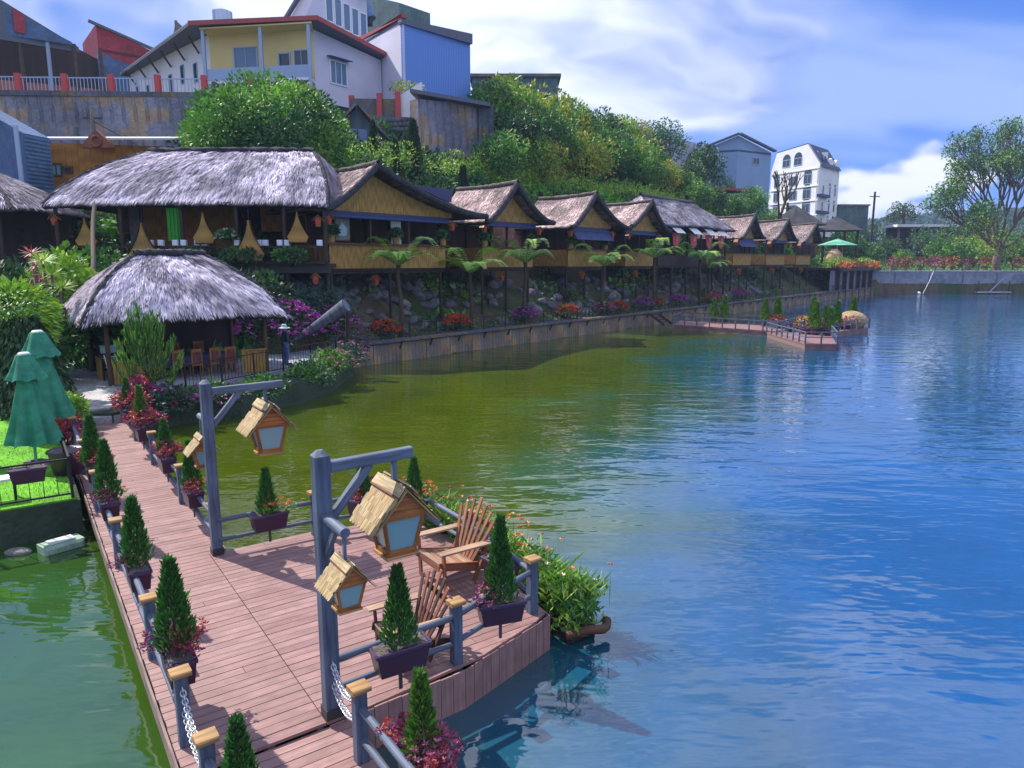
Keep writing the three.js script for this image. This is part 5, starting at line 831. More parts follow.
// ---------- flower clumps on the quay ----------
{
  const kinds = { scarlet: bush({ name: 'flower_clump', label: 'x', seed: 761, R: 0.8, H: 1.0, n: 14, per: 30, len: 0.2, pal: [PAL.mid], fl: PAL.scarlet, flN: 190, flS: 0.14, category: 'flowers', group: 'flower clumps along the quay' }), purple: bush({ name: 'flower_clump', label: 'x', seed: 762, R: 0.9, H: 1.1, n: 14, per: 30, len: 0.2, pal: [PAL.dark], fl: PAL.magenta, flN: 150, flS: 0.15, category: 'flowers', group: 'flower clumps along the quay' }), pink: bush({ name: 'flower_clump', label: 'x', seed: 763, R: 0.8, H: 1.0, n: 12, per: 30, len: 0.2, pal: [PAL.mid], fl: PAL.pink, flN: 120, flS: 0.15, category: 'flowers', group: 'flower clumps along the quay' }), green: bush({ name: 'flower_clump', label: 'x', seed: 764, R: 0.8, H: 0.75, n: 14, per: 50, len: 0.17, pal: [PAL.blue, PAL.dark, PAL.mid], fl: PAL.magenta, flN: 12, flS: 0.12, category: 'flowers', group: 'flower clumps along the quay' }) };
  for (const k in kinds) scene.remove(kinds[k]); taken.flower_clump = -1;
  const w = { scarlet: 'scarlet flower clump', purple: 'magenta flower clump', pink: 'pale pink flower clump', green: 'low blue-green clump' };
  [['scarlet', 3.4, 1.7], ['scarlet', 9.4, 1.7], ['purple', 16.8, 1.9], ['pink', 27.3, 1.6], ['scarlet', 29.3, 1.5], ['purple', 34.8, 2], ['scarlet', 36.6, 1.8], ['purple', 41.8, 2], ['purple', 50.8, 2.2], ['scarlet', 48.2, 1.4], ['scarlet', 22.5, 2.0], ['purple', 57.5, 2]].forEach(([k, t, s], i) => copy(kinds[k], ST(t, s, 1.2), i * 1.1, k === 'green' ? 1 : 1.1, `${w[k]} on the quay, ${ORD[i]} from the patio end`));
  const L = new Leaves(777), R = L.R; for (let t = 0.5; t < 66; t += 0.55) { const p = ST(t, 0.75 + R() * 0.5, 1.35 + R() * 0.2); L.clump(p[0], p[1], p[2], 0.34 + R() * 0.2, 34, 0.17, 0.09, [PAL.blue, PAL.dark, PAL.mid, PAL.bright][Math.floor(R() * 3.4)]); }
  stuff(mesh('quay_planting', L.geo(), leafMat), 'low blue-green ground cover behind the quay fence', 'ground cover');
}

// ---------- garden and bank planting ----------
const onGround = (x, z, dy = 0) => [x, height(x, z) + dy, z];
const CP = Math.cos(Math.atan(122 / 710)), SP = Math.sin(Math.atan(122 / 710));
// a place on the map: bearing given in picture columns, distance in metres ahead of the camera
const bearing = (px, depth, up = 22) => [(px - 512) / 710 * depth / (CP + (up - 0) / 710 * SP * 6), -depth];
const lift = (py, depth) => { const b = (384 - py) / 710; return 5.55 + (b * CP - SP) / (CP + b * SP) * depth; };
const gx = (px, py, depth) => (px - 512) / 710 * depth / (CP + (384 - py) / 710 * SP);
{ // upswept pine shrub by the pavilion
  const t = thing('pine_shrub', 'bushy upswept green pine in front of the lower pavilion', 'shrub', [-12.75, 0.86, -24.5], 0), L = new Leaves(801), q = L.R, B = new MB();
  B.cyl(V(0, -0.2, 0), V(0, 2.4, 0), 0.09, 0.03, 7);
  for (let k = 0; k < 34; k++) { const f = (k + 0.5) / 34, a = k * 2.399, r = 1.18 * (1 - f * 0.72) * (0.75 + 0.4 * q()), y0 = 0.25 + f * 2.0, e = V(Math.cos(a) * r, y0 + 0.75 + 0.35 * q(), Math.sin(a) * r), s = V(0, y0, 0), m = V(Math.cos(a) * r * 0.65, y0 + 0.18, Math.sin(a) * r * 0.65); B.tube([s, m, e], 0.018, 4, 4);
    const cur = new THREE.CatmullRomCurve3([s, m, e]); for (let j = 0; j < 100; j++) { const p = cur.getPoint(0.3 + 0.7 * q()), d = cur.getTangent(0.9), c = L.tint(q() < 0.4 ? PAL.bright : PAL.mid); L.leaf(p.x + (q() - 0.5) * 0.16, p.y + (q() - 0.5) * 0.14, p.z + (q() - 0.5) * 0.16, d.x * 0.8 + (q() - 0.5) * 0.9, d.y + 0.5, d.z * 0.8 + (q() - 0.5) * 0.9, 0.26, 0.034, c); } }
  B.build('trunk', 'bark', t); mesh('needles', L.geo(), leafMat, t).userData.kind = 'stuff';
}
function garden(list, seed) { list.forEach(([name, label, x, z, R, H, pal, fl, y, o = {}], i) => { const b = bush({ name, label, seed: seed + i * 7, R, H, n: o.n ?? 18, per: o.per ?? 60, len: o.len ?? 0.17, pal, fl, flN: o.flN ?? 70, flS: o.flS ?? 0.1, group: o.group, category: o.cat ?? (fl ? 'flowers' : 'bush') }); b.position.set(x, y ?? 0.86, z); b.rotation.y = i * 1.3; }); }
garden([
  ['flower_bush', 'dark blue-green flower bush at the water below the pine shrub', -11.8, -23.6, 1.1, 1.2, [PAL.dark, PAL.blue], PAL.purple, 0.3],
  ['flower_bush', 'purple-dotted bush at the water in front of the patio fence', -10.7, -25.0, 1.1, 1.0, [PAL.dark, PAL.mid], PAL.magenta, 0.4],
  ['garden_bush', 'leafy green bush hanging over the water under the patio fence', -9.5, -26.6, 1.0, 0.9, [PAL.mid, PAL.bright], null, 0.4],
  ['garden_bush', 'bright green bush at the bend of the patio fence', -8.5, -29.2, 1.0, 1.0, [PAL.bright, PAL.mid], null, 0.4],
  ['flower_bush', 'pale pink and green bush at the corner of the patio fence', -8.0, -31.4, 1.1, 1.3, [PAL.mid, PAL.bright], PAL.pink, 0.5],
  ['garden_bush', 'grey-green bush outside the patio fence nearest the quay', -8.0, -34.0, 1.1, 1.4, [PAL.blue, PAL.mid], PAL.pink, 0.5],
  ['garden_bush', 'green bush where patio and quay meet', -8.6, -36.9, 1.1, 1.3, [PAL.mid, PAL.blue], PAL.magenta, 0.6],
  ['flowering_shrub', 'big shrub covered in magenta flowers behind the patio person', -11.9, -36.4, 2.2, 2.9, [PAL.dark], PAL.magenta, 1.0, { flN: 330, flS: 0.16, n: 30, cat: 'shrub' }],
  ['flowering_shrub', 'magenta flowering shrub under the upper pavilion end', -9.9, -38.6, 1.7, 2.4, [PAL.dark], PAL.magenta, 1.0, { flN: 150, flS: 0.15, n: 24, cat: 'shrub' }],
  ['blue_shrub', 'blue-green feathery shrub above the magenta flowers', -10.6, -39.4, 2.0, 3.3, [PAL.blue], null, 1.4, { n: 26, len: 0.22, cat: 'shrub' }],
  ['red_shrub', 'red-leaved shrub beside the steps, on the pavilion side', -12.2, -22.4, 0.6, 0.95, [PAL.red, PAL.coleus], null, 0.7, { len: 0.11, cat: 'shrub' }],
  ['red_shrub', 'red-leaved shrub beside the pine shrub at the end of the boardwalk', -12.5, -23.5, 0.55, 1.1, [PAL.red, PAL.coleus], null, 0.8, { len: 0.11, cat: 'shrub' }],
  ['red_shrub', 'red shrub between lawn and steps', -14.4, -22.4, 0.6, 0.8, [PAL.red, PAL.rust], null, 0.76, { len: 0.11, cat: 'shrub' }],
  ['red_shrub', 'low red shrub at the lawn edge below the clipped ball', -12.75, -19.5, 0.5, 0.75, [PAL.red, PAL.rust], null, 0.74, { len: 0.1, cat: 'shrub' }],
  ['red_shrub', 'wide low red shrub between clipped ball and boardwalk posts', -12.1, -18.7, 0.5, 0.7, [PAL.red, PAL.coleus], null, 0.74, { len: 0.1, cat: 'shrub' }],
  ['clipped_ball', 'bright clipped ball shrub on the lawn edge beside the boardwalk', -13.0, -20.5, 0.5, 1.15, [PAL.lime, PAL.bright], null, 0.75, { n: 26, len: 0.1, per: 90, cat: 'shrub' }],
], 810);
// leafy bank between the lawn and the upper pavilion
{
  const conifer = thing('weeping_shrub', 'dark weeping evergreen behind the closed parasols', 'shrub', [-15.6, 0.76, -22.6], 0); const L = new Leaves(831), q = L.R; for (let k = 0; k < 4200; k++) { const f = q(), a = q() * 6.283, r = (0.35 + 0.95 * Math.pow(1 - f, 0.8)) * (0.6 + 0.5 * q()); L.leaf(Math.cos(a) * r, f * 3.1, Math.sin(a) * r, Math.cos(a) * 0.6, -0.8, Math.sin(a) * 0.6, 0.22, 0.09, L.tint(PAL.dark)); } mesh('foliage', L.geo(), leafMat, conifer).userData.kind = 'stuff'; new MB().cyl(V(0, 0, 0), V(0, 2.8, 0), 0.09, 0.03, 6).build('trunk', 'bark', conifer);
  const spiky = (label, x, y, z, R, n, len, pal, stem, seed) => { const t = thing('spiky_plant', label, 'plant', [x, y, z], 0), L = new Leaves(seed), q = L.R; const heads = stem ? 3 : 1; for (let h = 0; h < heads; h++) { const hx = stem ? (h - 1) * R * 0.5 : 0, hy = stem ? stem - h * 0.5 : 0; for (let k = 0; k < n / heads; k++) { const a = q() * 6.283, e = stem ? q() * 1.9 - 0.5 : q() * 2 - 0.6; L.leaf(hx + Math.cos(a) * R * 0.12, hy + (stem ? 0 : R * 0.2), Math.sin(a) * R * 0.12, Math.cos(a), e, Math.sin(a), len * (0.7 + 0.5 * q()), len * 0.11, L.tint(pal), [0, 1, 0.2]); } } mesh('leaves', L.geo(), leafMat, t).userData.kind = 'stuff'; if (stem) for (let h = 0; h < heads; h++) new MB().tube([V(0, -0.3, 0), V((h - 1) * R * 0.2, (stem - h * 0.5) * 0.5, 0.05), V((h - 1) * R * 0.5, stem - h * 0.5 + 0.05, 0)], 0.045, 6).build('stem', 'barkPale', t); return t; };
  { const t = thing('dracaena', 'dense yellow-green dracaena with drooping strap leaves at the photo edge', 'plant', [-16.3, 0.76, -23.2], 0), L = new Leaves(841), q = L.R; for (let k = 0; k < 2300; k++) { const a = q() * 6.283, c = q() * 2 - 1, s = Math.sqrt(1 - c * c), r = 0.75 + 0.35 * q(); L.leaf(Math.cos(a) * s * r * 1.15, 2.95 + c * r * 1.15, Math.sin(a) * s * r * 1.15, Math.cos(a) * s, c * 0.6 - 0.1 + (q() - 0.5) * 0.9, Math.sin(a) * s + (q() - 0.5) * 0.8, 0.3, 0.095, L.tint(q() < 0.6 ? PAL.lime : q() < 0.6 ? PAL.bright : PAL.mid)); } mesh('leaves', L.geo(), leafMat, t).userData.kind = 'stuff'; for (let k = 0; k < 4; k++) new MB().tube([V(k * 0.1 - 0.15, 0, 0), V(k * 0.16 - 0.25, 1.4, 0.1), V(k * 0.3 - 0.45, 2.9, 0)], 0.06, 6).build('stem', 'barkPale', t); }
  spiky('slender dracaena with yellow-green tufts on thin stems beside the thatch', -17.3, 1.0, -27.0, 0.6, 200, 0.5, PAL.lime, 4.6, 842);
  spiky('crimson cordyline standing higher on the leafy bank', -18.9, 4.0, -28.6, 0.3, 90, 0.5, PAL.red, 1.9, 843);
  spiky('dark crimson cordyline lower on the leafy bank', -18.7, 3.0, -28.4, 0.5, 100, 0.5, PAL.coleus, 1.6, 844);
  garden([
    ['bank_shrub', 'light green broad-leaved shrub at the foot of the leaning pole', -17.2, -31.0, 1.9, 3.2, [PAL.bright, PAL.mid], null, 1.2, { n: 34, len: 0.36 }],
    ['bank_shrub', 'tall lime-leaved shrub left of the leaning pole', -19.3, -30.8, 1.6, 5.8, [PAL.bright, PAL.lime], null, 1.4, { n: 40, len: 0.34 }],
    ['bank_shrub', 'dark shrub filling the bank behind the weeping evergreen', -18.2, -26.8, 2.0, 3.6, [PAL.dark, PAL.mid], null, 0.9, { n: 40, len: 0.3 }],
    ['bank_shrub', 'green shrub at the photo edge below the cut-off thatch', -21.5, -30.5, 2.2, 5.6, [PAL.mid, PAL.dark], null, 1.0, { n: 44, len: 0.36 }],
    ['bank_shrub', 'dark shrub on the bank under the upper pavilion rail', -18.9, -35.6, 2.2, 3.6, [PAL.mid, PAL.blue], null, 1.8, { n: 36, len: 0.3 }],
    ['bank_shrub', 'fresh green shrub before the upper pavilion orange wall', -21.3, -37.2, 1.8, 3.6, [PAL.bright, PAL.mid], null, 3.0, { n: 32, len: 0.34 }],
    ['bank_shrub', 'blue-green shrub at the eave end of the lower thatch', -16.2, -36.6, 2.0, 3.0, [PAL.blue, PAL.mid], null, 2.6, { n: 30, len: 0.3 }],
    ['bank_shrub', 'dark shrub behind the lower pavilion roof', -13.3, -36.9, 2.0, 2.6, [PAL.dark], null, 2.6, { n: 28, len: 0.3 }],
    ['balcony_plants', 'trailing green plants on the upper pavilion shelf, flower side', -12.0, -39.0, 1.0, 0.8, [PAL.mid, PAL.dark], null, 5.5, { n: 16, len: 0.22 }],
    ['balcony_plants', 'trailing green plants in the middle of the upper pavilion shelf', -14.6, -39.0, 1.3, 0.85, [PAL.mid, PAL.dark], null, 5.5, { n: 20, len: 0.22 }],
    ['balcony_plants', 'trailing green plants below the green curtain', -17.4, -39.0, 1.2, 0.8, [PAL.dark, PAL.mid], null, 5.5, { n: 18, len: 0.22 }],
    ['balcony_plants', 'white-flowering plant on the upper pavilion rail', -15.5, -39.4, 0.6, 0.9, [PAL.mid], [C(0.6, 0.62, 0.6)], 6.5, { n: 14, flN: 50, len: 0.18 }],
  ], 850);
  const p = thing('leaning_pole', 'bare leaning tree trunk propping the upper pavilion eave', 'pole', [-20.6, 3.2, -34.2], 0); new MB().tube([V(0.8, -1, 1.0), V(0.3, 1.6, -0.6), V(-1.2, 4.2, -3.6), V(-1.9, 5.5, -5.2)], 0.11, 7).build('trunk', 'barkPale', p);
  const d = thing('driftwood_log', 'long tapered grey-blue driftwood log leaning over the patio corner', 'log', [-10.2, 1.6, -34.0], 0); const g = new THREE.CylinderGeometry(0.33, 0.08, 4.0, 12, 8); { const p = g.attributes.position; for (let i = 0; i < p.count; i++) { const f = (p.getY(i) + 2.2) / 4.4; p.setXYZ(i, p.getX(i) * (1 + 0.2 * (hash(i, 4) - 0.5)), p.getY(i), p.getZ(i) * 0.8 + 0.25 * f * f); } g.computeVertexNormals(); } const lg = mesh('log', g, 'driftwood', d); lg.rotation.z = -1.05; lg.rotation.y = -0.3; lg.position.set(0.6, 0.9, -1.2); new MB().cyl(V(1.9, -1.0, -1.7), V(1.95, 2.1, -1.7), 0.12, 0.1, 8).build('prop_post', 'darkBrown', d);
}

// ---------- hillside ----------
{ // ground cover
  const L = new Leaves(870); for (let k = 0; k < 3; k++) L.clump((k - 1) * 0.35, 0.25, (k % 2) * 0.3, 0.42, 15, 0.34, 0.17, [C(1, 1, 1)]); const g = L.geo();
  const R = rng(871), put = [], col = [];
  for (let k = 0; k < 26000 && put.length < 9500; k++) { const t = R() * 130 - 6, s = 2.9 + Math.pow(R(), 0.9) * 46, p = ST(t, s), n = fbm(p[0] * 0.2, p[2] * 0.2, 15, 3); if (s < 9.5 && R() < 0.93) continue; if (n < 0.36 || (p[0] < -16 && p[2] < -57)) continue; put.push([p[0], height(p[0], p[2]), p[2]]); const pal = n > 0.56 ? PAL.bright : R() < 0.5 ? PAL.mid : PAL.dark; col.push(pal[Math.floor(R() * 3)]); }
  for (let k = 0; k < 2600; k++) { const x = -9 - R() * 28, z = -30 - R() * 28; if (z > -41 && x > -13) continue; if (z < -39 && z > -47) continue; put.push([x, height(x, z), z]); col.push((R() < 0.5 ? PAL.mid : PAL.dark)[Math.floor(R() * 3)]); }
  for (let k = 0; k < 1500; k++) { const x = 55 + R() * 130, z = -131 - R() * 70; put.push([x, height(x, z), z]); col.push((R() < 0.5 ? PAL.mid : PAL.bright)[Math.floor(R() * 3)]); }
  const im = new THREE.InstancedMesh(g, leafMat, put.length), M = new THREE.Matrix4(), Q = new THREE.Quaternion(), cc = new THREE.Color(); put.forEach((p, i) => { Q.setFromAxisAngle(V(0, 1, 0), R() * 6.28); const s = 0.8 + R() * 1.0; M.compose(V(...p), Q, V(s, s * (0.7 + R() * 0.6), s)); im.setMatrixAt(i, M); const j = 0.7 + R() * 0.6; cc.setRGB(col[i][0] * j, col[i][1] * j, col[i][2] * j); im.setColorAt(i, cc); }); im.name = 'ground_cover'; im.castShadow = im.receiveShadow = true; stuff(im, 'mixed green ground cover on the banks and hillside', 'ground cover');
}
{ // hedges
  const hedge = (label, t0, t1, s, pal, seed, h = 2.1) => { const L = new Leaves(seed), q = L.R; for (let t = t0; t < t1; t += 0.85) { const p = ST(t, s + (q() - 0.5) * 0.6), y = height(p[0], p[2]), lump = 0.8 + 0.35 * Math.sin(t * 2.1 + seed); for (let k = 0; k < 3; k++) L.clump(p[0] + (q() - 0.5) * 0.9, y + h * 0.25 + k * h * 0.25 * lump, p[2] + (q() - 0.5) * 0.9, 0.8, 80, 0.2, 0.12, k > 0 ? pal : PAL.bright); } one(mesh('hedge', L.geo(), leafMat), label, 'hedge', 'lime hedges behind the thatched houses'); };
  hedge('lime hedge behind the widest stilt house', 4, 20, 15.2, PAL.lime, 881, 2.8); hedge('lime hedge behind the second and third stilt houses', 21.5, 47, 15.2, PAL.lime, 882, 2.8); hedge('lime hedge behind the red-shaded hall', 48.5, 78, 15.2, PAL.lime, 883, 2.8);
}
const PRO = {
  gold: broadleaf({ name: 'hill_tree', label: 'x', seed: 901, H: 7.5, R: 3.6, trunk: 0.22, clumps: 54, per: 70, len: 0.46, pal: [PAL.gold, PAL.gold, PAL.bright], limbs: 9, group: 'trees on the hillside' }),
  mid: broadleaf({ name: 'hill_tree', label: 'x', seed: 902, H: 7.5, R: 3.4, trunk: 0.22, clumps: 54, per: 70, len: 0.46, pal: [PAL.mid, PAL.mid, PAL.bright], limbs: 9, group: 'trees on the hillside' }),
  dark: broadleaf({ name: 'hill_tree', label: 'x', seed: 903, H: 8, R: 3.0, trunk: 0.25, clumps: 46, per: 70, len: 0.44, pal: [PAL.dark, PAL.mid], limbs: 8, group: 'trees on the hillside' }),
  airy: broadleaf({ name: 'hill_tree', label: 'x', seed: 904, H: 8.5, R: 2.8, trunk: 0.35, clumps: 24, per: 70, len: 0.34, pal: [PAL.blue, PAL.mid], limbs: 12, r: 0.12, clumpR: 0.34, group: 'trees on the hillside' }),
};
for (const k in PRO) scene.remove(PRO[k]); taken.hill_tree = -1;
[['mid', 492, 84, 1.0, 'green tree beside the concrete retaining wall'], ['gold', 508, 86, 1.1, 'yellowish tree highest on the hill'], ['gold', 530, 90, 1.1, 'yellowish tree just right of the hilltop'], ['dark', 520, 77, 0.95, 'dark green tree low in the middle of the hill'], ['mid', 545, 84, 1.0, 'green tree in the hill centre'], ['gold', 562, 92, 1.05, 'yellow-green tree on the falling crest'], ['dark', 551, 99, 1.15, 'dark tree poking over the crest'], ['mid', 580, 94, 1.0, 'green tree halfway down the crest'], ['gold', 585, 86, 0.85, 'small yellow-green tree above the third stilt house'], ['dark', 602, 108, 1.1, 'dark tree near the grey net roof'], ['mid', 612, 98, 0.95, 'green tree above the fourth stilt house'], ['gold', 632, 104, 0.95, 'orange-tinged tree above the broad hall'], ['airy', 668, 122, 1.15, 'airy blue-green tree in front of the net roof'], ['mid', 650, 112, 0.8, 'small green tree below the airy tree'], ['dark', 703, 128, 1.05, 'dark upright tree left of the blue shed'], ['airy', 725, 128, 0.8, 'thin green tree before the blue shed'], ['mid', 685, 108, 0.6, 'low green tree beyond the dark red roof'], ['mid', 735, 112, 0.6, 'round green tree below the blue shed'], ['dark', 716, 108, 0.6, 'round dark tree below the blue shed'], ['mid', 500, 71, 0.7, 'low tree at the foot of the retaining wall'], ['gold', 540, 76, 0.65, 'low yellow tree over the hedge'], ['mid', 790, 150, 0.8, 'yellow-green bush tree below the white mansion'], ['gold', 815, 152, 0.8, 'yellow-green bank tree under the mansion corner'], ['mid', 850, 148, 0.95, 'green bank tree above the terrace parasol'], ['mid', 876, 146, 0.8, 'green bank tree beside the utility pole'], ['mid', 645, 100, 0.75, 'green tree hiding the end of the long dark building'], ['gold', 662, 106, 0.75, 'yellow-green tree before the long dark building'], ['dark', 690, 116, 0.75, 'dark tree in the middle of the long dark building'], ['mid', 700, 104, 0.65, 'green tree just over the broad hall roof'], ['mid', 752, 118, 0.7, 'green tree at the foot of the tall blue-grey shed'], ['gold', 622, 112, 1.0, 'tall yellow-green tree left of the net roof'], ['airy', 648, 124, 1.1, 'feathery tree before the net roof'], ['mid', 770, 128, 0.6, 'green shrub tree behind the farthest stilt house']].forEach(([k, px, d, s, l], i) => { const x = gx(px, 170, d), z = -d; copy(PRO[k], onGround(x, z, -0.1), i * 1.9, [s, s * (0.9 + 0.2 * hash(i, 8)), s], l); });
{ // the big round tree behind the upper pavilion
  const t = broadleaf({ name: 'round_tree', label: 'big dense round-crowned tree behind the upper pavilion', seed: 920, H: 9.6, R: 5.4, trunk: 0.2, r: 0.32, clumps: 130, per: 260, len: 0.3, pal: [PAL.mid, PAL.bright, PAL.bright, PAL.mid], limbs: 16, clumpR: 0.25, ry: 0.74 }); t.position.set(gx(268, 120, 51), 7.7, -51);
  const u = broadleaf({ name: 'round_tree', label: 'smaller tree hugging the big round tree on its wall side', seed: 921, H: 5, R: 2.4, trunk: 0.2, clumps: 30, per: 90, len: 0.34, pal: [PAL.bright, PAL.mid] }); u.position.set(gx(192, 130, 55), 9.3, -55);
}
{ // cone trees
  const g = cypressGeo(930, 5.2, 0.95, 3600, [C(0.02, 0.085, 0.025), C(0.03, 0.11, 0.03), C(0.015, 0.06, 0.02)], 0.36); const p = thing('cone_tree', 'x', 'tree', [0, 0, 0], 0, 'dark cone-shaped conifers'); mesh('crown', g, leafMat, p).userData.kind = 'stuff'; new MB().cyl(V(0, -0.5, 0), V(0, 4, 0), 0.12, 0.04, 7).build('trunk', 'bark', p); scene.remove(p); taken.cone_tree = -1;
  [[414, 62, 0.95, 'in front of the stone wall'], [374, 62, 0.7, 'beside the small grey chalet'], [463, 62, 0.95, 'before the concrete retaining wall'], [541, 70, 0.75, 'between the hedges above the third house'], [671, 92, 0.8, 'behind the broad hall roof'], [688, 98, 0.75, 'farther behind the broad hall roof'], [396, 60, 0.6, 'short, over the widest house ridge']].forEach(([px, d, s, l], i) => { const x = gx(px, 160, d); copy(p, onGround(x, -d, -0.2), i, s, `dark cone-shaped conifer ${l}`); });
}

// ---------- buildings ----------
const XZ = (px, py, d) => [gx(px, py, d), -d];
function wallSeg(parent, name, A, B, y0, yA, yB, m, thick = 0.25) {            // an upright wall from A to B with a straight sloping top
  const L = Math.hypot(B[0] - A[0], B[1] - A[1]), g = metre(new MB().prism([[0, y0], [L, y0], [L, yB], [0, yA]], thick).geo(), 0); g.translate(0, 0, -thick); g.rotateY(-Math.atan2(B[1] - A[1], B[0] - A[0])).translate(A[0], 0, A[1]); return mesh(name, g, m, parent);
}
// a window set in a wall: frame ring, pane, mullion; f is how far along the wall
function win(parent, A, B, f, y, w, h, o = {}) {
  const L = Math.hypot(B[0] - A[0], B[1] - A[1]), ang = -Math.atan2(B[1] - A[1], B[0] - A[0]), fr = o.fr ?? 0.12, m = new MB();
  for (const e of [-1, 1]) m.box(fr, h, 0.14, e * (w - fr) / 2, 0, 0.04).box(w - 2 * fr, fr, 0.14, 0, e * (h - fr) / 2, 0.04);
  for (let k = 1; k < (o.n ?? 2); k++) m.box(0.07, h - 2 * fr, 0.1, -w / 2 + k * w / (o.n ?? 2), 0, 0.04);
  const W = m.build(o.name ?? 'window', o.frame ?? 'whiteTrim', parent); W.position.set(lerp(A[0], B[0], f), y, lerp(A[1], B[1], f)); W.rotation.y = ang;
  mesh('pane', boxG(w - 2 * fr, h - 2 * fr, 0.03, 0, 0, 0.02), o.glass ?? 'glass', W);
  if (o.sill) mesh('sill', boxG(w + 0.3, 0.1, 0.35, 0, -h / 2 - 0.05, 0.14), o.frame ?? 'whiteTrim', W);
  if (o.hood) mesh('hood', boxG(w + 0.5, 0.1, 0.8, 0, h / 2 + 0.2, 0.35, 0.18), 'navy', W);
  if (o.arch) mesh('arch', new THREE.CylinderGeometry(w / 2, w / 2, 0.1, 16, 1).rotateX(Math.PI / 2).translate(0, h / 2, 0.0), o.glass ?? 'glass', W);
}
const slabRoof = (parent, name, pts, y, th, m) => mesh(name, metre(new MB().slab(pts, y, y + th).geo(), 0), m, parent);

{ // long retaining wall with a railing on top
  const t = thing('retaining_wall', 'stained concrete retaining wall high behind the upper pavilion', 'wall', [0, 0, 0], 0), A = [-66, -62], B = [-21, -61.5];
  wallSeg(t, 'wall', A, B, 6, 19.4, 18.9, 'oldRender', 1.2); mesh('coping', boxG(45.2, 0.4, 1.5, -43.5, 19.3, -62.3, 0, 0, -0.011), 'concreteBlue', t);
  for (let k = 0; k < 10; k++) { const f = (k + 0.5) / 10; mesh('buttress', boxG(0.28, 3.2 + hash(k, 3) * 1.6, 0.2, lerp(A[0], B[0], f) + hash(k, 5) * 0.8, 13.6 + hash(k, 6), lerp(A[1], B[1], f) + 0.05), 'stone', t); }
  const r = thing('wall_railing', 'white railing with red posts along the high retaining wall', 'railing', [0, 0, 0], 0); for (let k = 0; k < 12; k++) { const x = -64 + k * 3.85, y = 19.55 - (x + 66) / 45 * 0.5; mesh('post', boxG(0.42, 1.7, 0.42, x, y + 0.8, -62.2), 'redPaint', r); const m = new MB(); m.box(3.4, 0.09, 0.07, x + 1.93, y + 1.35, -62.2).box(3.4, 0.07, 0.07, x + 1.93, y + 0.25, -62.2); for (let q = 0; q < 11; q++) m.box(0.05, 1.1, 0.05, x + 0.4 + q * 0.3, y + 0.8, -62.2); m.build('rail_panel', 'frame', r); }
}
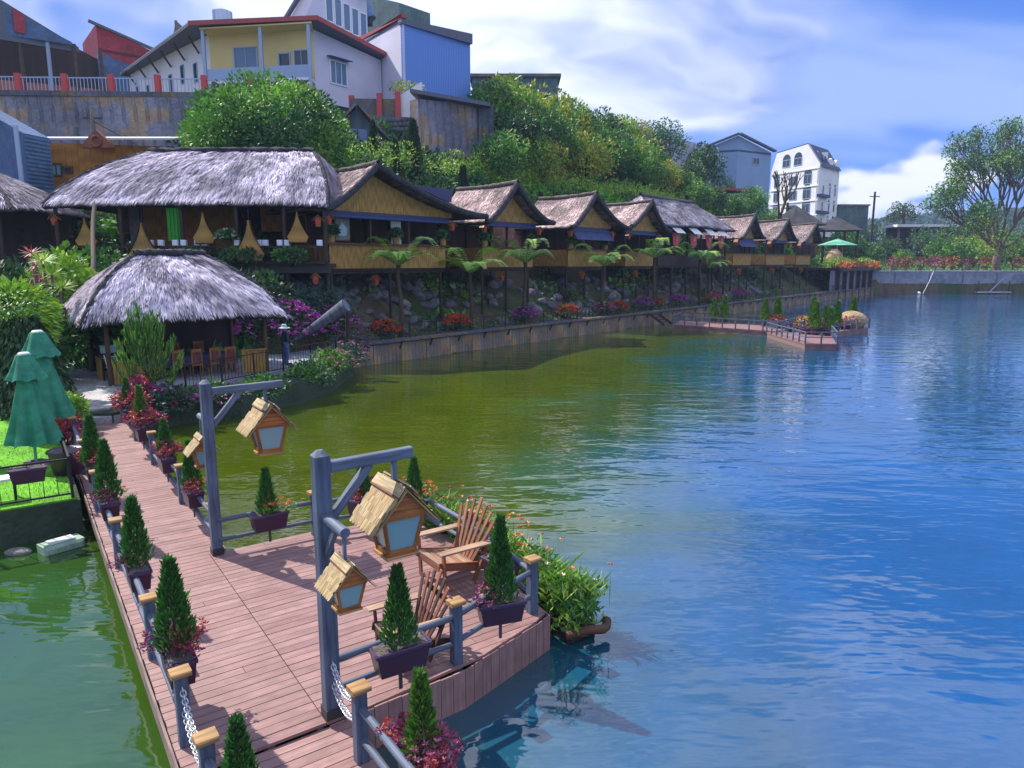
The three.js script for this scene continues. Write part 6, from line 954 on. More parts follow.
{ // yellow and white house
  const t = thing('yellow_house', 'yellow and white house with a long balcony above the round tree', 'house', [0, 0, 0], 0), P = [XZ(128, 68, 92), XZ(208, 28, 76), XZ(313, 28, 74), XZ(381, 62, 81)], Q = XZ(300, 40, 105);
  wallSeg(t, 'wall', P[0], P[1], 14, 28.3, 28, 'white'); wallSeg(t, 'wall', P[1], P[2], 14, 28, 28, 'yellow'); wallSeg(t, 'wall', P[2], P[3], 14, 27.9, 26.9, 'lavender'); wallSeg(t, 'wall', P[3], Q, 14, 26.9, 28, 'white'); wallSeg(t, 'wall', Q, P[0], 14, 28, 28.3, 'white');
  const out = (a, b, k) => { const c = [-26, -88], d = Math.hypot(a - c[0], b - c[1]); return [a + (a - c[0]) / d * k, b + (b - c[1]) / d * k]; };
  const rg = new MB().slab([out(...P[0], 1.2), out(P[1][0], P[1][1], 2.6), out(P[2][0], P[2][1], 2.2), out(P[3][0], P[3][1], 1.0), Q], 28.1, 28.42).geo(); { const p = rg.attributes.position; for (let i = 0; i < p.count; i++) if (p.getX(i) > -16) p.setY(i, p.getY(i) - 1.05); rg.computeVertexNormals(); } mesh('roof', metre(rg, 0), 'roofDark', t); mesh('red_verge', new MB().bar(V(out(P[2][0], P[2][1], 2.25)[0], 28.3, out(P[2][0], P[2][1], 2.25)[1]), V(out(P[3][0], P[3][1], 1.05)[0], 27.25, out(P[3][0], P[3][1], 1.05)[1]), 0.12, 0.42).bar(V(out(P[1][0], P[1][1], 2.65)[0], 28.3, out(P[1][0], P[1][1], 2.65)[1]), V(out(P[2][0], P[2][1], 2.25)[0], 28.3, out(P[2][0], P[2][1], 2.25)[1]), 0.12, 0.42).geo(), 'roofRed', t);
  const fa = [P[1][0] + 0.2, P[1][1] + 1.9], fb = [P[2][0], P[2][1] + 1.7];
  for (const y of [23.1, 17.6]) { slabRoof(t, 'balcony_floor', [P[1], P[2], fb, fa], y - 0.25, 0.25, 'white'); wallSeg(t, 'balcony_rail', fa, fb, y, y + 1.15, y + 1.15, 'frame', 0.08); }
  for (const f of [0.0, 0.55, 1.0]) mesh('balcony_post', boxG(0.3, 11, 0.3, lerp(fa[0], fb[0], f), 22.5, lerp(fa[1], fb[1], f)), 'frame', t);
  win(t, P[1], P[2], 0.35, 25.2, 2.6, 2.9, { n: 2, frame: 'frame', glass: 'glassBlue', name: 'balcony_door' }); win(t, P[1], P[2], 0.72, 24.6, 1.3, 2.6, { n: 1, frame: 'frame' }); win(t, P[1], P[2], 0.88, 24.8, 1.6, 2.6, { frame: 'frame' }); win(t, P[1], P[2], 0.4, 19.6, 2.2, 2.4, {});
  win(t, P[2], P[3], 0.33, 24.4, 2.2, 2.3, { hood: 1, n: 3, glass: 'glassBlue' }); win(t, P[2], P[3], 0.36, 19.9, 2.2, 2.0, { hood: 1, n: 3, glass: 'glassBlue' });
  for (let k = 0; k < 6; k++) { win(t, P[0], P[1], 0.12 + k * 0.145, 25.4 - (k % 2) * 0.4, 0.9, 1.9, { n: 1, fr: 0.06, frame: 'frame' }); if (k % 2) win(t, P[0], P[1], 0.1 + k * 0.15, 21.7, 0.8, 1.1, { n: 1, fr: 0.06, frame: 'frame' }); mesh('eave_bracket', new MB().bar(V(lerp(P[0][0], P[1][0], 0.1 + k * 0.16), 26.6, lerp(P[0][1], P[1][1], 0.1 + k * 0.16) + 0.2), V(lerp(P[0][0], P[1][0], 0.1 + k * 0.16) - 0.6, 28, lerp(P[0][1], P[1][1], 0.1 + k * 0.16) + 1.2), 0.15).geo(), 'brown', t); }
  mesh('eave_soffit', metre(new MB().slab([P[1], P[2], [P[2][0] + 0.4, P[2][1] + 2.0], [P[1][0], P[1][1] + 2.2]], 27.85, 27.98).geo(), 0), 'yellow', t);
  const k = thing('water_tank', 'steel water tank on a stand over the yellow house', 'tank', [gx(223, 26, 80), 28.5, -80], 0); mesh('tank', new THREE.CylinderGeometry(1.0, 1.0, 2.0, 18).translate(0, 1.9, 0), mat('tank', [0.45, 0.5, 0.58], { metalness: 0.7, roughness: 0.3 }), k); mesh('lid', new THREE.ConeGeometry(1.0, 0.4, 18).translate(0, 3.1, 0), 'tank', k); mesh('stand', boxG(2.6, 0.9, 2.2, 0, 0.4, 0), 'darkSteel', k);
}
{ // lavender house behind
  const t = thing('lavender_house', 'tall lavender house with a band of windows at the top of the photo', 'house', [0, 0, 0], 0), A = XZ(268, 20, 102), B = XZ(322, 0, 95), D = XZ(367, 15, 101), E = XZ(330, 10, 120);
  wallSeg(t, 'wall', A, B, 20, 33.5, 41.5, 'lavender'); wallSeg(t, 'wall', B, D, 20, 41.5, 39.6, 'lavender'); wallSeg(t, 'wall', D, E, 20, 39.6, 39, 'white'); wallSeg(t, 'wall', E, A, 20, 39, 33.5, 'white');
  mesh('roof_edge', new MB().bar(V(A[0] - 0.3, 33.6, A[1] + 0.4), V(B[0], 41.7, B[1] + 0.4), 0.5, 0.4).bar(V(B[0], 41.7, B[1] + 0.4), V(D[0] + 0.4, 39.8, D[1] + 0.3), 0.5, 0.4).geo(), 'roofDark', t);
  for (let k = 0; k < 5; k++) win(t, B, D, 0.14 + k * 0.19, 37.0 - k * 0.2, 1.3, 3.4, { n: 1, fr: 0.16, glass: 'glassBlue' }); mesh('window_band', boxG(0.3, 0.5, 0.2, (B[0] + D[0]) / 2, 34.6, (B[1] + D[1]) / 2 + 0.2), 'whiteTrim', t); win(t, B, D, 0.3, 31.5, 2.4, 2, {});
  const k = thing('water_tank', 'blue roof water drum behind the lavender house', 'tank', [gx(364, 8, 106), 38.5, -106], 0); mesh('drum', new THREE.CylinderGeometry(1.3, 1.3, 2.2, 16).rotateZ(0.4).translate(0, 1.2, 0), 'blueSheet', k); mesh('stand', boxG(2, 0.8, 1.5, 0, 0, 0), 'darkSteel', k);
}
{ // blue box house
  const t = thing('blue_house', 'box house clad in plain blue sheet above the stone wall', 'house', [0, 0, 0], 0), A = XZ(350, 42, 88), B = XZ(402, 27, 77), D = XZ(470, 38, 84), E = XZ(440, 40, 100);
  wallSeg(t, 'wall', A, B, 15, 30.4, 29.4, 'lavender'); wallSeg(t, 'wall', B, D, 15, 29.4, 30.0, 'blueMetal'); wallSeg(t, 'wall', D, E, 15, 30, 30, 'blueMetal'); wallSeg(t, 'wall', E, A, 15, 30, 30.4, 'white');
  wallSeg(t, 'roof_edge', [A[0], A[1] + 0.25], [B[0], B[1] + 0.35], 30.2, 30.8, 29.8, 'roofRed', 0.6); wallSeg(t, 'roof_edge', [B[0], B[1] + 0.3], [D[0] + 0.3, D[1] + 0.3], 29.3, 29.75, 30.35, 'roofDark', 0.6); slabRoof(t, 'roof', [A, B, D, E], 29.5, 0.3, 'roofDark');
  const v = thing('flat_block', 'low dark green flat-roofed block behind the blue house', 'building', [0, 0, 0], 0); const a = XZ(362, 20, 118), b = XZ(400, 27, 112); wallSeg(v, 'wall', a, b, 28, 46.3, 43.0, mat('tealWall', [0.12, 0.2, 0.2], { map: rep(blotTex, 0.2) }), 6);
}
{ // retaining buildings below the blue house
  const t = thing('concrete_bunker', 'stained flat-roofed concrete wall below the blue house', 'wall', [0, 0, 0], 0), A = XZ(418, 105, 70), B = XZ(481, 112, 76), D = XZ(492, 112, 84);
  wallSeg(t, 'wall', A, B, 9, 20.6, 21.3, 'oldRender', 1.2); wallSeg(t, 'buttress', [B[0] - 0.2, B[1] + 0.7], [B[0] + 1.3, B[1] + 0.2], 9, 21.2, 21.2, 'concreteBlue', 1.2); wallSeg(t, 'wall', B, D, 9, 21.3, 21.3, 'oldRender', 0.6);
  slabRoof(t, 'roof', [[A[0] - 0.6, A[1] + 1.0], [B[0] + 1.0, B[1] + 1.1], D, [A[0], A[1] - 6]], 20.95, 0.35, 'roofDark');
  const s = thing('stone_wall', 'dark stone wall with red posts beside the small chalet', 'wall', [0, 0, 0], 0), a = XZ(350, 110, 74), b = XZ(421, 110, 71.5); wallSeg(s, 'wall', a, b, 9, 20.0, 19.2, 'stone', 0.8);
  const R = rng(955), sg = [0, 1, 2].map((k) => new THREE.IcosahedronGeometry(0.27, 1).scale(0.85 + k * 0.12, 0.8, 0.5)); const L = Math.hypot(b[0] - a[0], b[1] - a[1]); const M = [mats.stone, mat('stoneB', [0.27, 0.27, 0.29], { map: rep(blotTex, 0.5), roughness: 1 }), mat('stoneC', [0.13, 0.135, 0.16], { roughness: 1 })]; let n = 0; for (let r = 0; r < 9; r++) for (let c = 0; c < 15; c++) { const f = (c + 0.5 + (r % 2) * 0.5) / 15.6, o = mesh('stone', sg[n % 3], M[Math.floor(R() * 3)], s); o.position.set(lerp(a[0], b[0], f), 15.4 + r * 0.47, lerp(a[1], b[1], f) + 0.02); o.rotation.set(0, -Math.atan2(b[1] - a[1], b[0] - a[0]), (R() - 0.5) * 0.4); o.scale.setScalar(0.85 + R() * 0.35); n++; }
  for (const f of [0.02, 0.42, 0.68]) mesh('red_post', boxG(0.5, 2.4, 0.5, lerp(a[0], b[0], f), 20.6, lerp(a[1], b[1], f) - 0.3), 'redPaint', s); wallSeg(s, 'parapet', [lerp(a[0], b[0], 0.68), lerp(a[1], b[1], 0.68) - 0.4], [b[0], b[1] - 0.6], 19, 21.4, 22.6, 'white', 0.3); wallSeg(s, 'parapet', a, [lerp(a[0], b[0], 0.66), lerp(a[1], b[1], 0.66) - 0.5], 19.5, 21.5, 21.2, 'concreteBlue', 0.3);
  const h = new Leaves(957); for (let k = 0; k < 9; k++) h.clump(lerp(a[0], b[0], 0.62 + k * 0.04), 22.2 + hash(k, 2) * 0.5, lerp(a[1], b[1], 0.6) - 1.4, 0.6, 60, 0.25, 0.13, PAL.gold); one(mesh('wall_hedge', h.geo(), leafMat), 'small golden hedge on top of the stone wall by the blue house', 'hedge');
  const c = thing('small_chalet', 'small grey chalet with a steep roof beside the round tree', 'chalet', [gx(357, 120, 66), 0, -66], 0.25), w = 2.5; mesh('gable_wall', metre(new MB().prism([[-w, 10], [w, 10], [w, 16.3], [0, 19.0], [-w, 16.3]], 3).geo(), 0).translate(0, 0, -3), mat('chaletGrey', [0.16, 0.20, 0.28], { map: woodTex }), c); for (const e of [-1, 1]) mesh('roof', boxG(3.9, 0.16, 4.2, e * 1.42, 17.75, -1.3, 0, 0, -e * 0.82), 'concrete', c); mesh('glazing', boxG(1.7, 3.0, 0.06, 0, 15.7, 0.04), 'glassBlue', c); mesh('mullion', boxG(0.1, 3.0, 0.1, 0, 15.7, 0.08), 'chaletGrey', c); mesh('railing', boxG(3.6, 0.9, 0.06, 0.4, 13.6, 0.6), 'navy', c);
}
{ // sheds at the upper corner
  const t = thing('dark_shed', 'dark open timber shed with a brick base at the upper corner', 'shed', [0, 0, 0], 0), A = XZ(-40, 30, 84), B = XZ(101, 60, 92); wallSeg(t, 'back_wall', [A[0], A[1] - 5], [B[0], B[1] - 5], 20, 35.5, 29.6, 'darkBrown', 0.3); wallSeg(t, 'brick_base', A, B, 19, 26.0, 26.4, 'brick', 0.3); { const L = [A, [lerp(A[0], B[0], 0.8), lerp(A[1], B[1], 0.8)]]; wallSeg(t, 'roof', [A[0], A[1] + 1], [B[0] - 2, B[1] + 1], 30.4, 37.0, 31.0, 'roofDark', 0.5); wallSeg(t, 'blue_panel', [A[0], A[1] + 0.4], [lerp(A[0], B[0], 0.8), lerp(A[1], B[1], 0.8) + 0.4], 31.0, 35.8, 31.3, 'blueSheet', 0.2); wallSeg(t, 'red_panel', [lerp(A[0], B[0], 0.4), lerp(A[1], B[1], 0.4) + 0.7], [lerp(A[0], B[0], 0.48), lerp(A[1], B[1], 0.48) + 0.7], 31.4, 33.9, 33.5, 'redSheet', 0.1); }
  for (let k = 0; k < 6; k++) mesh('post', boxG(0.3, 6, 0.3, lerp(A[0], B[0], k / 5), 28.2, lerp(A[1], B[1], k / 5)), k === 3 ? 'frame' : 'brown', t);
  const r = thing('red_shed', 'red and blue sheet metal shed beside the dark timber shed', 'shed', [0, 0, 0], 0), a = XZ(82, 40, 98), m = XZ(96, 25, 95), b = XZ(162, 50, 100); wallSeg(r, 'red_wall', a, m, 20, 33.4, 34.9, 'redSheet'); wallSeg(r, 'red_wall', m, b, 20, 34.9, 32.4, 'redSheet'); wallSeg(r, 'blue_wall', [m[0], m[1] + 0.3], [b[0], b[1] + 0.3], 20, 31.6, 29.4, 'blueSheet', 0.2); mesh('roof', metre(new MB().slab([m, b, [b[0], b[1] - 10], [m[0], m[1] - 10]], 31.6, 32.0).geo(), 0), 'roofDark', r); mesh('roof_trim', new MB().bar(V(m[0] - 0.5, 35.0, m[1] + 0.8), V(b[0] + 0.5, 32.5, b[1] + 0.8), 0.4, 0.3).geo(), 'roofDark', r);
  const s = thing('grey_gable', 'small grey gable between the red shed and yellow house', 'building', [0, 0, 0], 0), c = XZ(168, 45, 112), d = XZ(176, 27, 110), e = XZ(200, 32, 114); wallSeg(s, 'gable_wall', c, d, 24, 35, 40, 'concreteBlue'); wallSeg(s, 'gable_wall', d, e, 24, 40, 38, 'concreteBlue');
}
{ // orange building and blue shed behind the upper pavilion
  const t = thing('orange_building', 'long orange timber building with a white corrugated roof', 'building', [0, 0, 0], 0), A = XZ(20, 150, 51), B = XZ(165, 150, 53); boards(new MB(), 0, Math.hypot(B[0] - A[0], B[1] - A[1]), 8, 13.7, 0, 0.4, 91).build('wall', 'orangeWall', t); t.children[0].position.set(A[0], 0, A[1]); t.children[0].rotation.y = -Math.atan2(B[1] - A[1], B[0] - A[0]); mesh('roof', boxG(12, 0.12, 4, (A[0] + B[0]) / 2, 14.35, -53.4, 0.18), 'roofWhite', t); win(t, A, B, 0.23, 11.9, 0.8, 0.9, { frame: 'brown', glass: 'lanternGlass' }); win(t, A, B, 0.31, 11.9, 0.6, 0.5, { frame: 'brown', n: 1 });
  const o = mesh('gable_ornament', new MB().prism([[-1.1, 0], [1.1, 0], [0.75, 0.5], [0.0, 1.2], [-0.75, 0.5]], 0.35).add(new THREE.TorusGeometry(0.34, 0.1, 6, 16).translate(0, 0.42, 0.38)).geo(), 'redWood', t); o.position.set(gx(98, 145, 51), 13.3, -51.2);
  const b = thing('blue_shed', 'blue sheet metal shed at the photo edge over the cut-off thatch', 'shed', [0, 0, 0], 0), c = XZ(-40, 140, 48), d = XZ(25, 150, 47); wallSeg(b, 'wall', c, d, 7, 16.2, 13.6, 'blueSheet', 2); mesh('corner_pipe', new MB().cyl(V(gx(17, 140, 46.6), 8, -46.6), V(gx(17, 140, 46.6), 14, -46.6), 0.14, 0.14, 8).geo(), 'frame', b);
  const p = thing('power_pole', 'concrete power pole with cable before the high retaining wall', 'pole', [gx(93, 125, 57), 9, -57], 0); new MB().cyl(V(0, -1, 0), V(0, 8.2, 0), 0.2, 0.15, 8).build('pole', 'concrete', p); mesh('crossarm', boxG(1.4, 0.12, 0.12, 0, 7.4, 0), 'darkSteel', p); new MB().tube([V(0, 7.2, 0), V(5, 4.6, 0.5), V(11, 2.2, 1.5)], 0.035, 5).build('cable', 'iron', p);
}
{ // roofs just behind the stilt houses
  const a = thing('navy_roof_hut', 'low hut with a navy sheet roof behind the widest stilt house', 'hut', ST(11.5, 9, 0), ROWTURN); mesh('wall', boxG(5, 3.5, 3, 0, 8.4, 0), 'darkBrown', a); mesh('roof', boxG(6.2, 0.9, 3.6, 0, 10.5, 0.2, 0.1), 'navy', a);
  const b = thing('pink_roof_hut', 'little hut with a pink tiled roof before the second thatch', 'hut', ST(15.2, 9.2, 0), ROWTURN); mesh('wall', boxG(2.8, 3.5, 2.5, 0, 7.6, 0), 'bambooDark', b); mesh('roof', boxG(3.4, 0.18, 3.2, 0, 9.75, 0.2, 0.35), 'roofPink', b);
  const c = thing('red_roof_hut', 'hut with a pointed red roof between second and third thatch', 'hut', ST(25, 9.8, 0), ROWTURN); mesh('wall', boxG(2.4, 3.5, 2.4, 0, 8, 0), 'roofPink', c); mesh('roof', new THREE.ConeGeometry(2.3, 2.2, 4).rotateY(Math.PI / 4).translate(0, 10.9, 0), 'roofRed', c);
  const d = thing('long_mauve_building', 'long building with a dark red roof beyond the broad hall', 'building', [0, 0, 0], 0), A = XZ(655, 178, 118), B = XZ(748, 186, 126); wallSeg(d, 'wall', A, B, 10, 17.0, 16.8, mat('mauve', [0.22, 0.08, 0.14], { map: rep(blotTex, 0.3) }), 6); mesh('roof', new MB().bar(V(A[0] - 1, 17.7, A[1] + 0.4), V(B[0] + 1, 17.4, B[1] + 0.4), 3.5, 0.4).geo(), 'roofRed', d); mesh('porch_roof', boxG(7, 0.25, 3, lerp(A[0], B[0], 0.4), 15.8, lerp(A[1], B[1], 0.4) + 2), 'roofPink', d);
  const e = thing('brown_thatch_hut', 'brown thatched cone roof behind the farthest stilt houses', 'hut', [gx(796, 215, 128), 0, -128], 0); mesh('roof', new THREE.ConeGeometry(5.2, 3.4, 20, 3).translate(0, 13.6, 0), 'verge', e); mesh('wall', new THREE.CylinderGeometry(3.6, 3.6, 6, 16).translate(0, 9.2, 0), 'darkBrown', e);
  const f = thing('brown_thatch_hut', 'dark thatched shelter above the terrace parasol', 'hut', [gx(835, 230, 132), 0, -132], 0); mesh('roof', new THREE.ConeGeometry(5.5, 2.6, 4, 2).rotateY(0.6).translate(0, 12.4, 0), 'verge', f); for (const x of [-3, 3]) for (const z of [-2.5, 2.5]) mesh('post', boxG(0.3, 8, 0.3, x, 7.2, z), 'darkBrown', f);
}
{ // far buildings
  const t = thing('net_greenhouse', 'long grey net-roofed greenhouse on the crest', 'greenhouse', [0, 0, 0], 0), A = XZ(607, 128, 132), B = XZ(705, 152, 150); wallSeg(t, 'wall', A, B, 16, 31.0, 28.7, 'net', 14); for (let k = 0; k < 9; k++) mesh('rib', new MB().cyl(V(lerp(A[0], B[0], k / 8), 26, lerp(A[1], B[1], k / 8) + 0.15), V(lerp(A[0], B[0], k / 8), 31.1 - k * 0.29, lerp(A[1], B[1], k / 8) + 0.15), 0.1, 0.1, 5).geo(), 'frame', t);
  const g = thing('crest_block', 'flat green-grey roofed block peeking over the hill trees', 'building', [gx(515, 95, 108), 0, -108], 0); mesh('wall', boxG(12, 12, 6, 0, 25, 0), 'tealWall', g); mesh('roof', boxG(12.8, 0.4, 6.8, 0, 31.2, 0), 'concrete', g);
  const s = thing('blue_grey_shed', 'tall blue-grey gabled shed left of the white mansion', 'shed', [0, 0, 0], 0), a = XZ(702, 160, 152), m = XZ(738, 145, 149), b = XZ(771, 158, 154), w = mat('shedBlue', [0.26, 0.39, 0.60], { map: rep(softTex, 0.06), bumpMap: corrBump, bumpScale: 0.03, roughness: 0.6 }); wallSeg(s, 'wall', a, m, 10, 28.2, 30.6, w); wallSeg(s, 'wall', m, b, 10, 30.6, 28.0, w); mesh('roof_edge', new MB().bar(V(a[0] - 0.5, 28.4, a[1] + 0.6), V(m[0], 30.9, m[1] + 0.6), 0.8, 0.35).bar(V(m[0], 30.9, m[1] + 0.6), V(b[0] + 0.6, 28.2, b[1] + 0.6), 0.8, 0.35).geo(), 'roofDark', s); mesh('roof', metre(new MB().slab([a, m, b, [b[0], b[1] - 14], [a[0], a[1] - 14]], 27.5, 27.9).geo(), 0), 'roofDark', s); win(s, m, b, 0.55, 26, 2, 1.4, { frame: 'frame' });
  // the white mansion
  const h = thing('white_mansion', 'white five-storey mansion with a dark blue mansard roof', 'mansion', [0, 0, 0], 0), P = XZ(771, 180, 198), Q = XZ(819, 180, 182), S = XZ(839, 180, 193), L = Math.hypot(Q[0] - P[0], Q[1] - P[1]);
  { const sh = metre(new MB().prism([[0, 12], [L, 12], [L, 29.5], [L * 0.74, 34.8], [L * 0.1, 34.0], [0, 29.5]], 0.5).geo(), 0); sh.translate(0, 0, -0.5).rotateY(-Math.atan2(Q[1] - P[1], Q[0] - P[0])).translate(P[0], 0, P[1]); mesh('gable_wall', sh, 'white', h); }
  wallSeg(h, 'wall', Q, S, 12, 29.0, 29.4, 'white', 0.5); const back = [P[0] + S[0] - Q[0], P[1] + S[1] - Q[1]]; wallSeg(h, 'wall', S, back, 12, 29, 29, 'white', 0.5);
  const d0 = [lerp(P[0], Q[0], 0.74), lerp(P[1], Q[1], 0.74)], e0 = [lerp(back[0], S[0], 0.74), lerp(back[1], S[1], 0.74)], d1 = [lerp(P[0], Q[0], 0.1), lerp(P[1], Q[1], 0.1)], e1 = [lerp(back[0], S[0], 0.1), lerp(back[1], S[1], 0.1)];
  const quad = (n, a, ya, b, yb, c, yc, d, yd, m) => { const g = new THREE.BufferGeometry(); g.setAttribute('position', new THREE.Float32BufferAttribute([a[0], ya, a[1], b[0], yb, b[1], c[0], yc, c[1], a[0], ya, a[1], c[0], yc, c[1], d[0], yd, d[1]], 3)); g.setAttribute('uv', new THREE.Float32BufferAttribute([0, 0, 9, 0, 9, 5, 0, 0, 9, 5, 0, 5], 2)); g.computeVertexNormals(); const o = mesh(n, g, m, h); o.material.side = THREE.DoubleSide; return o; };
  const navyRoof = mat('mansard', [0.02, 0.032, 0.13], { map: rep(blotTex, 0.2), roughness: 0.6, side: THREE.DoubleSide }); quad('mansard_roof', [Q[0] + 0.4, Q[1] + 0.5], 28.9, [S[0] + 0.4, S[1] + 0.4], 28.9, e0, 35.0, d0, 35.0, navyRoof); quad('roof_top', d0, 35.0, e0, 35, e1, 34.2, d1, 34.2, navyRoof); quad('mansard_roof', P, 29, back, 29, e1, 34.2, d1, 34.2, navyRoof);
  const rowY = [15.5, 19.0, 22.5, 26.2]; rowY.forEach((y, r) => [0.14, 0.5, 0.78].forEach((f, c) => win(h, P, Q, f, y, c === 0 ? 2.0 : 2.7, 2.4, { n: 2, arch: c !== 1 || r === 0, fr: 0.14, frame: 'frame' }))); [0.32, 0.56].forEach((f) => win(h, P, Q, f, 30.9, 2.8, 1.9, { arch: 1, fr: 0.14, frame: 'frame' }));
  for (const y of [17.2, 20.8, 24.4, 28.6]) mesh('string_course', new MB().bar(V(P[0], y, P[1] + 0.15), V(Q[0], y, Q[1] + 0.15), 0.3, 0.3).geo(), 'whiteTrim', h);
  for (const y of [15.5, 19.5, 23.5]) { [0.22, 0.55, 0.82].forEach((f) => win(h, Q, S, f, y, 1.5, 2.4, { n: 1, arch: f > 0.5, fr: 0.15 })); mesh('balcony', new MB().bar(V(lerp(Q[0], S[0], 0.02), y - 1.6, lerp(Q[1], S[1], 0.02) + 0.6), V(lerp(Q[0], S[0], 0.45), y - 1.6, lerp(Q[1], S[1], 0.45) + 0.6), 1.2, 0.7).geo(), 'navy', h); }
  [0.3, 0.62, 0.9].forEach((f) => { const c = [lerp(Q[0], S[0], f), lerp(Q[1], S[1], f)], g = new MB().prism([[-1.3, 0], [1.3, 0], [1.3, 1.9], [0, 3.0], [-1.3, 1.9]], 1.0).geo().rotateY(-Math.atan2(S[1] - Q[1], S[0] - Q[0])).translate(c[0] - 0.9, 28.8, c[1] - 1.0); mesh('dormer', g, f > 0.5 ? 'white' : navyRoof, h); }); for (const f of [0.2, 0.5]) mesh('rooflight', boxG(1.6, 1.6, 0.3, lerp(d0[0], S[0], f), 32.5, lerp(d0[1], S[1], f) + 0.2), 'whiteTrim', h);
  const k = thing('teal_block', 'low teal block on the bank right of the white mansion', 'building', [gx(849, 205, 200), 0, -200], 0); mesh('wall', boxG(8, 10, 6, 0, 15.5, 0), 'tealWall', k); mesh('roof', boxG(8.6, 0.4, 6.6, 0, 20.7, 0), 'concrete', k); mesh('plinth', boxG(16, 6, 5, -10, 13.5, 3), 'concreteBlue', k);
  const w2 = thing('far_pavilion', 'low flat-roofed white pavilion by the umbrella pine', 'building', [gx(925, 220, 185), 0, -185], 0); mesh('roof', boxG(18, 0.6, 8, 0, 14.5, 0), 'white', w2); for (let q = 0; q < 5; q++) mesh('column', boxG(0.5, 8, 0.5, -8 + q * 4, 10.4, 3), 'concreteBlue', w2); mesh('back_wall', boxG(16, 8, 0.4, 0, 10.4, -3), 'darkBrown', w2);
}
for (const [px, d, y0, y1, l] of [[872, 158, 5, 20.5, 'utility pole above the terrace parasol'], [947, 150, 4, 12, 'short pale post among the far shore trees'], [786, 130, 6, 16, 'slim dark pole behind the farthest stilt house']]) { const p = thing('utility_pole', l, 'pole', [gx(px, 230, d), 0, -d], 0); new MB().cyl(V(0, y0, 0), V(0, y1, 0), 0.3, 0.22, 8).build('pole', 'darkSteel', p); mesh('crossarm', boxG(2.2, 0.18, 0.18, 0, y1 - 1, 0), 'darkSteel', p); }
{ const t = thing('bare_tree', 'leafless branching tree in front of the mansion', 'tree', onGround(gx(776, 250, 122), -122), 0), B = new MB(), q = rng(977); const grow = (p, d, L, r, n) => { const e = p.clone().addScaledVector(d, L); B.cyl(p, e, r, r * 0.68, 6); if (n > 0) for (let k = 0; k < (n > 2 ? 3 : 2); k++) grow(e, d.clone().add(V((q() - 0.5) * 1.1, 0.15 + q() * 0.2, (q() - 0.5) * 1.1)).normalize(), L * 0.7, r * 0.66, n - 1); }; grow(V(0, -0.4, 0), V(0.05, 1, 0), 4.6, 0.34, 4); B.build('branches', 'bark', t); }

// ---------- terrace and far shore ----------
{
  const t = new THREE.Group(); t.name = 'terrace_deck'; t.position.set(...ST(103, 0)); t.rotation.y = ROWTURN; struct(t, 'dark raised terrace with flower boxes past the farthest stilt house', 'terrace');
  mesh('deck', boxG(26, 0.4, 10, 0.5, 4.5, -4.9), 'darkBrown', t); mesh('support_wall', boxG(25.5, 6.2, 0.6, 0.5, 1.2, -0.9), 'shoreWall', t); for (let k = 0; k < 7; k++) mesh('support', boxG(0.5, 6, 0.5, -11.5 + k * 4, 1.4, -0.2), 'darkBrown', t); mesh('edge_beam', boxG(26, 0.5, 0.3, 0.5, 4.4, 0.25), 'darkSteel', t);
  const L = new Leaves(981), F = new Leaves(982), q = L.R; for (let k = 0; k < 90; k++) { const p = ST(91 + q() * 24, 0.5 + q() * 1.6, 5.1 + q() * 0.5); L.clump(p[0], p[1], p[2], 0.7, 26, 0.4, 0.2, q() < 0.5 ? PAL.bright : PAL.lime); if (q() < 0.6) F.clump(p[0] + D2[0], p[1] - 0.25, p[2] + 1.1, 0.45, 16, 0.3, 0.2, q() < 0.6 ? PAL.red : PAL.orange); } const g = thing('terrace_flowers', 'long box of green plants and red flowers along the terrace edge', 'flowers', [0, 0, 0], 0); mesh('foliage', L.geo(), leafMat, g).userData.kind = 'stuff'; mesh('flowers', F.geo(), 'petal', g).userData.kind = 'stuff';
  const u = thing('open_parasol', 'open pale green parasol on the far terrace', 'parasol', [...ST(102, 3.5, 4.7)], 0); { const gg = new THREE.ConeGeometry(3.3, 1.1, 8, 3, true), p = gg.attributes.position; for (let i = 0; i < p.count; i++) { const a = Math.atan2(p.getZ(i), p.getX(i)), r = Math.hypot(p.getX(i), p.getZ(i)); p.setY(i, p.getY(i) - 0.1 * Math.abs(Math.sin(a * 4)) * r / 3); } gg.computeVertexNormals(); mesh('canopy', gg.translate(0, 4.1, 0), 'umbrellaFar', u); } new MB().cyl(V(0, 0, 0), V(0, 4.6, 0), 0.08, 0.08, 8).build('pole', 'whiteTrim', u); mesh('base', new THREE.CylinderGeometry(0.6, 0.6, 0.2, 16).translate(0, 0.1, 0), 'stone', u);
  const r = thing('tan_rock_panel', 'tan boulder feature under the far parasol', 'boulder', [...ST(99, 3, 4.7)], 0.4); { const g2 = new THREE.IcosahedronGeometry(1.3, 3), p = g2.attributes.position; for (let i = 0; i < p.count; i++) { const k = 0.85 + 0.3 * fbm(p.getX(i) * 1.3 + 5, p.getY(i) * 1.3 + p.getZ(i), 5, 3); p.setXYZ(i, p.getX(i) * k, p.getY(i) * k * 1.3, p.getZ(i) * k); } g2.computeVertexNormals(); mesh('boulder', g2.translate(0, 1.2, 0), 'rockTan', r); }
}
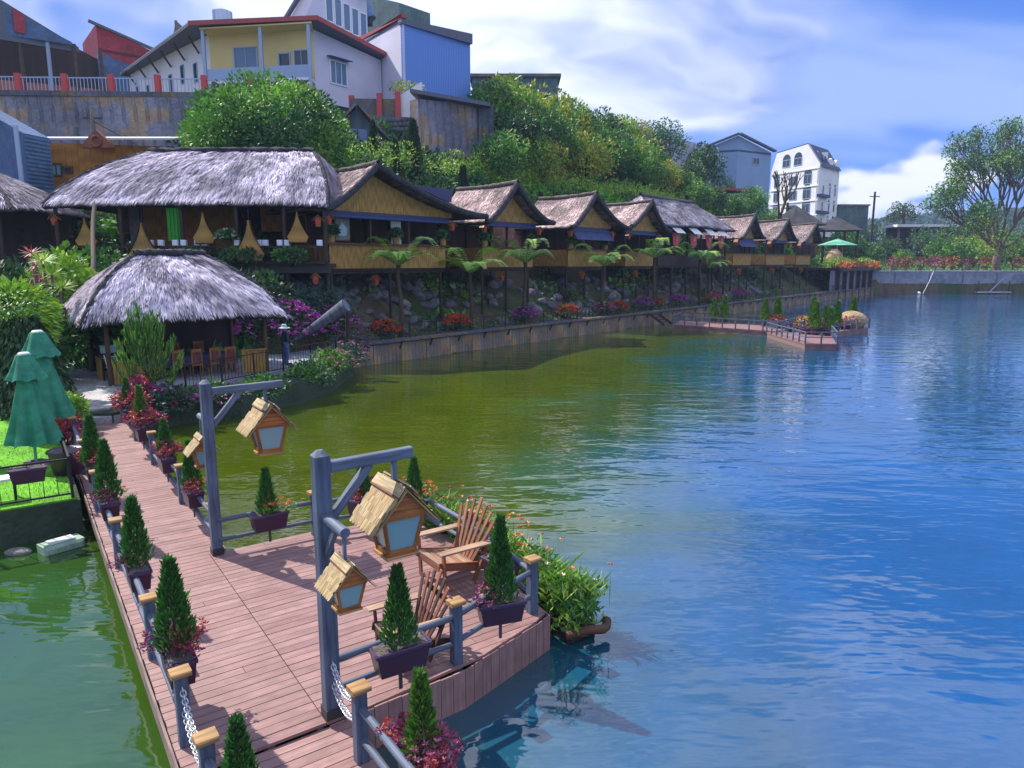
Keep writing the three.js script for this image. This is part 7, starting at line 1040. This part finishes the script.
{
  const x0 = ST(115.5, 0)[0], w = struct(new THREE.Group(), 'grey concrete wall of the far shore', 'wall'); w.name = 'far_shore_wall';
  mesh('wall', metre(boxG(150, 5.6, 1.6, x0 + 74, 1.1, SHORE_Z - 0.8), 0), 'shoreWall', w); mesh('coping', boxG(150, 0.2, 1.0, x0 + 74.2, 4.0, SHORE_Z - 0.35), 'pavingPale', w); mesh('path', boxG(150, 0.1, 5, x0 + 74.4, 3.98, SHORE_Z - 3.5), 'pavingPale', w);
  for (let k = 0; k < 24; k++) mesh('wall_joint_rib', boxG(0.12, 5.2, 0.08, x0 + 3 + k * 6, 1.0, SHORE_Z + 0.03), 'concrete', w);
  const f = thing('shore_fence', 'thin post fence along the far shore path', 'fence', [x0 + 12, 4.05, SHORE_Z - 0.6], 0); for (let k = 0; k < 22; k++) mesh('post', boxG(0.1, 1.2, 0.1, k * 3, 0.6, 0), 'darkSteel', f); for (const y of [0.5, 1.1]) mesh('rail', boxG(66, 0.05, 0.05, 32, y, 0), 'darkSteel', f);
  const L = new Leaves(985), q = L.R; const n = 9; for (let k = 0; k < n; k++) { const px = [893, 905, 920, 934, 942, 952, 968, 985, 1018][k], d = 134 + (k % 3), t = thing('rust_shrub', `rusty-leaved round pot shrub on the far shore, ${ORD[k]} from the terrace`, 'shrub', [gx(px, 265, d), 3.95, -d], 0, 'rusty round shrubs on the far shore'), l = new Leaves(986 + k); l.clump(0, 1.6, 0, 1.0, 150, 0.4, 0.22, k % 3 ? PAL.rust : PAL.coleus); mesh('foliage', l.geo(), leafMat, t).userData.kind = 'stuff'; mesh('pot', new THREE.CylinderGeometry(0.6, 0.42, 0.9, 12).translate(0, 0.45, 0), 'concrete', t); }
  const j = thing('wooden_landing', 'low landing frame at the foot of the far shore wall', 'landing', [gx(993, 290, 125.5), 0, -125.4], 0); mesh('deck', boxG(5.8, 0.16, 1.0, 0, 0.35, 0), 'pavingPale', j); for (const x of [-2.7, 2.7]) mesh('post', boxG(0.14, 2.6, 0.14, x, 0.9, 0), 'darkSteel', j); mesh('brace', new MB().bar(V(-0.6, 0.4, 0), V(2.2, 2.8, -0.9), 0.14).geo(), 'frame', j);
  const b = mesh('mooring_buoy', new THREE.SphereGeometry(0.3, 14, 10), 'whiteTrim'); b.position.set(gx(919, 293, 124), 0.2, -124); one(b, 'white buoy below the far shore wall', 'buoy'); const rp = mesh('mooring_rope', new THREE.TubeGeometry(new THREE.CatmullRomCurve3([V(gx(923, 292, 124), 0.1, -124), V(gx(930, 283, 125), 2.0, -125.4), V(gx(936, 275, 126), 4.0, -126.8)]), 12, 0.045, 5), 'roofWhite'); one(rp, 'pale mooring rope slanting down the far shore wall', 'rope');
}
{ // the big airy tree on the far shore
  const t = thing('lakeside_tree', 'tall airy tree with many thin limbs on the far shore', 'tree', [gx(997, 270, 131), 3.9, -131], 0), B = new MB(), L = new Leaves(991), q = L.R;
  B.tube([V(0, -0.5, 0), V(-0.3, 2, 0), V(0.2, 4.5, 0)], 0.75, 9);
  const grow = (p, d, len, r, n) => { const e = p.clone().addScaledVector(d, len), m = p.clone().lerp(e, 0.5).add(V((q() - 0.5) * 0.4, (q() - 0.5) * 0.3, (q() - 0.5) * 0.4)); B.cyl(p, m, r, r * 0.85, 6); B.cyl(m, e, r * 0.85, r * 0.66, 6); if (n <= 2) { const k = n === 0 ? 1.4 : 0.9; if (q() < 0.62) L.clump(e.x, e.y, e.z, 0.7 + q() * 0.5, Math.round(11 * k), 0.5, 0.26, e.y < 9 ? [PAL.lime, PAL.gold, PAL.bright][Math.floor(q() * 3)] : [PAL.mid, PAL.blue, PAL.bright][Math.floor(q() * 3)]); } if (n > 0) { const kids = n > 3 ? 3 : 2 + (q() < 0.45 ? 1 : 0); for (let k = 0; k < kids; k++) { const nd = d.clone().add(V((q() - 0.5) * 1.15, 0.1 + q() * 0.16, (q() - 0.5) * 1.15)).normalize(); grow(e, nd, len * (0.72 + q() * 0.14), r * 0.64, n - 1); } } };
  for (const [x, z, y, l] of [[-0.5, 0.1, 1, 5.2], [0.2, 0.5, 1, 5.2], [0.7, -0.2, 1, 5], [-0.15, -0.6, 1.1, 5], [-1.1, -0.2, 0.75, 4.6], [0.05, 0.1, 1.5, 6], [-0.35, 0, 1.6, 6.4], [1.1, 0.3, 0.7, 4.4], [-1.3, 0.4, 0.45, 3.4]]) grow(V(0.1, 4, 0), V(x, y, z).normalize(), l, 0.33, 5);
  for (let k = 0; k < 40; k++) { const a = q() * 6.283, r = 2 + q() * 5; L.clump(Math.cos(a) * r, 3.0 + q() * 4.2, Math.sin(a) * r, 0.9, 20, 0.5, 0.28, [PAL.lime, PAL.bright, PAL.gold][k % 3]); }
  B.build('trunk', 'barkPale', t); mesh('crown', L.geo(), leafMat, t).userData.kind = 'stuff'; t.scale.set(0.9, 0.98, 0.9);
}
{ // umbrella pine and shore trees
  const t = thing('umbrella_pine', 'dark flat-topped pine standing alone on the skyline', 'tree', [gx(902, 230, 190), 9, -190], 0), L = new Leaves(995), q = L.R, B = new MB(); B.tube([V(0, -2, 0), V(0.4, 5, 0), V(-0.2, 11, 0)], 0.34, 7); for (let k = 0; k < 34; k++) { const a = q() * 6.283, r = 3.5 * Math.sqrt(q()), y = 7.6 + 6.4 * q() * (1 - r / 5); L.clump(Math.cos(a) * r, y, Math.sin(a) * r, 1.05, 60, 0.5, 0.22, PAL.dark); if (k % 3 === 0) B.cyl(V(0, 8, 0), V(Math.cos(a) * r, y, Math.sin(a) * r), 0.16, 0.06, 5); } B.build('trunk', 'bark', t); mesh('crown', L.geo(), leafMat, t).userData.kind = 'stuff';
  [['mid', 945, 150, 1.0, 'green tree among the far shore planting'], ['mid', 962, 146, 0.9, 'round bright tree left of the tall airy tree'], ['airy', 925, 156, 1.1, 'airy tree below the skyline pine'], ['gold', 975, 155, 0.95, 'yellowish tree behind the tall airy tree'], ['dark', 955, 175, 1.3, 'dark tree on the far shore skyline'], ['dark', 985, 185, 1.4, 'dark tree behind the tall airy tree'], ['mid', 1015, 150, 1.0, 'green tree at the far photo edge'], ['dark', 890, 165, 0.9, 'dark tree beside the utility pole'], ['airy', 1008, 172, 1.2, 'thin blue-green tree at the far photo edge'], ['dark', 930, 190, 1.2, 'dark skyline tree next to the pine'], ['mid', 905, 148, 0.6, 'low green tree behind the first rusty shrubs']].forEach(([k, px, d, s, l], i) => copy(PRO[k], onGround(gx(px, 250, d), -d, -0.2), i * 2.1, s, l, 'trees on the far shore'));
}
// ---------- far wooded hills ----------
{
  const L = new Leaves(1201), R = rng(1202), put = []; spread(L, 0, 3, 0, 3.2, 3, 3.2, 12, 1.5, 26, 1.3, 0.8, [C(1, 1, 1)]); const g = L.geo();
  for (let k = 0; k < 4200; k++) { const a = 0.1 + R() * 0.75, d = 300 + Math.pow(R(), 1.4) * 850, x = Math.sin(a) * d, z = -Math.cos(a) * d; put.push([x, height(x, z) - 0.5, z, 0.5 + d / 520]); }
  const im = new THREE.InstancedMesh(g, leafMat, put.length), M = new THREE.Matrix4(), Q = new THREE.Quaternion(), cc = new THREE.Color(); put.forEach((p, i) => { Q.setFromAxisAngle(V(0, 1, 0), R() * 6.28); const s = p[3] * (0.8 + R() * 0.5); M.compose(V(p[0], p[1], p[2]), Q, V(s, s, s)); im.setMatrixAt(i, M); const c = PAL[['dark', 'mid', 'blue'][Math.floor(R() * 3)]][i % 3], j = 0.7 + R() * 0.5; cc.setRGB(c[0] * j, c[1] * j, c[2] * j); im.setColorAt(i, cc); }); im.name = 'far_forest'; im.castShadow = im.receiveShadow = true; stuff(im, 'dark wooded hills far beyond the lake', 'forest');
}
// ---------- stone-clad bank under the houses ----------
{
  const b = new THREE.Group(); b.name = 'stone_bank'; struct(b, 'dark rubble stones on the bank under the stilt houses', 'bank'); const R = rng(1101), G = [0, 1, 2, 3].map((k) => { const g = new THREE.IcosahedronGeometry(0.5, 1), p = g.attributes.position; for (let i = 0; i < p.count; i++) { const h = 0.8 + 0.4 * vnoise(p.getX(i) * 3 + k * 9, p.getY(i) * 3 + p.getZ(i) * 2, 7); p.setXYZ(i, p.getX(i) * h * 1.3, p.getY(i) * h * 0.8, p.getZ(i) * h); } g.computeVertexNormals(); return g; }), M = [mats.stone, mats.stoneB, mats.stoneC, mat('stoneViolet', [0.17, 0.15, 0.20], { map: rep(blotTex, 0.5), roughness: 1 })];
  for (let k = 0; k < 290; k++) { const t = Math.pow(R(), 1.3) * 70, s = 2.6 + R() * 4.2, p = ST(t, s), o = mesh('stone', G[k % 4], M[Math.floor(R() * 4)], b); o.position.set(p[0], height(p[0], p[2]) + 0.1, p[2]); o.rotation.set(R() * 0.5, R() * 6, R() * 0.5); o.scale.setScalar(0.35 + R() * 0.6); }
}
// ---------- floating docks ----------
{
  const poly = (pts) => pts;
  const dock = (label, pts, y, seed) => {
    const t = thing('floating_dock', label, 'dock', [0, 0, 0], 0, 'floating docks on the lake'); mesh('deck', metre(new MB().slab(pts, y - 0.1, y).geo(), 0), DECK[1], t); mesh('hull', metre(new MB().slab(pts.map(([x, z]) => { const c = pts.reduce((a, p) => [a[0] + p[0] / pts.length, a[1] + p[1] / pts.length], [0, 0]); return [lerp(x, c[0], 0.02), lerp(z, c[1], 0.02)]; }), -0.3, y - 0.1).geo(), 0), 'fascia', t);
    for (let i = 0; i < pts.length; i++) { const a = pts[i], b = pts[(i + 1) % pts.length], L = Math.hypot(b[0] - a[0], b[1] - a[1]), n = Math.max(1, Math.round(L / 1.1)); for (let k = 0; k < n; k++) mesh('post', boxG(0.09, 0.75, 0.09, lerp(a[0], b[0], k / n), y + 0.36, lerp(a[1], b[1], k / n)), 'rail', t); for (const h of [0.4, 0.72]) mesh('rail', new MB().bar(V(a[0], y + h, a[1]), V(b[0], y + h, b[1]), 0.06).geo(), 'rail', t); }
  };
  dock('long floating dock reaching from the quay steps', [[13.4, -59.2], [19.9, -53.2], [22.6, -56.6], [15.0, -63.2]], 0.42); dock('small pale floating dock nearest the camera, pointing at the lake', [[18.9, -52.6], [18.75, -45.2], [20.7, -45.0], [22.4, -49.6], [21.6, -52.4]], 0.42); dock('outer floating dock with boulder and cypresses', [[22.8, -56.4], [21.6, -53.0], [23.6, -52.4], [28.4, -56.4], [26.6, -59.6]], 0.42);
  const cg = cypressGeo(1001, 1.7, 0.42, 900, PAL.cypBright, 0.2), pot = new THREE.CylinderGeometry(0.32, 0.25, 0.45, 12).translate(0, 0.22, 0);
  [[17.2, -60.6, 'at the quay end of the long dock'], [18.0, -60.4, 'second at the quay end of the long dock'], [20.5, -57.6, 'inner side where the docks meet'], [21.4, -57.4, 'outer side where the docks meet'], [22.0, -51.8, 'at the root of the nearest dock'], [21.6, -50.6, 'halfway along the nearest dock'], [23.6, -53.6, 'on the lake edge of the outer dock'], [24.4, -53.4, 'second on the lake edge of the outer dock'], [24.3, -57.4, 'tallest on the outer dock'], [27.4, -57.2, 'at the far tip of the outer dock beside the boulder'], [22.4, -50.1, 'at the tip rail of the nearest dock']].forEach(([x, z, l], i) => { const t = thing('dock_cypress', `bright potted cypress ${l}`, 'potted tree', [x, 0.42, z], i, 'potted cypresses on the docks'); mesh('pot', pot, 'planter', t); const c = mesh('cypress', cg, leafMat, t); c.position.y = 0.4; c.scale.setScalar(0.8 + 0.35 * hash(i, 9)); c.userData.kind = 'stuff'; });
  [[20.9, -56.0, PAL.red, 'where the docks meet'], [22.9, -52.8, PAL.red, 'at the root of the nearest dock'], [22.6, -55.2, PAL.scarlet, 'inside the dock junction'], [25.2, -55.0, PAL.red, 'in the middle of the outer dock'], [26.2, -55.2, PAL.coleus, 'beside the boulder'], [22.1, -54.2, PAL.gold, 'yellowish, at the dock junction'], [21.2, -51.4, PAL.coleus, 'inside the nearest dock rail']].forEach(([x, z, pal, l], i) => { const L = new Leaves(1010 + i); L.clump(0, 0.55, 0, 0.5, 90, 0.2, 0.11, pal); L.clump(0.5, 0.45, 0.3, 0.4, 60, 0.2, 0.11, pal); const t = thing('dock_flowers', `flower tub on the docks ${l}`, 'flowers', [x, 0.42, z], i, 'flower tubs on the docks'); mesh('foliage', L.geo(), leafMat, t).userData.kind = 'stuff'; mesh('tub', new THREE.CylinderGeometry(0.5, 0.4, 0.4, 12).translate(0.2, 0.2, 0.1), 'planter', t); });
  const g = new THREE.IcosahedronGeometry(0.95, 3), p = g.attributes.position; for (let i = 0; i < p.count; i++) { const k = 0.8 + 0.4 * fbm(p.getX(i) * 1.6 + 3, p.getY(i) * 1.6 + p.getZ(i) * 1.6, 7, 3); p.setXYZ(i, p.getX(i) * k * 1.25, p.getY(i) * k * 0.8 + 0.5, p.getZ(i) * k); } g.computeVertexNormals(); const b = mesh('boulder', g, 'rockTan'); b.position.set(26.9, 0.42, -56.4); one(b, 'tan boulder at the tip of the outer floating dock', 'boulder');
  const st = thing('quay_stair', 'short dark stair from quay to the long dock', 'stair', [12.6, 0, -60.6], ROWTURN); for (let k = 0; k < 4; k++) mesh('tread', boxG(1.4, 0.07, 0.3, 0, 1.15 - k * 0.2, -0.4 + k * 0.3), 'darkBrown', st); mesh('stringer', new MB().bar(V(-0.7, 1.2, -0.6), V(-0.7, 0.35, 0.8), 0.08, 0.2).bar(V(0.7, 1.2, -0.6), V(0.7, 0.35, 0.8), 0.08, 0.2).geo(), 'darkSteel', st);
}
// ---------- air ----------
scene.fog = new THREE.FogExp2(new THREE.Color(0.5, 0.66, 1.0), 0.00035);
renderer.render(scene, camera);
